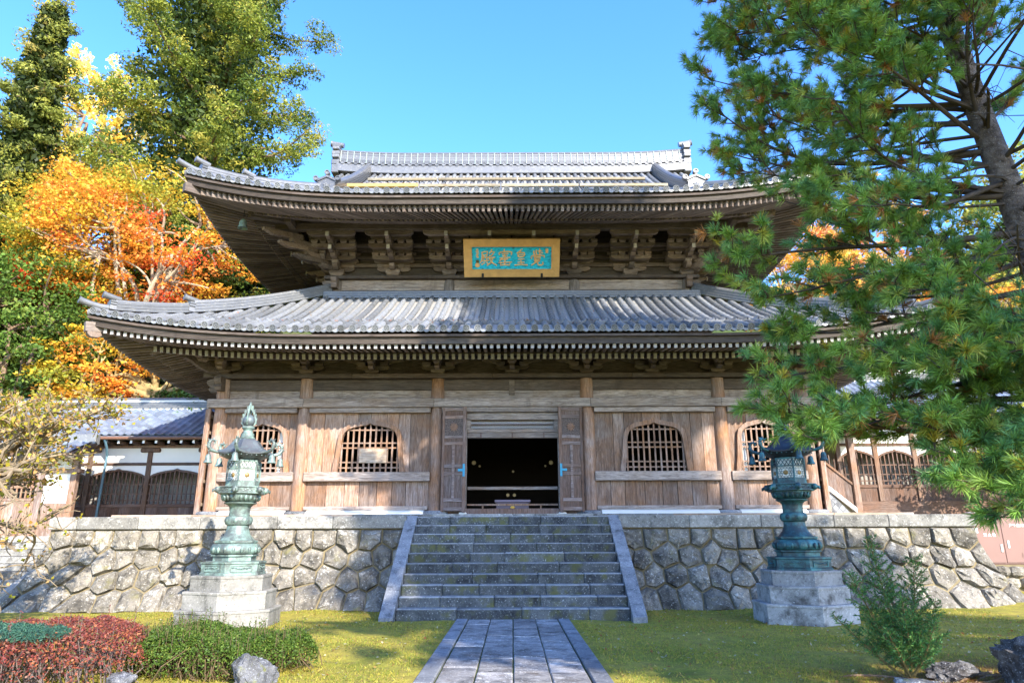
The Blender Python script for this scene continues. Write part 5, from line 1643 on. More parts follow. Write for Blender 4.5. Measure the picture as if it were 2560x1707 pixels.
        MB().lathe([(0.001, 0.02), (0.03, 0.014), (0.05, 0.0)], 8, cap=False).build('crest_disc', GOLD, L, 60, loc=((R_in - 0.004) * math.cos(a2), (R_in - 0.004) * math.sin(a2), (f0 + f1) / 2), rot=(0, PI / 2, a2))
    # roof with flared ribs
    z = 3.0
    prof = [(0.30, z - 0.0), (0.38, z + 0.03), (0.46, z + 0.06), (0.50, z + 0.085), (0.525, z + 0.10), (0.53, z + 0.125), (0.50, z + 0.14), (0.43, z + 0.165), (0.36, z + 0.215), (0.295, z + 0.30), (0.245, z + 0.375), (0.20, z + 0.415), (0.15, z + 0.43)]
    vs = []; fs = []; n = 36
    for j, (r, zz) in enumerate(prof):
        for i in range(n):
            a = r0 + 2 * PI * i / n
            ph = (i % 6) / 6.0
            k = abs(ph - 0.5) * 2          # 1 at the corners, 0 mid face
            hexr = r * 0.866 / math.cos((ph - 0.5) * PI / 3)
            rr = hexr * (1 + 0.04 * k ** 2)
            up = 0.045 * k ** 3 * max(0, min(1, (r - 0.2) / 0.3))
            vs.append((rr * math.cos(a), rr * math.sin(a), zz + up))
    for j in range(len(prof) - 1):
        for i in range(n):
            k = (i + 1) % n
            fs.append((j * n + i, j * n + k, (j + 1) * n + k, (j + 1) * n + i))
    mb = MB(); mb.add(vs, fs); mb.build('roof', BD, L, 38)
    for i in range(30):
        a = 2 * PI * (i + 0.5) / 30
        ph = ((i + 0.5) / 5.0) % 1.0
        rr = 0.50 * 0.866 / math.cos((ph - 0.5) * PI / 3)
        MB().lathe([(0.001, 0.012), (0.012, 0.006), (0.014, -0.008)], 6, cap=False).build('eave_stud', BELL, L, False, loc=(rr * math.cos(a + r0), rr * math.sin(a + r0), z + 0.082 + 0.0))
    # curling corner ornaments and bells
    for i in range(6):
        a = r0 + PI / 3 * i
        orn = bpy.data.objects.new('corner_ornament', None); COL.objects.link(orn); orn.parent = L; orn.empty_display_size = 0.05
        orn.location = (0.50 * math.cos(a), 0.50 * math.sin(a), z + 0.14); orn.rotation_euler = (0, 0, a)
        mb = MB().tube([(-0.08, 0, 0.0), (0.05, 0, 0.0), (0.15, 0, 0.03), (0.205, 0, 0.09), (0.205, 0, 0.17), (0.165, 0, 0.225), (0.11, 0, 0.22), (0.09, 0, 0.175), (0.12, 0, 0.145)],
                        [0.022, 0.03, 0.036, 0.036, 0.032, 0.028, 0.022, 0.018, 0.010], 8)
        for (p, q, r_) in (((0.19, 0, 0.20), (0.245, 0, 0.255), 0.018), ((0.205, 0, 0.10), (0.275, 0, 0.12), 0.018), ((0.12, 0, 0.225), (0.13, 0, 0.285), 0.016),
                           ((0.15, 0.0, 0.04), (0.215, 0.0, 0.015), 0.02), ((0.10, 0.02, 0.20), (0.06, 0.045, 0.235), 0.014), ((0.10, -0.02, 0.20), (0.06, -0.045, 0.235), 0.014), ((0.20, 0.02, 0.15), (0.23, 0.06, 0.19), 0.012), ((0.20, -0.02, 0.15), (0.23, -0.06, 0.19), 0.012)):
            mb.tube([p, tuple((Vector(p) + Vector(q)) / 2), q], [r_, r_ * 0.8, 0.003], 5)
        o = bpy.data.objects.new('dragon_curl', mb.mesh('dragon_curl', BELL, 50)); COL.objects.link(o); o.parent = orn
        mb = MB().lathe([(0.012, 0.17), (0.035, 0.165), (0.052, 0.13), (0.058, 0.06), (0.085, 0.0), (0.078, 0.0), (0.05, 0.05), (0.02, 0.14)], 14, (0.19, 0, -0.22), cap=False)
        mb.tube([(0.19, 0, -0.05), (0.19, 0, 0.03)], 0.007, 5); mb.tube([(0.19, 0, -0.09), (0.19, 0, -0.255)], [0.005, 0.010], 5)
        o = bpy.data.objects.new('corner_bell', mb.mesh('corner_bell', BELL, 45)); COL.objects.link(o); o.parent = orn
    z = 3.43
    rt([(0.15, z), (0.155, z + 0.02), (0.125, z + 0.04), (0.125, z + 0.10), (0.10, z + 0.115), (0.085, z + 0.16), (0.10, z + 0.19), (0.12, z + 0.21), (0.12, z + 0.245), (0.085, z + 0.26)], 'finial_neck', B, 18)
    rt([(0.07, z + 0.255), (0.105, z + 0.29), (0.125, z + 0.35), (0.115, z + 0.41), (0.075, z + 0.465), (0.02, z + 0.50), (0.001, z + 0.505)], 'jewel', BD, 20)
    # flame halo: two crossing toothed leaves
    out = [(0.0, 0.75), (0.035, 0.66), (0.06, 0.68), (0.07, 0.58), (0.105, 0.60), (0.11, 0.50), (0.145, 0.51), (0.14, 0.42), (0.165, 0.42), (0.15, 0.34), (0.165, 0.33), (0.12, 0.27)]
    inn = [(0.0, 0.60), (0.02, 0.59), (0.035, 0.575), (0.05, 0.55), (0.065, 0.52), (0.078, 0.49), (0.09, 0.46), (0.10, 0.43), (0.106, 0.40), (0.108, 0.36), (0.106, 0.32), (0.09, 0.27)]
    for q in range(2):
        mb = MB()
        for sg in (-1, 1):
            mb.band([(sg * a * 0.95, z + b) for a, b in out], [(sg * a, z + b) for a, b in inn], 'y', -0.012, 0.012)
        mb.build('flame', BELL, L, False, rot=(0, 0, q * PI / 2))
    L.location = loc; L.rotation_euler = (0, 0, rz)
    return L
PANEL = plain('lantern_paper', (0.72, 0.72, 0.66), 0.8, 0.1, 0, 0.05, 3, 0)
PED_S = PED
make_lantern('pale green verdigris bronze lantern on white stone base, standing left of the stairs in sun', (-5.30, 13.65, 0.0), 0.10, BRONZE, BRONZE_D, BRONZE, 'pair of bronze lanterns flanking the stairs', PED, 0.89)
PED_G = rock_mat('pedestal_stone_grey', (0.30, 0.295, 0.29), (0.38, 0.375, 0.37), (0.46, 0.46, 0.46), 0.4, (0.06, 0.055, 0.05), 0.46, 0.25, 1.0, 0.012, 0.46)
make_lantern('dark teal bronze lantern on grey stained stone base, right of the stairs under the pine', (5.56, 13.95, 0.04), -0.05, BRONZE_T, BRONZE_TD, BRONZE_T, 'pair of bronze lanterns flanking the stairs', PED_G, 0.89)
# ================================================================== side corridors and small structures
W_POST = wood('wood_post_brown', 'z', (0.13, 0.065, 0.035), (0.26, 0.14, 0.08), (0.24, 0.19, 0.16), 0.3)
tile_m = MB()
# interlocking tile: shallow S section, one piece
sec = [(-0.125, 0.03), (-0.10, 0.045), (-0.065, 0.035), (-0.02, 0.004), (0.04, -0.006), (0.09, 0.006), (0.125, 0.03)]
tile_m.band([(a, b) for a, b in sec], [(a, b - 0.03) for a, b in sec], 'y', -0.03, 0.27)
tile_m = tile_m.mesh('roof_tile', TILE_B)
def corridor(name, label, x0, x1, yw, ye, yr, ze, zr, zf, posts, tiles_x, flip=1):
    C = thing(name, label, 'corridor', ((x0 + x1) / 2, yw, zf))
    sl = math.atan2(zr - ze, yr - ye); L = math.hypot(zr - ze, yr - ye)
    nrow = int(L / 0.235) + 1
    xa, xb = tiles_x
    ncol = int((xb - xa) / 0.25)
    roof = link('roof', None, C, loc=((x0 + x1) / 2, ye, ze)); roof.empty_display_size = 0.1
    for r in range(nrow):
        for c in range(ncol):
            t = (r + 0.0) / nrow
            o = link('roof_tile', tile_m, roof, rot=(sl - 0.035, 0, 0))
            o.location = (xa + 0.25 * (c + 0.5), ye + (yr - ye) * t, ze + (zr - ze) * t + 0.045)
    MB().prism([(ye - 0.02, ze - 0.03), (yr, zr - 0.03), (yr + (yr - ye), ze - 0.03), (yr + (yr - ye), ze - 0.12), (yr, zr - 0.14), (ye - 0.02, ze - 0.09)], 'x', x0, x1).build('roof_deck', TILE_B, roof)
    mb = MB()
    for k in range(4):
        w_ = 0.17 - 0.012 * k
        mb.box(x0, x1, yr - w_, yr + w_, zr + 0.02 + k * 0.075, zr + 0.088 + k * 0.075)
    tag(mb.build('ridge_courses', TILE_R, roof), kind='stuff')
    MB().box(x0, x1, yr - 0.14, yr + 0.14, zr - 0.05, zr + 0.3).build('ridge_core', PLASTER, roof)
    MB().tube([(x0, yr, zr + 0.33), (x1, yr, zr + 0.33)], 0.095, 12).build('ridge_cap', TILE_R, roof, smooth=40)
    MB().box(x0, x1, ye - 0.04, ye + 0.0, ze - 0.15, ze - 0.03, 0.006).build('fascia', W_POST, roof)
    MB().tube([(x0, ye - 0.10, ze - 0.10), (x1, ye - 0.10, ze - 0.10)], 0.045, 8).build('gutter', plain('copper_gutter', (0.20, 0.10, 0.06), 0.5, 0.4, 0.2), roof, smooth=40)
    xx = x0 + 0.2
    while xx < x1:
        MB().box(xx - 0.035, xx + 0.035, ye + 0.02, yw, ze - 0.25, ze - 0.155).build('rafter', W_POST, C)
        MB().box(xx - 0.036, xx + 0.036, ye + 0.012, ye + 0.0195, ze - 0.25, ze - 0.156).build('rafter_end', WHITE, C)
        xx += 0.40
    zt = ze - 0.12
    MB().box(x0, x1, yw - 0.09, yw + 0.09, zt - 0.22, zt - 0.13, 0.008).build('top_plate', W_POST, C)
    MB().box(x0, x1, yw - 0.02, yw + 0.05, zf + 1.78, zt - 0.13).build('plaster_wall', PLASTER, C)
    MB().box(x0, x1, yw + 0.9, yw + 0.95, zf, zt).build('inner_wall', plain('dim_plaster', (0.30, 0.28, 0.25), 0.9, 0.1), C)
    for px in posts:
        MB().box(px - 0.075, px + 0.075, yw - 0.075, yw + 0.075, zf, zt - 0.22, 0.008).build('post', W_POST, C)
        MB().box(px - 0.32, px + 0.32, yw - 0.11, yw + 0.02, zt - 0.36, zt - 0.225, 0.03).build('post_bracket', W_POST, C)
    MB().box(x0, x1, yw - 0.05, yw - 0.021, zf + 1.74, zf + 1.83, 0.004).build('nuki_rail', W_DARKH, C)
    for a, b in zip(posts[:-1], posts[1:]):
        w2_ = (b - a) / 2 - 0.075; xc = (a + b) / 2
        N = 16
        top = [(xc - w2_ + 2 * w2_ * i / N, zf + 1.40 + 0.20 * math.sin(PI * i / N) ** 0.7 + (0.04 if i == N // 2 else 0)) for i in range(N + 1)]
        MB().band([(p, z - 0.07) for p, z in top], top, 'y', yw - 0.06, yw + 0.03).build('window_head', W_DARKH, C)
        MB().band(top, [(p, zf + 1.74) for p, z in top], 'y', yw - 0.018, yw + 0.04).build('plaster_panel', PLASTER, C)
        m = int(2 * w2_ / 0.135)
        for i in range(m):
            p = xc - w2_ + 2 * w2_ * (i + 0.5) / m
            zz = zf + 1.36 + 0.20 * math.sin(PI * (i + 0.5) / m) ** 0.7
            MB().box(p - 0.018, p + 0.018, yw - 0.03, yw + 0.01, zf + 0.52, zz).build('lattice_bar', W_DARK, C)
        for z in (0.62, 0.82, 1.12):
            MB().box(a + 0.076, b - 0.076, yw - 0.024, yw + 0.004, zf + z, zf + z + 0.035).build('lattice_rail', W_DARKH, C)
        MB().box(a + 0.076, b - 0.076, yw - 0.05, yw + 0.04, zf + 0.42, zf + 0.52, 0.006).build('sill', W_DARKH, C)
        nb = 5
        for i in range(nb):
            p0 = a + 0.076 + (b - a - 0.152) * i / nb; p1 = a + 0.076 + (b - a - 0.152) * (i + 1) / nb
            MB().box(p0 + 0.002, p1 - 0.002, yw - 0.02, yw + 0.02, zf, zf + 0.42).build('dado_board', W_DARK, C)
    return C
LC = corridor('roofed_corridor', 'corridor with blue-grey tile roof, white plaster and lattice windows left of the hall', -19.6, -8.75, 22.4, 21.85, 24.2, 4.72, 6.0, 2.08,
              [-19.4, -17.5, -15.6, -13.7, -11.78, -9.9], (-17.2, -8.75))
RC = corridor('roofed_corridor', 'corridor with blue tile roof half hidden behind the pine right of the hall', 10.35, 20.0, 22.2, 21.6, 24.2, 5.34, 6.95, 2.6,
              [10.5, 11.7, 12.95, 14.6, 16.4, 18.2, 19.9], (11.4, 18.4))
MB().box(10.36, 20.0, 22.0, 24.0, 0.2, 2.59).build('foundation', W_DARKH, RC)
MB().box(-19.6, -8.8, 22.15, 24.0, 1.2, 2.085).build('foundation', CAPST, LC)
# drainpipe
MB().tube([(-13.0, 21.78, 4.58), (-13.0, 21.95, 4.35), (-13.1, 22.2, 4.1), (-13.15, 22.22, 2.1)], 0.04, 8).build('drainpipe', plain('blue_drainpipe', (0.10, 0.19, 0.24), 0.5, 0.4), LC, smooth=40)

# ---- side gate at the far left, half hidden by branches
G = thing('side_gate', 'brown wooden side gate with plank door and small tiled roof at far left', 'gate', (-15.2, 20.6, 1.7))
for px in (-16.6, -15.35, -13.95, -13.0):
    MB().box(px - 0.09, px + 0.09, 20.5, 20.68, 1.55, 4.05, 0.01).build('post', W_COL, G)
for i in range(4):
    a = -15.26 + 1.22 * i / 4
    MB().box(a + 0.003, a + 1.22 / 4 - 0.003, 20.56, 20.61, 1.60, 2.62, 0.004).build('door_board', W_V, G)
for i in range(9):
    p = -15.2 + 1.12 * i / 8
    MB().box(p - 0.018, p + 0.018, 20.56, 20.60, 2.70, 3.35).build('lattice_bar', W_COL, G)
for z in (2.62, 2.98, 3.35):
    MB().box(-15.26, -14.04, 20.54, 20.63, z, z + 0.07).build('door_rail', W_COL, G)
for a, b in ((-16.5, -15.44), (-13.86, -13.09)):
    MB().box(a, b, 20.57, 20.62, 2.55, 3.9).build('plaster_panel', PLASTER, G)
    MB().box(a, b, 20.56, 20.63, 1.6, 2.549).build('dado_board', W_V, G)
MB().box(-17.2, -12.8, 20.48, 20.70, 3.42, 3.54, 0.008).build('lintel', W_COL, G)
MB().box(-17.4, -12.7, 19.9, 20.0, 3.84, 3.93, 0.006).build('eave_fascia', W_PALE, G)
for i in range(18):
    for r in range(4):
        o = link('roof_tile', tile_m, G, rot=(0.40, 0, 0)); o.location = (-17.3 + 0.25 * (i + 0.5), 19.88 + 0.235 * r, 3.98 + 0.1 * r)
MB().prism([(19.88, 3.94), (20.9, 4.36), (20.9, 4.25), (19.88, 3.86)], 'x', -17.4, -12.7).build('roof_deck', W_POST, G)
MB().box(-17.4, -12.7, 20.80, 21.05, 4.30, 4.62, 0.02).build('ridge', TILE_R, G)

ss_ = thing('stone_steps', 'sunlit stone steps with sloping side slab climbing to the side gate', 'steps', (-14.5, 17.6, 0.4))
for k in range(8):
    z = 0.42 + 0.17 * k
    MB().box(-18.0, -11.75, 16.9 + 0.36 * k, 22.0 - 0.01 * k, z - 0.165, z, 0.012).build('step', CAPST, ss_)
MB().prism([(16.6, 0.0), (20.2, 0.0), (20.2, 1.75), (19.4, 1.75), (16.6, 0.36)], 'x', -11.74, -11.45).build('side_slab', PED, ss_)

# ---- right: stair wing between hall and corridor, with diamond stone face
SW = thing('stair_wing', 'sloping wooden stair passage with diamond stone base beside the right hall corner', 'passage', (10.2, 21.0, 2.1))
DI = 0.16
dia = MB()
dm = MB().prism([(0, -DI / 2 * 1.35), (DI / 2 * 1.2, 0), (0, DI / 2 * 1.35), (-DI / 2 * 1.2, 0)], 'y', -0.03, 0.03).mesh('diamond_stone', STRING)
zline = lambda x: 3.15 - (x - 9.15) * 0.85
for i in range(12):
    for j in range(12):
        x = 9.25 + DI * 1.26 * (i + 0.5 * (j % 2)); z = 2.12 + DI * 0.71 * j
        if x < 10.15 and z < zline(x) - 0.1: link('diamond_stone', dm, SW).location = (x, 21.0, z)
MB().prism([(9.1, 2.05), (10.25, 2.05), (10.25, zline(10.25)), (9.1, zline(9.1))], 'y', 21.01, 21.2).build('stone_backing', MORTAR, SW)
MB().prism([(9.1, zline(9.1)), (10.25, zline(10.25)), (10.25, zline(10.25) + 0.14), (9.1, zline(9.1) + 0.14)], 'y', 20.9, 21.25).build('coping', PLASTER, SW)
for i in range(5):
    a = 9.12 + i * 0.222
    MB().prism([(a, zline(a) + 0.142), (a + 0.22, zline(a + 0.22) + 0.142), (a + 0.22, zline(a + 0.22) + 0.80), (a, zline(a) + 0.80)], 'y', 21.0, 21.05).build('board', W_DOOR, SW)
MB().prism([(9.1, zline(9.1) + 0.802), (10.25, zline(10.25) + 0.802), (10.25, zline(10.25) + 0.88), (9.1, zline(9.1) + 0.88)], 'y', 20.96, 21.09).build('rail', W_POST, SW)
for i in range(7):
    a = 9.2 + i * 0.15
    MB().box(a - 0.015, a + 0.015, 21.0, 21.04, zline(a) + 0.86, zline(a) + 1.2).build('lattice_bar', W_DARK, SW)
for px in (9.05, 10.35):
    MB().box(px - 0.09, px + 0.09, 20.92, 21.10, 2.08, 4.6, 0.01).build('post', W_COL, SW)
MB().box(8.9, 11.3, 20.85, 21.05, 4.45, 4.62, 0.02).build('beam', W_COL, SW)
MB().tube([(10.3, 20.3, 4.72), (12.1, 20.75, 4.85)], 0.10, 10).build('round_beam', W_COL, SW, smooth=40)
MB().box(9.0, 11.2, 20.4, 22.2, 4.78, 4.84).build('ceiling', W_POST, SW)
for i in range(10):
    for r in range(8):
        o = link('roof_tile', tile_m, SW, rot=(0.52, 0, 0)); o.location = (8.9 + 0.25 * (i + 0.5), 20.15 + 0.2 * r, 4.98 + 0.12 * r)
MB().prism([(20.15, 4.86), (21.9, 5.90), (21.9, 5.8), (20.15, 4.80)], 'x', 8.85, 11.35).build('roof_deck', W_POST, SW)
for i in range(6):
    x = 9.1 + 0.4 * i
    MB().prism([(20.2, 4.72), (21.6, 5.45), (21.6, 5.35), (20.2, 4.62)], 'x', x - 0.035, x + 0.035).build('rafter', W_POST, SW)

# ---- fire hydrant cabinet on a low rubble wall
HB = thing('hydrant_cabinet', 'brown metal fire hydrant cabinet with two doors beside the platform end', 'cabinet', (12.4, 17.6, 0.86))
CB = plain('cabinet_brown_paint', (0.19, 0.105, 0.085), 0.45, 0.4, 0, 0.06, 3, 0.03)
MB().box(11.25, 13.6, 17.46, 17.95, 0.86, 1.98, 0.01).build('body', CB, HB)
MB().box(11.2, 13.65, 17.38, 18.0, 1.982, 2.03, 0.008).build('top', CB, HB)
MB().box(11.26, 12.02, 17.435, 17.459, 0.90, 1.96, 0.006).build('door', CB, HB)
MB().box(12.03, 13.58, 17.435, 17.459, 0.90, 1.96, 0.006).build('door', CB, HB)
for x, z in ((12.13, 1.33), (11.95, 1.24)):
    MB().box(x - 0.025, x + 0.025, 17.42, 17.434, z - 0.09, z + 0.09, 0.004).build('handle', plain('steel_handle', (0.5, 0.55, 0.6), 0.3, 0.5, 0.8), HB)
MB().lathe([(0.05, 0), (0.045, 0.03), (0.025, 0.055), (0.001, 0.06)], 12).build('lamp', plain('red_lamp', (0.35, 0.01, 0.01), 0.3, 0.5), HB, smooth=50, loc=(11.62, 17.434, 1.84), rot=(PI / 2, 0, 0))
MB().box(11.33, 11.44, 17.43, 17.4345, 1.60, 1.72).build('sticker', plain('pale_sticker', (0.5, 0.65, 0.6), 0.5, 0.3), HB)
for i in range(4):
    MB().box(12.42, 12.62, 17.425, 17.434, 1.02 + 0.03 * i, 1.035 + 0.03 * i).build('louvre', CB, HB)
WP = plain('white_letters', (0.8, 0.8, 0.78), 0.6, 0.2)
for s, x, z, sz in (('\u5c4b\u5916\u6d88\u706b\u6813', 12.44, 1.77, 0.085), ('\u6d88', 11.60, 1.545, 0.085), ('\u706b', 11.71, 1.545, 0.085), ('\u6813', 11.82, 1.545, 0.085)):
    me = text_mesh(s, sz, 0.002, 0.001, 'lettering', WP)
    o = link('lettering', me, HB); o.location = (x, 17.431, z); o.rotation_euler = (PI / 2, 0, 0)
MB().lathe([(0.02, 0), (0.02, 0.03), (0.13, 0.05), (0.14, 0.065), (0.001, 0.075)], 14).build('lamp_dish', WHITE, HB, smooth=40, loc=(11.50, 17.66, 2.03))
LW = thing('low_rubble_wall', 'low rubble stone wall under the hydrant cabinet', 'wall', (13, 17.5, 0.2))
_lr = random.Random(8)
x = 11.0
while x < 16:
    for r in range(2):
        wd = _lr.uniform(0.26, 0.4); z = 0.30 + 0.27 * r
        mb = MB().lathe([(0.10, -0.13), (0.17, -0.08), (0.19, 0.0), (0.165, 0.09), (0.08, 0.125)], 8)
        mb.v = [(a * wd / 0.34 + _lr.uniform(-.015, .015), b * 0.9 + _lr.uniform(-.02, .02), c + _lr.uniform(-.012, .012)) for a, b, c in mb.v]
        mb.build('stone', STONE, LW, loc=(x + (0.14 if r else 0), 17.42, z + 0.13))
    x += 0.34
MB().box(11.0, 16.2, 17.40, 18.0, 0.1, 0.855).build('backing', MORTAR, LW)
# ================================================================== vegetation
FK = 1.75
def unit(v):
    return v / np.maximum(np.linalg.norm(v, axis=-1, keepdims=True), 1e-9)
def leaf_quads(rng, C, N, length, width, cols, jit=0.25):
    """diamond leaf for each centre"""
    n = len(C)
    r = rng.normal(size=(n, 3))
    u = unit(np.cross(N, r)); v = np.cross(N, u)
    L = (length * rng.uniform(0.7, 1.25, (n, 1))); Wd = width * rng.uniform(0.7, 1.25, (n, 1))
    fold = N * (Wd * rng.uniform(-0.25, 0.25, (n, 1)))
    V = np.stack([C - u * L * 0.5, C + v * Wd * 0.5 + fold, C + u * L * 0.5, C - v * Wd * 0.5 + fold], 1).reshape(-1, 3)
    F = np.arange(4 * n).reshape(n, 4)
    c = np.repeat(np.clip(cols * rng.uniform(1 - jit, 1 + jit, (n, 1)), 0, 1), 4, axis=0)
    return V, F, c
def pal(rng, n, cols, wts=None):
    cols = np.array(cols, dtype=float)
    wts = None if wts is None else np.array(wts) / np.sum(wts)
    return cols[rng.choice(len(cols), n, p=wts)]
def crown(name, parent, V, F, c, mat):
    o = link(name, mesh_np(name, V, F, cols=c, mat=mat), parent); tag(o, kind='stuff') if False else None
    return o
def bend(p0, p1, k, rng, n=6, sag=0.0):
    p0 = np.array(p0, float); p1 = np.array(p1, float)
    off = rng.normal(size=3) * k * np.linalg.norm(p1 - p0)
    out = []
    for i in range(n + 1):
        t = i / n
        p = p0 + (p1 - p0) * t + off * math.sin(PI * t)
        p[2] += sag * math.sin(PI * t)
        out.append(tuple(p))
    return out

def conifer(name, label, base, H, z0, prof, nb, per, leaf, cols, wts, seed, trunk_r=0.45, clump=0.55, group=None, bark=BARK_M, droop=0.12, flat=0.55, ncl=12, tip_up=0.12, dark=None, side=0.20):
    """cedar: trunk, limbs in loose whorls, foliage in clumps along the outer part of each limb. prof(t)->radius, t 0..1 over crown"""
    rng = np.random.default_rng(seed)
    side_k = side
    T = thing(name, label, 'tree', base, group)
    base = np.array(base, float)
    lean = rng.normal(size=2) * 0.01 * H
    tp = lambda z: base + np.array([lean[0] * z / H, lean[1] * z / H, z])
    MB().tube([tuple(tp(z)) for z in np.linspace(-0.5, H * 0.98, 12)], [max(0.03, trunk_r * (1 - 0.95 * k / 11)) for k in range(12)], 9).build('trunk', bark, T, smooth=50)
    limbs = MB(); Cs = []; 
    for b in range(nb):
        t = (b + rng.uniform(0, 1)) / nb
        t = t ** 1.15
        z = z0 + (H - z0) * t
        R = prof(t) * rng.uniform(0.62, 1.12)
        az = b * 2.39996 + rng.uniform(-0.4, 0.4)
        d = np.array([math.cos(az), math.sin(az), 0])
        p0 = tp(z - 0.05 * R)
        pts = []
        for i in range(7):
            s = i / 6
            p = p0 + d * R * s + np.array([0, 0, R * (0.10 * s - droop * 2 * s * s + tip_up * s ** 4)])
            p = p + rng.normal(size=3) * 0.03 * R * (s > 0)
            pts.append(p)
        limbs.tube([tuple(p) for p in pts], [max(0.012, 0.05 * R * 0.35 * (1 - 0.85 * i / 6) + 0.01) for i in range(7)], 5)
        k = max(3, int(ncl * R / max(prof(0.3), 0.1)))
        for j in range(k):
            s = rng.uniform(0.06, 1.03) ** 0.8
            i0 = min(int(s * 6), 5); f = s * 6 - i0
            p = pts[i0] * (1 - f) + pts[i0 + 1] * f
            sv = np.array([-d[1], d[0], 0]) * rng.normal() * side_k * R * (0.4 + 0.8 * (1 - s))
            Cs.append((p + sv + np.array([0, 0, rng.normal() * 0.05 * R]), clump * rng.uniform(0.65, 1.25)))
    tag(limbs.build('limbs', bark, T, smooth=60), kind='stuff')
    n = len(Cs)
    cc = np.array([c[0] for c in Cs]); cr = np.array([c[1] for c in Cs])
    P = np.repeat(cc, per, axis=0); Rr = np.repeat(cr, per)[:, None]
    off = unit(rng.normal(size=(n * per, 3))) * rng.uniform(0.35, 1.0, (n * per, 1)) ** 0.6
    off[:, 2] *= flat
    C = P + off * Rr
    N = unit(off * np.array([1, 1, 1.0]) + rng.normal(size=off.shape) * 0.45 + np.array([0, 0, 0.35]))
    cb = np.repeat(pal(rng, n, cols, wts), per, axis=0) * FK
    V, F, c = leaf_quads(rng, C, N, leaf, leaf * 0.42, cb)
    if dark is not None:                                   # inner leaves coloured dark to imitate shade within the crown
        k = n * 14
        t = rng.uniform(0, 0.9, k); rr = np.array([prof(q) for q in t]) * rng.uniform(0.1, 0.62, k); az = rng.uniform(0, 2 * PI, k)
        C2 = np.stack([base[0] + rr * np.cos(az), base[1] + rr * np.sin(az), base[2] + z0 + (H - z0) * t], -1)
        V2, F2, c2 = leaf_quads(rng, C2, unit(rng.normal(size=C2.shape)), leaf * 2.0, leaf * 0.9, np.tile(np.array(dark), (k, 1)))
        F = np.concatenate([F, F2 + len(V)]); V = np.concatenate([V, V2]); c = np.concatenate([c, c2])
    crown('crown', T, V, F, c, LEAF)
    return T

def broad(name, label, base, trunk_top, centre, rad, ncl, per, leaf, cols, wts, seed, bark=BARK_P, clump=(0.8, 0.22), limbs=9, trunk_r=0.2, group=None, shell=0.55, cat='tree', up=0.9, spread=1.0):
    """deciduous tree: forked trunk, limbs to foliage sprays lying in tiers"""
    rng = np.random.default_rng(seed)
    T = thing(name, label, cat, base, group)
    base = np.array(base, float); tt = np.array(trunk_top, float); ce = np.array(centre, float); rad = np.array(rad, float)
    MB().tube(bend(base - np.array([0, 0, 0.4]), tt, 0.05, rng), [trunk_r * (1 - 0.4 * i / 6) for i in range(7)], 8).build('trunk', bark, T, smooth=50)
    dirs = unit(rng.normal(size=(ncl, 3)))
    rr = rng.uniform(shell, 1.0, (ncl, 1)) ** 0.8
    cc = ce + dirs * rr * rad
    cc[:, 2] += 0.10 * rad[2] * rng.normal(size=ncl)
    mb = MB()
    idx = rng.choice(ncl, min(limbs * 5, ncl), replace=False)
    forks = []
    for i in range(limbs):
        e = ce + unit(rng.normal(size=3)) * rad * np.array([0.45, 0.45, 0.35])
        pts = bend(tt - np.array([0, 0, 0.1]), e, 0.10, rng)
        mb.tube(pts, [trunk_r * 0.55 * (1 - 0.6 * k / 6) for k in range(7)], 6)
        forks.append(np.array(pts[-1])); forks.append(np.array(pts[3]))
    fk = np.array(forks)
    for i in idx:
        d = np.linalg.norm(fk - cc[i], axis=1); j = d.argmin()
        mb.tube(bend(fk[j], cc[i], 0.08, rng, 5), [trunk_r * 0.24 * (1 - 0.75 * k / 5) + 0.008 for k in range(6)], 5)
    tag(mb.build('limbs', bark, T, smooth=60), kind='stuff')
    # leaf colour drifts through the crown in large patches
    q = 0.5 + 0.5 * vnoise(cc[:, 0] * 0.55 + cc[:, 2] * 0.3, cc[:, 2] * 0.6 - cc[:, 1] * 0.2, seed) + rng.normal(size=ncl) * 0.16
    q = np.argsort(np.argsort(q)) / ncl
    ww = np.cumsum(np.array(wts if wts is not None else [1] * len(cols), float)); ww /= ww[-1]
    cb = np.array(cols, float)[np.minimum(np.searchsorted(ww, q), len(cols) - 1)] * np.array([1.55, 1.65, 1.55])
    n = ncl * per
    off = unit(rng.normal(size=(n, 3))) * rng.uniform(0, 1, (n, 1)) ** 0.45
    sc = np.repeat(rng.uniform(0.6, 1.25, (ncl, 1)), per, axis=0)
    off = off * np.array([clump[0], clump[0], clump[1]]) * sc
    C = np.repeat(cc, per, axis=0) + off
    N = unit(rng.normal(size=(n, 3)) * 0.6 + np.array([0, -0.15, up]))
    V, F, c = leaf_quads(rng, C, N, leaf, leaf * 0.7, np.repeat(cb, per, axis=0))
    crown('crown', T, V, F, c, LEAF)
    return T

G_GOLD = [(0.16, 0.17, 0.022), (0.12, 0.145, 0.02), (0.06, 0.09, 0.014), (0.21, 0.185, 0.028)]
hz = lambda x, y: float(hill_z(x, y)) - 0.2
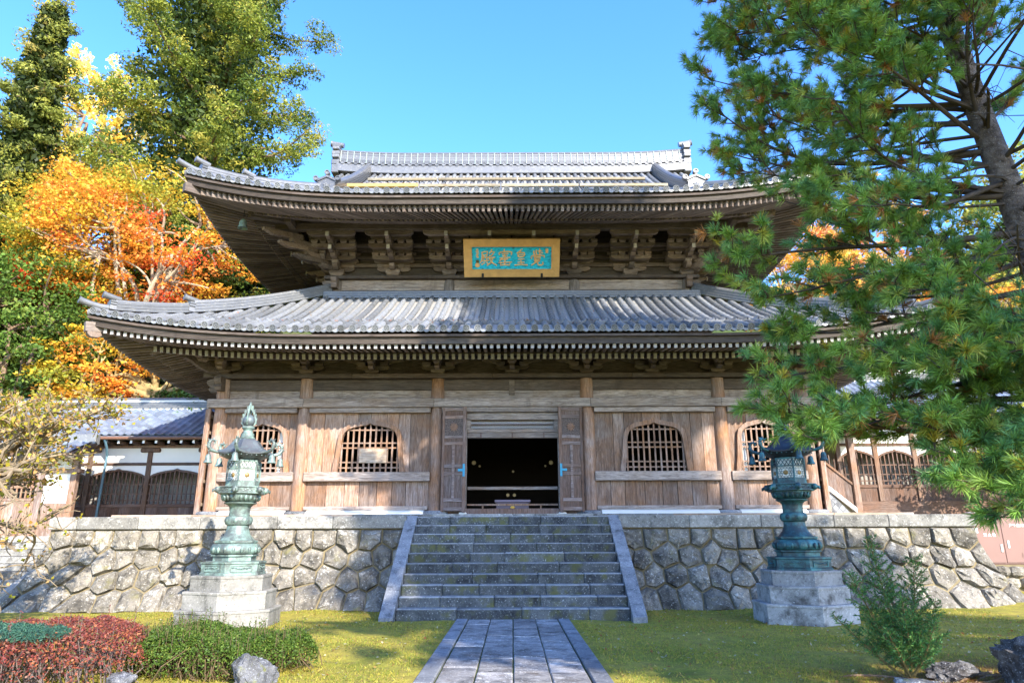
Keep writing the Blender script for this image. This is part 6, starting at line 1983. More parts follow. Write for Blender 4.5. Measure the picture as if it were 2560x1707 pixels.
# --- conifers on the left
conifer('cedar_tree', 'huge golden-green cedar with spreading limbs rising behind the left upper roof', (-17.0, 33.0, hz(-17, 33)), 52, 9.0,
        lambda t: 7.3 * (1 - t) ** 0.5 * (0.75 + 0.25 * min(1, t * 8)), 112, 72, 0.19, G_GOLD, [3, 3, 2.5, 0.9], 1, 0.6, 0.60, ncl=36, droop=0.07, tip_up=0.20, flat=0.5, side=0.15, dark=(0.05, 0.075, 0.014))
conifer('cedar_tree', 'narrow yellow-green cedar at the far left edge with a pointed top', (-24.2, 30.0, hz(-24, 30)), 29.5, 3.0,
        lambda t: 4.2 * (1 - t) ** 0.8 + 0.25, 120, 50, 0.20, [(0.20, 0.20, 0.035), (0.15, 0.165, 0.03), (0.09, 0.105, 0.022), (0.24, 0.20, 0.055)], [3, 3, 2, 0.6], 2, 0.35, 0.50, ncl=16, droop=0.10, dark=(0.04, 0.06, 0.014))
conifer('cedar_tree', 'dark green lower cedar between the maples and the left upper roof', (-13.2, 30.0, hz(-13, 30)), 15.5, 2.0,
        lambda t: 4.4 * (1 - t) ** 0.7 + 0.2, 80, 44, 0.20, [(0.10, 0.125, 0.02), (0.055, 0.085, 0.015), (0.16, 0.15, 0.025)], [3, 3, 1], 3, 0.3, 0.58, ncl=16, dark=(0.035, 0.055, 0.012))
conifer('cedar_tree', 'bushy olive cedar at the left edge below the narrow cedar', (-23.5, 26.5, 2.0), 17.0, 1.0,
        lambda t: 5.0 * (1 - t) ** 0.6 + 0.2, 100, 50, 0.19, [(0.15, 0.15, 0.03), (0.10, 0.12, 0.025), (0.06, 0.08, 0.018)], [2, 3, 2], 4, 0.3, 0.55, ncl=18, dark=(0.04, 0.06, 0.014))
# --- ginkgo
broad('ginkgo_tree', 'pale yellow ginkgo between the two tall cedars', (-33, 45, hz(-33, 45)), (-33, 45, 24), (-32.0, 45, 31.5), (5.2, 3.5, 6.6), 150, 50, 0.34,
      [(0.62, 0.42, 0.09), (0.68, 0.50, 0.20), (0.55, 0.36, 0.06)], [3, 2, 2], 5, BARK_M, (0.55, 0.95), 10, 0.4, up=0.2)
# --- maples and broadleaves on the left slope
ORG = [(0.22, 0.20, 0.025), (0.44, 0.28, 0.03), (0.52, 0.24, 0.032), (0.54, 0.175, 0.035), (0.56, 0.085, 0.035)]
broad('maple_tree', 'tall orange maple right of the narrow cedar', (-23.0, 33.0, hz(-23, 33)), (-22.8, 32.6, 12.5), (-22.0, 32.0, 17.3), (4.2, 3.0, 3.1), 200, 80, 0.18, ORG, [0.5, 1.6, 3, 2.4, 0.2], 6, BARK_M, (0.85, 0.35), 12, 0.22)
broad('maple_tree', 'wide orange and red maple with pale trunks above the lower left roof', (-14.6, 26.4, 2.3), (-14.9, 26.2, 8.6), (-14.6, 25.8, 13.2), (5.6, 2.6, 3.6), 240, 84, 0.155, ORG, [1.2, 2.4, 3, 2.6, 0.9], 7, BARK_P, (0.95, 0.20), 14, 0.22)
broad('maple_tree', 'yellow and orange maple left of the pale-trunked maple', (-19.3, 28.2, hz(-19.3, 28.2)), (-19.2, 27.9, 8.0), (-19.2, 27.5, 14.0), (3.6, 2.6, 3.6), 150, 80, 0.155, ORG, [1.6, 3, 3, 1.6, 0.3], 8, BARK_P, (0.85, 0.22), 10, 0.18)
broad('evergreen_tree', 'rounded green broadleaf tree at the left edge above the corridor', (-19.8, 25.6, 2.0), (-19.8, 25.6, 5.0), (-19.6, 25.0, 9.0), (4.0, 2.4, 3.9), 250, 90, 0.155, [(0.085, 0.135, 0.022), (0.06, 0.10, 0.018), (0.13, 0.165, 0.03), (0.03, 0.055, 0.012)], [3, 3, 1.4, 1], 9, BARK_M, (0.75, 0.40), 10, 0.25, up=0.5)
broad('maple_tree', 'low yellow-orange maple just above the left corridor roof', (-15.0, 25.3, 2.0), (-15.0, 25.2, 5.0), (-15.6, 24.7, 7.7), (2.3, 1.2, 1.7), 80, 76, 0.15, ORG, [1.2, 3, 3, 1.6, 0.1], 10, BARK_O, (0.75, 0.18), 8, 0.14)
# gnarled pollarded trunk above the corridor roof
gt = thing('gnarled_tree', 'gnarled ochre trunk with cut branches behind the left corridor roof', 'tree', (-13.6, 25.4, 2.0))
rngg = np.random.default_rng(12)
MB().tube([(-13.6, 25.4, 1.8), (-13.5, 25.4, 4.5), (-13.45, 25.3, 6.2), (-13.3, 25.3, 7.0)], [0.55, 0.5, 0.46, 0.25], 10).build('trunk', BARK_O, gt, smooth=60)
mb = MB()
for i in range(13):
    a = rngg.uniform(-1.3, 1.3)
    z = rngg.uniform(5.6, 6.9); L = rngg.uniform(0.9, 2.0)
    mb.tube(bend((-13.5, 25.2, z), (-13.5 + L * math.sin(a), 25.1 - rngg.uniform(0, .5), z + L * math.cos(a) * 0.7), 0.16, rngg), [0.17 - 0.02 * k for k in range(7)], 6)
tag(mb.build('limbs', BARK_O, gt, smooth=60), kind='stuff')
broad('evergreen_tree', 'dark green shrubby tree between the gnarled trunk and the hall', (-11.6, 25.8, 2.0), (-11.6, 25.8, 3.6), (-11.4, 25.4, 5.8), (2.3, 1.4, 1.7), 90, 52, 0.17, [(0.06, 0.10, 0.018), (0.04, 0.07, 0.014), (0.11, 0.14, 0.025)], [3, 3, 1], 13, BARK_M, (0.55, 0.35), 8, 0.12, up=0.5)
broad('evergreen_tree', 'green broadleaf tree filling the slope behind the pale-trunked maple', (-16.5, 30.5, hz(-16.5, 30.5)), (-16.5, 30.5, 7.0), (-16.5, 29.6, 10.5), (6.4, 2.0, 5.0), 190, 56, 0.24, [(0.065, 0.105, 0.018), (0.04, 0.075, 0.014), (0.12, 0.14, 0.025)], [3, 3, 1.2], 14, BARK_M, (0.9, 0.5), 10, 0.22, up=0.5)
# --- right side, seen past the pine
broad('maple_tree', 'orange-gold maple behind the right upper roof corner', (13.4, 30.5, hz(13.4, 30.5)), (13.4, 30.5, 8.0), (13.0, 30.0, 12.6), (3.4, 2.4, 3.4), 150, 76, 0.17, [(0.56, 0.27, 0.05), (0.56, 0.35, 0.06), (0.55, 0.16, 0.05)], [3, 3, 1], 15, BARK_P, (0.85, 0.22), 10, 0.2)
broad('maple_tree', 'yellow-orange maple above the right corridor roof', (19.5, 28.0, hz(19.5, 28)), (19.5, 28, 6.5), (19.4, 27.4, 10.2), (3.8, 2.2, 2.8), 150, 76, 0.16, [(0.52, 0.31, 0.04), (0.52, 0.20, 0.035), (0.36, 0.29, 0.04)], [3, 2, 1], 16, BARK_P, (0.85, 0.22), 10, 0.2)
broad('evergreen_tree', 'yellow-green tree right of the pine trunk on the slope', (27.0, 33.0, hz(27, 33)), (27, 33, 10), (26.6, 32.4, 15.0), (5.0, 2.6, 6.0), 190, 52, 0.26, [(0.22, 0.21, 0.035), (0.30, 0.24, 0.04), (0.11, 0.14, 0.025)], [3, 2, 2], 17, BARK_M, (0.9, 0.5), 10, 0.25, up=0.5)
broad('maple_tree', 'pinkish orange maple far behind the pine trunk', (21.0, 37.0, hz(21, 37)), (21, 37, 13), (21.0, 36.5, 17.4), (4.4, 2.4, 4.2), 130, 48, 0.28, [(0.55, 0.26, 0.12), (0.56, 0.33, 0.10), (0.50, 0.19, 0.09)], [3, 3, 1], 18, BARK_P, (0.9, 0.35), 10, 0.22)
broad('evergreen_tree', 'green tree on the slope behind the right corridor', (14.5, 27.4, 2.0), (14.5, 27.4, 4.4), (14.6, 26.8, 7.6), (3.6, 1.5, 2.6), 120, 50, 0.2, [(0.10, 0.13, 0.02), (0.06, 0.09, 0.018), (0.2, 0.2, 0.03)], [3, 3, 1], 19, BARK_M, (0.7, 0.4), 8, 0.16, up=0.5)
broad('bush', 'bright yellow-green leafy bush in front of the right corridor', (15.4, 20.4, 0.3), (15.4, 20.4, 2.6), (15.2, 20.1, 4.0), (1.8, 1.2, 1.5), 70, 46, 0.14, [(0.28, 0.27, 0.03), (0.20, 0.22, 0.03), (0.34, 0.27, 0.03)], [3, 3, 1], 20, BARK_M, (0.4, 0.3), 7, 0.05, cat='bush', up=0.4)
# --- tall cedar behind the camera that shades the stairs
conifer('cedar_tree', 'tall dark cedar standing behind the viewpoint on the right', (17.2, -10.0, 0.0), 32.5, 16.0,
        lambda t: 5.9 * (1 - t) ** 0.9 * (1.0 if t < 0.42 else 0.74) + 0.4, 150, 20, 0.70, [(0.05, 0.075, 0.018)], None, 30, 0.6, 0.85, ncl=12, flat=0.6)

# --- undergrowth on the slopes
rngu = np.random.default_rng(77)
nu = 1000
ux = np.where(rngu.uniform(size=nu) < 0.62, rngu.uniform(-34, -8.5, nu), rngu.uniform(9, 40, nu)); uy = rngu.uniform(26.5, 48, nu)
uz = hill_z(ux, uy)
cc = np.stack([ux, uy, uz + rngu.uniform(0.1, 1.5, nu)], -1); per = 60
off = unit(rngu.normal(size=(nu * per, 3))) * rngu.uniform(0.3, 1, (nu * per, 1)) * np.repeat(rngu.uniform(0.6, 1.5, (nu, 1)), per, axis=0)
C = np.repeat(cc, per, axis=0) + off
N = unit(off + np.array([0, -0.2, 0.4]))
cb = np.repeat(pal(rngu, nu, [(0.06, 0.10, 0.02), (0.045, 0.075, 0.014), (0.11, 0.13, 0.025), (0.26, 0.17, 0.03)], [3, 3, 2, 0.6]), per, axis=0)
V, F, c = leaf_quads(rngu, C, N, 0.24, 0.15, cb * 1.25)
tag(link('undergrowth', mesh_np('undergrowth', V, F, cols=c, mat=LEAF)), 'leafy undergrowth covering the slopes', None, None, 'stuff')
# ================================================================== white pine on the right
rp = np.random.default_rng(101)
PT = thing('pine_tree', 'large white pine with drooping needle boughs filling the right side', 'tree', (6.15, 7.0, 0.0))
trk = [(6.4, 7.0, -0.4), (6.25, 7.0, 1.5), (6.02, 7.0, 3.2), (5.76, 7.0, 4.7), (5.62, 7.0, 5.6), (5.50, 7.0, 6.5), (5.30, 6.95, 8.0), (5.2, 6.9, 10.0), (5.25, 6.9, 12.0), (5.2, 6.9, 14.3)]
MB().tube(trk, [0.26, 0.21, 0.172, 0.155, 0.14, 0.127, 0.11, 0.12, 0.08, 0.02], 14).build('trunk', BARK_D, PT, smooth=60)
def trunk_at(z):
    for a, b in zip(trk[:-1], trk[1:]):
        if a[2] <= z <= b[2]:
            t = (z - a[2]) / (b[2] - a[2]); return np.array(a) * (1 - t) + np.array(b) * t
    return np.array(trk[-1])
limb = MB()
TB, TD, TC, TS = [], [], [], []       # tuft base, direction, colour, scale
GP = np.array([(0.17, 0.31, 0.05), (0.12, 0.265, 0.08), (0.24, 0.36, 0.06), (0.34, 0.39, 0.07)])
RUST = np.array((0.36, 0.16, 0.045))
def tuft(p, d, rust=0.04, yel=0.0):
    TB.append(p); TD.append(d / np.linalg.norm(d))
    r = rp.uniform()
    c = RUST if r < rust else (np.array((0.36, 0.30, 0.03)) if rp.uniform() < yel else GP[rp.choice(4, p=[0.38, 0.32, 0.2, 0.1])])
    TC.append(c); TS.append(rp.uniform(0.8, 1.2))
def spray(tip, att, dens=1.0, yel=0.0, size=1.0, sag=None):
    """one bough from the trunk to tip, with side shoots carrying tufts"""
    tip = np.array(tip, float); att = np.array(att, float)
    L = np.linalg.norm(tip - att)
    n = 9
    pts = []
    o = rp.normal(size=3) * 0.05 * L
    sg = -0.06 * L if sag is None else sag
    for i in range(n + 1):
        t = i / n
        p = att + (tip - att) * t + o * math.sin(PI * t); p[2] += sg * math.sin(PI * t) + 0.07 * math.sin(6 * t + o[0] * 40) * t; p[1] += 0.06 * math.sin(5 * t + o[1] * 40)
        pts.append(p)
    limb.tube([tuple(p) for p in pts], [max(0.006, 0.018 * L ** 0.7 * (1 - 0.88 * i / n)) for i in range(n + 1)], 6)
    ax = (tip - att) / L
    up = np.array([0, 0, 1.0]); sd = np.cross(ax, up); sd /= np.linalg.norm(sd)
    m = int((9.5 + 4.0 * L) * dens)
    for j in range(m):
        s = 1 - (rp.uniform() ** 1.25) * 0.78
        i0 = min(int(s * n), n - 1); f = s * n - i0
        p = pts[i0] * (1 - f) + pts[i0 + 1] * f
        ln = rp.uniform(0.22, 0.62) * size * (1.25 - 0.5 * s)
        d = ax * rp.uniform(0.35, 0.9) + sd * rp.choice([-1, 1]) * rp.uniform(0.2, 0.9) + up * rp.uniform(-0.25, 0.65)
        d /= np.linalg.norm(d)
        q = p + d * ln + up * ln * 0.12
        mid = (p + q) / 2 + up * (-0.05 * ln) + rp.normal(size=3) * 0.02
        limb.tube([tuple(p), tuple(mid), tuple(q)], [0.009, 0.007, 0.004], 5)
        k = max(3, int(ln / 0.085))
        for u in range(k):
            t = 0.30 + 0.70 * (u + 0.5) / k
            b = p * (1 - t) + q * t
            dd = d + rp.normal(size=3) * 0.65 + up * 0.25
            tuft(b + rp.normal(size=3) * 0.03, dd, 0.24 if t < 0.5 else 0.05, yel)
        for u in range(2):
            dd = d + rp.normal(size=3) * 0.6 + up * 0.3; dd /= np.linalg.norm(dd)
            b = q - d * 0.08
            e = b + dd * rp.uniform(0.08, 0.2)
            limb.tube([tuple(b), tuple(e)], [0.004, 0.003], 4)
            tuft(e, dd, 0.01, yel)
        tuft(q, d, 0.01, yel)
    for u in range(5):
        tuft(tip + rp.normal(size=3) * 0.05, ax + rp.normal(size=3) * 0.4, 0, yel)
    return pts
# boughs by tip position (x, y, z), spread through the crown
TIPS = [
 (5.05, 5.9, 7.5), (5.3, 6.0, 8.1), (4.6, 6.0, 8.6), (2.6, 7.4, 7.8), (2.8, 7.6, 7.2), (2.75, 7.4, 6.6), (3.3, 7.0, 7.6),
 (2.20, 7.6, 8.55), (2.95, 7.2, 8.9), (2.45, 7.9, 8.15), (2.45, 8.1, 7.55), (2.35, 7.9, 6.95), (2.42, 8.0, 6.55), (2.60, 7.9, 6.1), (3.0, 7.6, 5.6),
 (2.02, 6.6, 4.35), (2.40, 6.8, 4.0), (2.75, 7.1, 3.65), (3.2, 7.2, 4.3), (2.25, 6.7, 3.05), (2.15, 6.4, 2.62), (2.6, 6.3, 2.62), (2.45, 6.2, 2.42),
 (3.15, 5.6, 1.95), (3.5, 5.2, 1.78), (4.05, 5.0, 1.78), (4.5, 5.0, 1.85), (3.8, 5.5, 2.25), (4.4, 5.4, 2.3), (3.3, 5.9, 2.5),
 (2.9, 6.4, 5.0), (3.2, 6.0, 4.5), (3.1, 6.3, 6.1), (3.4, 6.0, 6.4), (2.9, 6.4, 7.3), (3.6, 6.0, 7.1),   
 (3.3, 6.1, 3.7), (3.7, 6.0, 3.45), (3.1, 6.0, 3.0), (3.5, 5.7, 2.9), (4.1, 5.5, 3.0), (4.5, 5.6, 3.3), (4.8, 5.5, 2.9), (4.7, 5.6, 6.9), 
 (3.4, 7.6, 8.9), (3.0, 8.2, 7.9), (3.1, 8.4, 7.0),  (3.9, 8.6, 7.6),  (4.4, 7.6, 8.3), (4.0, 6.6, 8.2), (3.3, 6.8, 8.3), (4.8, 6.2, 7.6),
 (6.6, 5.6, 6.2), (6.8, 6.2, 4.6), (6.4, 5.4, 3.4), (6.2, 5.2, 2.2), (5.4, 5.0, 2.1), (6.9, 7.4, 7.2),  (6.2, 8.6, 4.6)]
for k, t in enumerate(TIPS):
    if t[0] < 4.0: t = (t[0] + 0.28, t[1], t[2])
    za = t[2] + rp.uniform(0.1, 0.9) if t[2] < 5.0 else t[2] - rp.uniform(0.3, 1.4)
    za = max(2.9, za)
    spray(t, trunk_at(za), 1.0, 0.75 if k == 8 else 0.35 if k in (7, 51) else 0.04)  # yellower tufts on a few boughs imitate a sunlit patch
for k in range(46):                                   # upper crown, above the frame
    z = 8.6 + 5.4 * (k + rp.uniform()) / 46
    R = 3.0 * (1 - (z - 8.6) / 6.2) ** 0.8 + 0.3
    a = k * 2.4 + rp.uniform(-0.3, 0.3)
    tb = trunk_at(z)
    spray(tb + np.array([math.cos(a) * R, math.sin(a) * R, 0.25 * R]), tb - np.array([0, 0, 0.3]), 0.8)
# bare lower boughs and dead twigs
for k in range(46):
    z = rp.uniform(3.2, 8.0); tb = trunk_at(z)
    a = rp.uniform(PI * 0.55, PI * 1.6); R = rp.uniform(0.7, 2.6)
    e = tb + np.array([math.cos(a) * R, math.sin(a) * R * 0.8, rp.uniform(-0.5, 0.3) * R * 0.5])
    pts = bend(tb, e, 0.10, rp, 7)
    limb.tube(pts, [0.022 * (1 - 0.8 * i / 7) + 0.003 for i in range(8)], 5)
    for j in range(7):
        p = np.array(pts[rp.integers(2, 8)]); q = p + rp.normal(size=3) * 0.22
        limb.tube([tuple(p), tuple((p + q) / 2 + rp.normal(size=3) * 0.03), tuple(q)], [0.006, 0.004, 0.002], 4)
tag(limb.build('boughs', TWIG_D, PT, smooth=60), kind='stuff')
TB = np.array(TB); TD = np.array(TD); TC = np.array(TC); TS = np.array(TS)
nt, per = len(TB), 52
D = np.repeat(TD, per, axis=0)
r = rp.normal(size=(nt * per, 3)); s_ = unit(np.cross(D, r))
ang = rp.uniform(0.25, 1.25, (nt * per, 1))
nd = unit(D * np.cos(ang) + s_ * np.sin(ang))
ln = (0.122 * np.repeat(TS, per)[:, None]) * rp.uniform(0.75, 1.1, (nt * per, 1))
B = np.repeat(TB, per, axis=0) - D * rp.uniform(0, 0.05, (nt * per, 1))
wv = unit(np.cross(nd, rp.normal(size=nd.shape))) * 0.0030
tipv = B + nd * ln; tipv[:, 2] -= 0.006
V = np.stack([B - wv, B + wv, B + nd * ln * 0.6 + wv * 0.8, tipv, B + nd * ln * 0.6 - wv * 0.8], 1).reshape(-1, 3)
i5 = np.arange(nt * per) * 5
Fq = np.stack([i5, i5 + 1, i5 + 2, i5 + 4], -1); Ft = np.stack([i5 + 4, i5 + 2, i5 + 3], -1)
c = np.repeat(np.clip(np.repeat(TC, per, axis=0) * rp.uniform(0.6, 1.35, (nt * per, 1)), 0, 1), 5, axis=0)
link('crown', mesh_np('crown', V, Fq, Ft, cols=c, mat=NEEDLE), PT)
print('pine tufts', nt)
# ================================================================== foreground planting and rocks
def gz(x, y): return float(ground_z(x, y))
rf = np.random.default_rng(55)
# ---- bare spring-like tree with yellow leaves at the left edge
PL = thing('plum_tree', 'bare spreading tree with few yellow leaves at the left edge', 'tree', (-10.6, 12.6, 0.0))
pm = MB(); tips = []
def grow(p, d, L, r, depth):
    p = np.array(p, float); d = d / np.linalg.norm(d)
    n = 4; pts = [p]; dd = d.copy()
    for i in range(n):
        dd = dd + rf.normal(size=3) * 0.20; dd /= np.linalg.norm(dd)
        pts.append(pts[-1] + dd * L / n)
    pm.tube([tuple(q) for q in pts], [max(0.0075, r * (1 - 0.35 * i / n)) for i in range(n + 1)], 6 if depth > 2 else 4)
    if depth <= 2:
        for q in pts[1:]: tips.append(q)
    if depth == 0: return
    k = 3 if depth > 1 else 2
    for j in range(k + (1 if rf.uniform() < 0.5 else 0)):
        i = rf.integers(1, n + 1)
        nd = dd * 0.8 + rf.normal(size=3) * 0.62 + np.array([0.10, 0, 0.14])
        grow(pts[i], nd, L * rf.uniform(0.55, 0.8), r * 0.55, depth - 1)
pm.tube([(-10.6, 12.6, -0.3), (-10.5, 12.6, 1.2), (-10.2, 12.5, 2.1)], [0.2, 0.17, 0.14], 9)
trunk_only = MB(); trunk_only.v, trunk_only.f = pm.v, pm.f
trunk_only.build('trunk', BARK_T, PL, smooth=60)
pm = MB()
for d, L, z in (((1, -.1, .5), 1.6, 2.0), ((0.9, .2, 0.9), 1.7, 2.1), ((1, .1, .25), 1.6, 1.9), ((0.2, -.2, 1), 1.6, 2.1), ((-.8, .1, .7), 1.5, 2.1), ((0.9, -.3, 0.2), 1.5, 1.85), ((1.0, 0.3, 0.65), 1.7, 2.0), ((1.0, 0.0, 0.36), 1.8, 1.95)):
    grow((-10.25, 12.52, z), np.array(d, float), L, 0.10, 4)
tag(pm.build('branches', BARK_T, PL, smooth=60), kind='stuff')
tips = np.array(tips)
sel = tips[rf.uniform(size=len(tips)) < np.clip(0.15 + 0.35 * (tips[:, 2] - 2.2), 0.07, 0.75)]
k = 3
C = np.repeat(sel, k, axis=0) + rf.normal(size=(len(sel) * k, 3)) * 0.05
N = unit(rf.normal(size=C.shape) + np.array([0, -0.4, 0.4]))
V, F, c = leaf_quads(rf, C, N, 0.085, 0.06, pal(rf, len(C), [(0.36, 0.30, 0.035), (0.27, 0.27, 0.03), (0.45, 0.26, 0.06), (0.50, 0.30, 0.12)], [3, 2, 2, 1]))
crown('crown', PL, V, F, c, LEAF)

def hedge(name, label, cat, inside, x0, x1, y0, y1, top, nleaf, leaf, cols, wts, seed, twigs=400, twigcol=None, sprigs=0, side=0.3):
    """clipped low shrub: leaves over a domed top, bare twigs showing at the sides"""
    rng = np.random.default_rng(seed)
    T = thing(name, label, cat, ((x0 + x1) / 2, (y0 + y1) / 2, 0))
    X = rng.uniform(x0, x1, nleaf * 3); Y = rng.uniform(y0, y1, nleaf * 3)
    m = inside(X, Y)
    X, Y, m = X[m > 0], Y[m > 0], m[m > 0]
    X, Y, m = X[:nleaf], Y[:nleaf], m[:nleaf]
    e = np.minimum(1, m / 0.22) ** 0.5           # dome edge
    Z = top(X, Y) * (0.35 + 0.65 * e) + 0.035 * vnoise(X * 7, Y * 7, seed) + rng.normal(size=len(X)) * 0.018
    low = rng.uniform(size=len(X)) < side * (1 - e)
    Z = np.where(low, Z * rng.uniform(0.25, 1, len(X)), Z)
    C = np.stack([X, Y, Z], -1)
    N = unit(rng.normal(size=C.shape) * 0.7 + np.array([0, -0.35, 0.8]))
    V, F, c = leaf_quads(rng, C, N, leaf, leaf * 0.5, pal(rng, len(C), cols, wts), 0.35)
    crown('leaves', T, V, F, c, LEAF)
    mb = MB()
    for i in range(twigs):
        j = rng.integers(0, len(X))
        bx_, by_ = X[j] + rng.normal() * 0.1, Y[j] + rng.normal() * 0.08 + 0.08
        mid = (bx_ * 0.5 + X[j] * 0.5 + rng.normal() * 0.05, by_ * 0.5 + Y[j] * 0.5 + rng.normal() * 0.04, Z[j] * 0.5)
        mb.tube([(bx_, by_, 0.0), mid, (X[j], Y[j], Z[j])], [0.007, 0.006, 0.003], 4, cap=False)
    if sprigs:
        vs, fs, cs = [], [], []
        P = []; 
        for i in range(sprigs):
            j = rng.integers(0, len(X)); h = rng.uniform(0.06, 0.19)
            mb.tube([(X[j], Y[j], Z[j] - 0.05), (X[j] + rng.normal() * 0.01, Y[j], Z[j] + h)], [0.0035, 0.002], 4, cap=False)
            for q in np.arange(0.02, h, 0.014):
                P.append((X[j] + rng.normal() * 0.010, Y[j] + rng.normal() * 0.010, Z[j] + q))
        P = np.array(P)
        V, F, c = leaf_quads(rng, P, unit(rng.normal(size=P.shape)), leaf * 0.8, leaf * 0.4, pal(rng, len(P), [cols[0], cols[-1]]))
        crown('sprigs', T, V, F, c, LEAF)
    tag(mb.build('twigs', plain('grey_twig' if twigcol is None else 'brown_twig', twigcol or (0.16, 0.125, 0.11), 0.9, 0.1, 0, 0.2, 9, 0, False), T), kind='stuff')
    return T
def ell(cx, cy, rx, ry, wob, s=0.0):
    def f(x, y):
        a = np.arctan2((y - cy) / ry, (x - cx) / rx)
        R = 1 + wob * np.sin(3 * a + s) + wob * 0.6 * np.sin(5 * a + 2 * s)
        return R - np.sqrt(((x - cx) / rx) ** 2 + ((y - cy) / ry) ** 2)
    return f
red_in = ell(-6.35, 8.55, 2.15, 1.95, 0.04, 1.0)
RED = [(0.24, 0.055, 0.045), (0.30, 0.085, 0.05), (0.16, 0.05, 0.045), (0.36, 0.13, 0.05), (0.24, 0.13, 0.09), (0.14, 0.12, 0.045)]
hedge('azalea_hedge', 'clipped red-leaved azalea hedge with bare grey stems in the left foreground', 'hedge', red_in, -8.6, -4.1, 6.5, 10.7, lambda x, y: 0.47 + 0.03 * np.sin(x * 2.1), 44000, 0.040, RED, [3, 3, 2, 1.5, 1, 0.6], 61, 900, sprigs=60)
jun_in = ell(-5.9, 8.05, 1.0, 0.72, 0.10, 2.0)
rj = np.random.default_rng(62)
JT = thing('juniper_patch', 'low blue-green juniper growing in the middle of the red azalea hedge', 'shrub', (-6.4, 8.7, 0.0))
X = rj.uniform(-7.2, -4.6, 40000); Y = rj.uniform(7.0, 9.0, 40000); m = jun_in(X, Y); ok = m > 0; X, Y, m = X[ok][:13000], Y[ok][:13000], m[ok][:13000]
Z = 0.515 + 0.045 * np.minimum(1, m / 0.3) + 0.02 * vnoise(X * 9, Y * 9) + rj.normal(size=len(X)) * 0.012
C = np.stack([X, Y, Z], -1)
V, F, c = leaf_quads(rj, C, unit(rj.normal(size=C.shape) * 0.8 + np.array([0, -0.2, 0.5])), 0.045, 0.012, pal(rj, len(C), [(0.05, 0.13, 0.085), (0.035, 0.095, 0.07), (0.075, 0.17, 0.10)]))
crown('needles', JT, V, F, c, LEAF)
mb = MB()
for i in range(60):
    j = rj.integers(0, len(X)); mb.tube([(X[j], Y[j], 0.1), (X[j] + 0.05, Y[j], Z[j])], 0.006, 4, cap=False)
tag(mb.build('stems', TWIG_D, JT), kind='stuff')
gr_in = ell(-3.62, 9.05, 1.12, 0.78, 0.07, 0.4)
GRN = [(0.10, 0.165, 0.022), (0.075, 0.13, 0.02), (0.15, 0.20, 0.03), (0.055, 0.10, 0.016)]
hedge('azalea_bush', 'rounded bright green azalea bush with upright sprigs beside the red hedge', 'bush', gr_in, -5.0, -2.3, 8.0, 10.2, lambda x, y: 0.38 + 0.05 * np.sin(x * 3.0 + 1) + 0.035 * np.sin(y * 8 + x * 6), 36000, 0.034, GRN, [3, 3, 1.5, 2], 63, 500, (0.13, 0.09, 0.05), sprigs=240, side=0.75)

# ---- rocks
def rock(name, label, loc, size, seed, mat=ROCK, sub=3, sharp=0.32):
    import bmesh
    rg = np.random.default_rng(seed)
    bm = bmesh.new(); bmesh.ops.create_icosphere(bm, subdivisions=sub, radius=1.0)
    pl = [(unit(rg.normal(size=3)), rg.uniform(0.45, 0.9)) for _ in range(16)]
    off = rg.uniform(-9, 9, 3)
    for v in bm.verts:
        p = np.array(v.co)
        for n_, d in pl:
            h = p @ n_ - d
            if h > 0: p = p - n_ * h * 0.95
        q = p + off
        f = 1 + 0.16 * float(vnoise(q[0] * 3 + q[2] * 2, q[1] * 3 - q[2], seed)) + 0.11 * float(vnoise(q[0] * 7 - q[2] * 5, q[1] * 8 + q[2] * 6, seed)) + 0.06 * float(vnoise(q[0] * 17, q[1] * 15 + q[2] * 14, seed)) + rg.uniform(-0.015, 0.015)
        v.co = Vector(p * f * np.array(size))
    me = bpy.data.meshes.new(name); bm.to_mesh(me); bm.free(); me.materials.append(mat)
    me.polygons.foreach_set('use_smooth', np.ones(len(me.polygons), dtype=bool)); me.set_sharp_from_angle(angle=0.5)
    o = link(name, me, None, loc=loc, rot=(0, 0, rg.uniform(0, 6)))
    return tag(o, label, 'rock')
rock('garden_rock', 'jagged grey rock capped with yellow moss in front of the green azalea', (-2.84, 8.25, 0.08), (0.25, 0.20, 0.23), 3, sub=4)
rock('garden_rock', 'small pale rock between the red hedge and the green azalea', (-4.18, 8.0, 0.04), (0.20, 0.16, 0.15), 4, sub=4)
rock('garden_rock', 'low dark rock behind the green azalea beside the lantern base', (-4.75, 10.0, 0.05), (0.42, 0.3, 0.24), 5, sub=4)
ROCK_D = rock_mat('dark_rock', (0.055, 0.05, 0.05), (0.13, 0.125, 0.125), (0.36, 0.36, 0.38), 0.36, (0.13, 0.075, 0.03), 0.3, 1.0, 2.4, 0.06)
rock('garden_rock', 'large dark gnarled rock at the bottom right edge', (5.70, 7.95, 0.12), (0.58, 0.42, 0.46), 6, ROCK_D, 4)
rock('garden_rock', 'flat dark rock left of the gnarled rock, under the pine', (5.05, 8.55, 0.02), (0.42, 0.26, 0.15), 7, ROCK_D, 4)
rock('garden_rock', 'small grey stone at the foot of the cypress sapling', (4.30, 7.95, 0.0), (0.24, 0.16, 0.09), 8, ROCK, 3)
# surface roots of the pine
RT = MB()
rr_ = np.random.default_rng(9)
for i in range(9):
    x0, y0 = rr_.uniform(4.6, 5.9), rr_.uniform(7.6, 8.6)
    pts = []
    for k in range(7):
        t = k / 6; xx = x0 - 0.9 * t + 0.05 * math.sin(6 * t + i); yy = y0 + 0.22 * math.sin(3 * t + i) - 0.1 * t
        pts.append((xx, yy, gz(xx, yy) + 0.012 - 0.02 * abs(t - 0.5)))
    RT.tube(pts, [0.024 * (1 - 0.6 * k / 6) for k in range(7)], 6)
tag(RT.build('surface_roots', BARK_M, PT, smooth=60), kind='stuff')

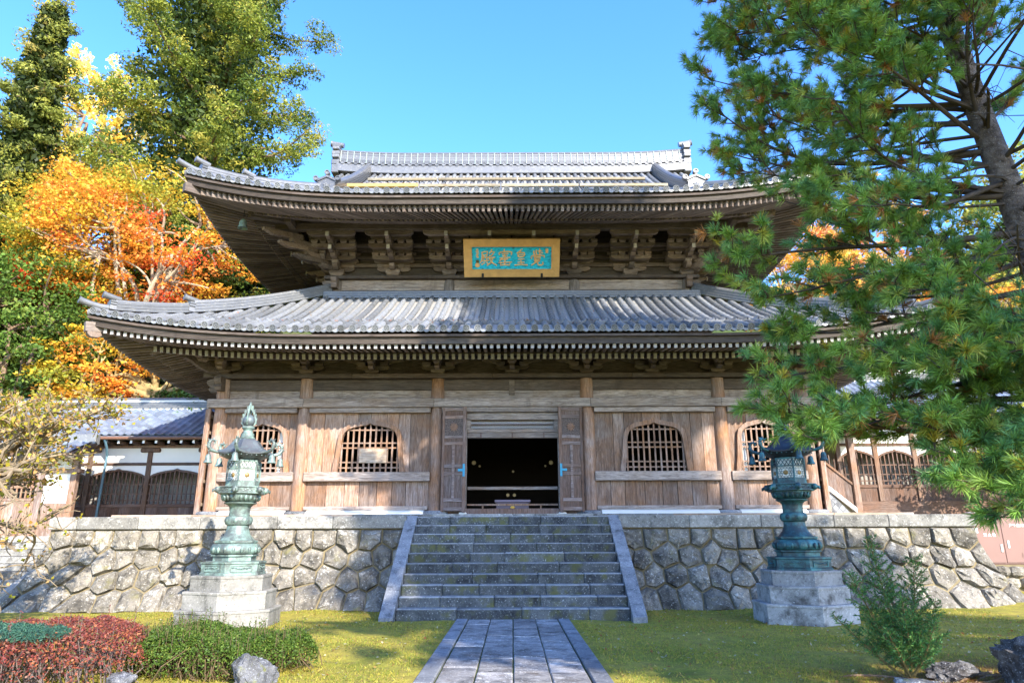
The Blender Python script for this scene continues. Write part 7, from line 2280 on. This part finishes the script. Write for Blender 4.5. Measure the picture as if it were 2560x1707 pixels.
# ---- young cypress
SP_ = thing('cypress_sapling', 'young feathery green cypress sapling in the right foreground', 'shrub', (4.45, 8.45, 0.0))
rs = np.random.default_rng(90)
mb = MB(); P = []; Dv = []
stems = [((4.45, 8.45), (4.25, 8.45), 1.50), ((4.48, 8.45), (3.92, 8.35), 1.10), ((4.5, 8.5), (4.72, 8.4), 1.28), ((4.46, 8.4), (4.35, 8.1), 0.85), ((4.52, 8.45), (4.95, 8.5), 0.80), ((4.4, 8.45), (3.75, 8.55), 0.65), ((4.46, 8.5), (4.55, 8.75), 1.0), ((4.45, 8.4), (4.62, 8.0), 0.6), ((4.45, 8.4), (4.1, 8.05), 0.55)]
for (a, b), (e, f), H in stems:
    pts = [np.array([a + (e - a) * t ** 0.8, b + (f - b) * t ** 0.8, H * t]) + np.array([0.015 * math.sin(5 * t), 0, 0]) for t in np.linspace(0, 1, 9)]
    mb.tube([tuple(p) for p in pts], [0.016 * (1 - 0.85 * k / 8) for k in range(9)], 5)
    nb = int(46 * H)
    for k in range(nb):
        t = 0.10 + 0.9 * (k + rs.uniform()) / nb
        i0 = min(int(t * 8), 7); p = pts[i0] * (1 - (t * 8 - i0)) + pts[i0 + 1] * (t * 8 - i0)
        L = (0.36 * (1 - t) + 0.07) * rs.uniform(0.7, 1.15) * min(1.2, H)
        az = k * 2.4 + rs.uniform(-.3, .3)
        d = np.array([math.cos(az), math.sin(az), rs.uniform(0.35, 0.9)]); d /= np.linalg.norm(d)
        q = p + d * L
        mb.tube([tuple(p), tuple(q)], [0.004, 0.002], 4, cap=False)
        for s in np.arange(0.12, 1.0, 0.020 / L):
            for _ in range(4):
                nd = d * rs.uniform(0.5, 1) + rs.normal(size=3) * 0.55
                P.append(p + d * L * s); Dv.append(nd / np.linalg.norm(nd))
mb.build('stems', plain('green_brown_stem', (0.17, 0.13, 0.05), 0.8, 0.2, 0, 0.2, 9, 0, False), SP_, smooth=60)
P = np.array(P); Dv = np.array(Dv); n = len(P)
ln = rs.uniform(0.03, 0.065, (n, 1)); wv = unit(np.cross(Dv, rs.normal(size=Dv.shape))) * 0.0055
V = np.stack([P, P + Dv * ln * 0.5 + wv, P + Dv * ln, P + Dv * ln * 0.5 - wv], 1).reshape(-1, 3)
c = np.repeat(pal(rs, n, [(0.065, 0.19, 0.05), (0.05, 0.145, 0.045), (0.12, 0.25, 0.055)]) * rs.uniform(0.7, 1.25, (n, 1)), 4, axis=0)
link('crown', mesh_np('crown', V, np.arange(4 * n).reshape(n, 4), cols=c, mat=NEEDLE), SP_)

# ---- moss and grass blades, fallen leaves
rg_ = np.random.default_rng(70)
n = 260000
Y = 6.0 + 10.3 * rg_.uniform(size=n) ** 1.45; X = rg_.uniform(-9.5, 9.8, n)
dens = vnoise(X * 1.3, Y * 1.3, 3.0) + 0.6 * vnoise(X * 4, Y * 4, 1.0) + rg_.uniform(-0.5, 0.5, n)
ok = (np.abs(X) > 1.07 + 0.03 * np.sin(Y * 9)) & (dens > -0.35) & ~((np.abs(X) < 2.7) & (Y > 13.85))
X, Y, dens = X[ok], Y[ok], dens[ok]; n = len(X)
Z = ground_z(X, Y) - 0.004
B = np.stack([X, Y, Z], -1)
h = rg_.uniform(0.012, 0.045, (n, 1)) * (1 + 0.6 * (rg_.uniform(size=(n, 1)) > 0.93))
d = unit(rg_.normal(size=(n, 3)) * np.array([0.7, 0.7, 0.2]) + np.array([0, 0, 1.0])); wv = unit(np.cross(d, rg_.normal(size=(n, 3)))) * rg_.uniform(0.004, 0.009, (n, 1))
V = np.stack([B - wv, B + wv, B + d * h], 1).reshape(-1, 3)
c = np.repeat(pal(rg_, n, [(0.33, 0.315, 0.045), (0.41, 0.345, 0.055), (0.20, 0.25, 0.035), (0.43, 0.32, 0.075), (0.26, 0.18, 0.07)], [3, 3, 2.4, 1.2, 1]) * rg_.uniform(0.7, 1.25, (n, 1)), 3, axis=0)
tag(link('grass', mesh_np('grass', V, None, np.arange(3 * n).reshape(n, 3), cols=c, mat=LEAF)), 'short moss and grass over the lawn', None, None, 'stuff')
n = 2600
X = rg_.uniform(-9, 10, n); Y = rg_.uniform(7.5, 16, n); X[:600] = rg_.uniform(4.5, 9.5, 600); Y[:600] = rg_.uniform(9.5, 15, 600)
ok = (np.abs(X) > 1.12) & ~((np.abs(X) < 2.7) & (Y > 13.8)); X, Y = X[ok], Y[ok]
C = np.stack([X, Y, ground_z(X, Y) + 0.022], -1)
V, F, c = leaf_quads(rg_, C, unit(rg_.normal(size=C.shape) * 0.35 + np.array([0, 0, 1.0])), 0.055, 0.035, pal(rg_, len(C), [(0.40, 0.36, 0.22), (0.33, 0.20, 0.06), (0.30, 0.12, 0.04), (0.45, 0.36, 0.10)], [3, 2, 1, 1]))
tag(link('fallen_leaves', mesh_np('fallen_leaves', V, F, cols=c, mat=LEAF)), 'fallen leaves scattered over the lawn', None, None, 'stuff')
# pine needles under the pine
n = 26000
X = rg_.normal(5.4, 1.0, n); Y = rg_.normal(7.9, 0.75, n)
ok = X > 1.3; X, Y = X[ok], Y[ok]; n = len(X)
B = np.stack([X, Y, ground_z(X, Y) + rg_.uniform(0.005, 0.03, n)], -1); a = rg_.uniform(0, 2 * PI, n)
d = np.stack([np.cos(a), np.sin(a), rg_.normal(size=n) * 0.08], -1); wv = np.stack([-np.sin(a), np.cos(a), 0 * a], -1) * 0.0022
V = np.stack([B - wv, B + wv, B + d * 0.09], 1).reshape(-1, 3)
c = np.repeat(pal(rg_, n, [(0.26, 0.12, 0.045), (0.19, 0.085, 0.03), (0.32, 0.18, 0.07)]), 3, axis=0)
tag(link('pine_litter', mesh_np('pine_litter', V, None, np.arange(3 * n).reshape(n, 3), cols=c, mat=LEAF)), 'brown fallen pine needles under the pine', None, None, 'stuff')
# red and orange leaves caught on the lower roof courses
n = 260
X = rg_.uniform(-8, 3, n); d_ = np.where(rg_.uniform(size=n) < 0.8, 1.12, rg_.uniform(0.3, 3, n))
C = np.array([(x, LO.Ye + d, LO.zt(LO.Xe - abs(x), d) + 0.07) for x, d in zip(X, d_)])
V, F, c = leaf_quads(rg_, C, unit(rg_.normal(size=C.shape) * 0.4 + np.array([0, -0.3, 1.0])), 0.07, 0.05, pal(rg_, n, [(0.40, 0.13, 0.04), (0.34, 0.2, 0.06)]))
tag(link('roof_leaf_litter', mesh_np('roof_leaf_litter', V, F, cols=c, mat=LEAF)), 'orange leaves caught on the lower roof tiles', None, None, 'stuff')
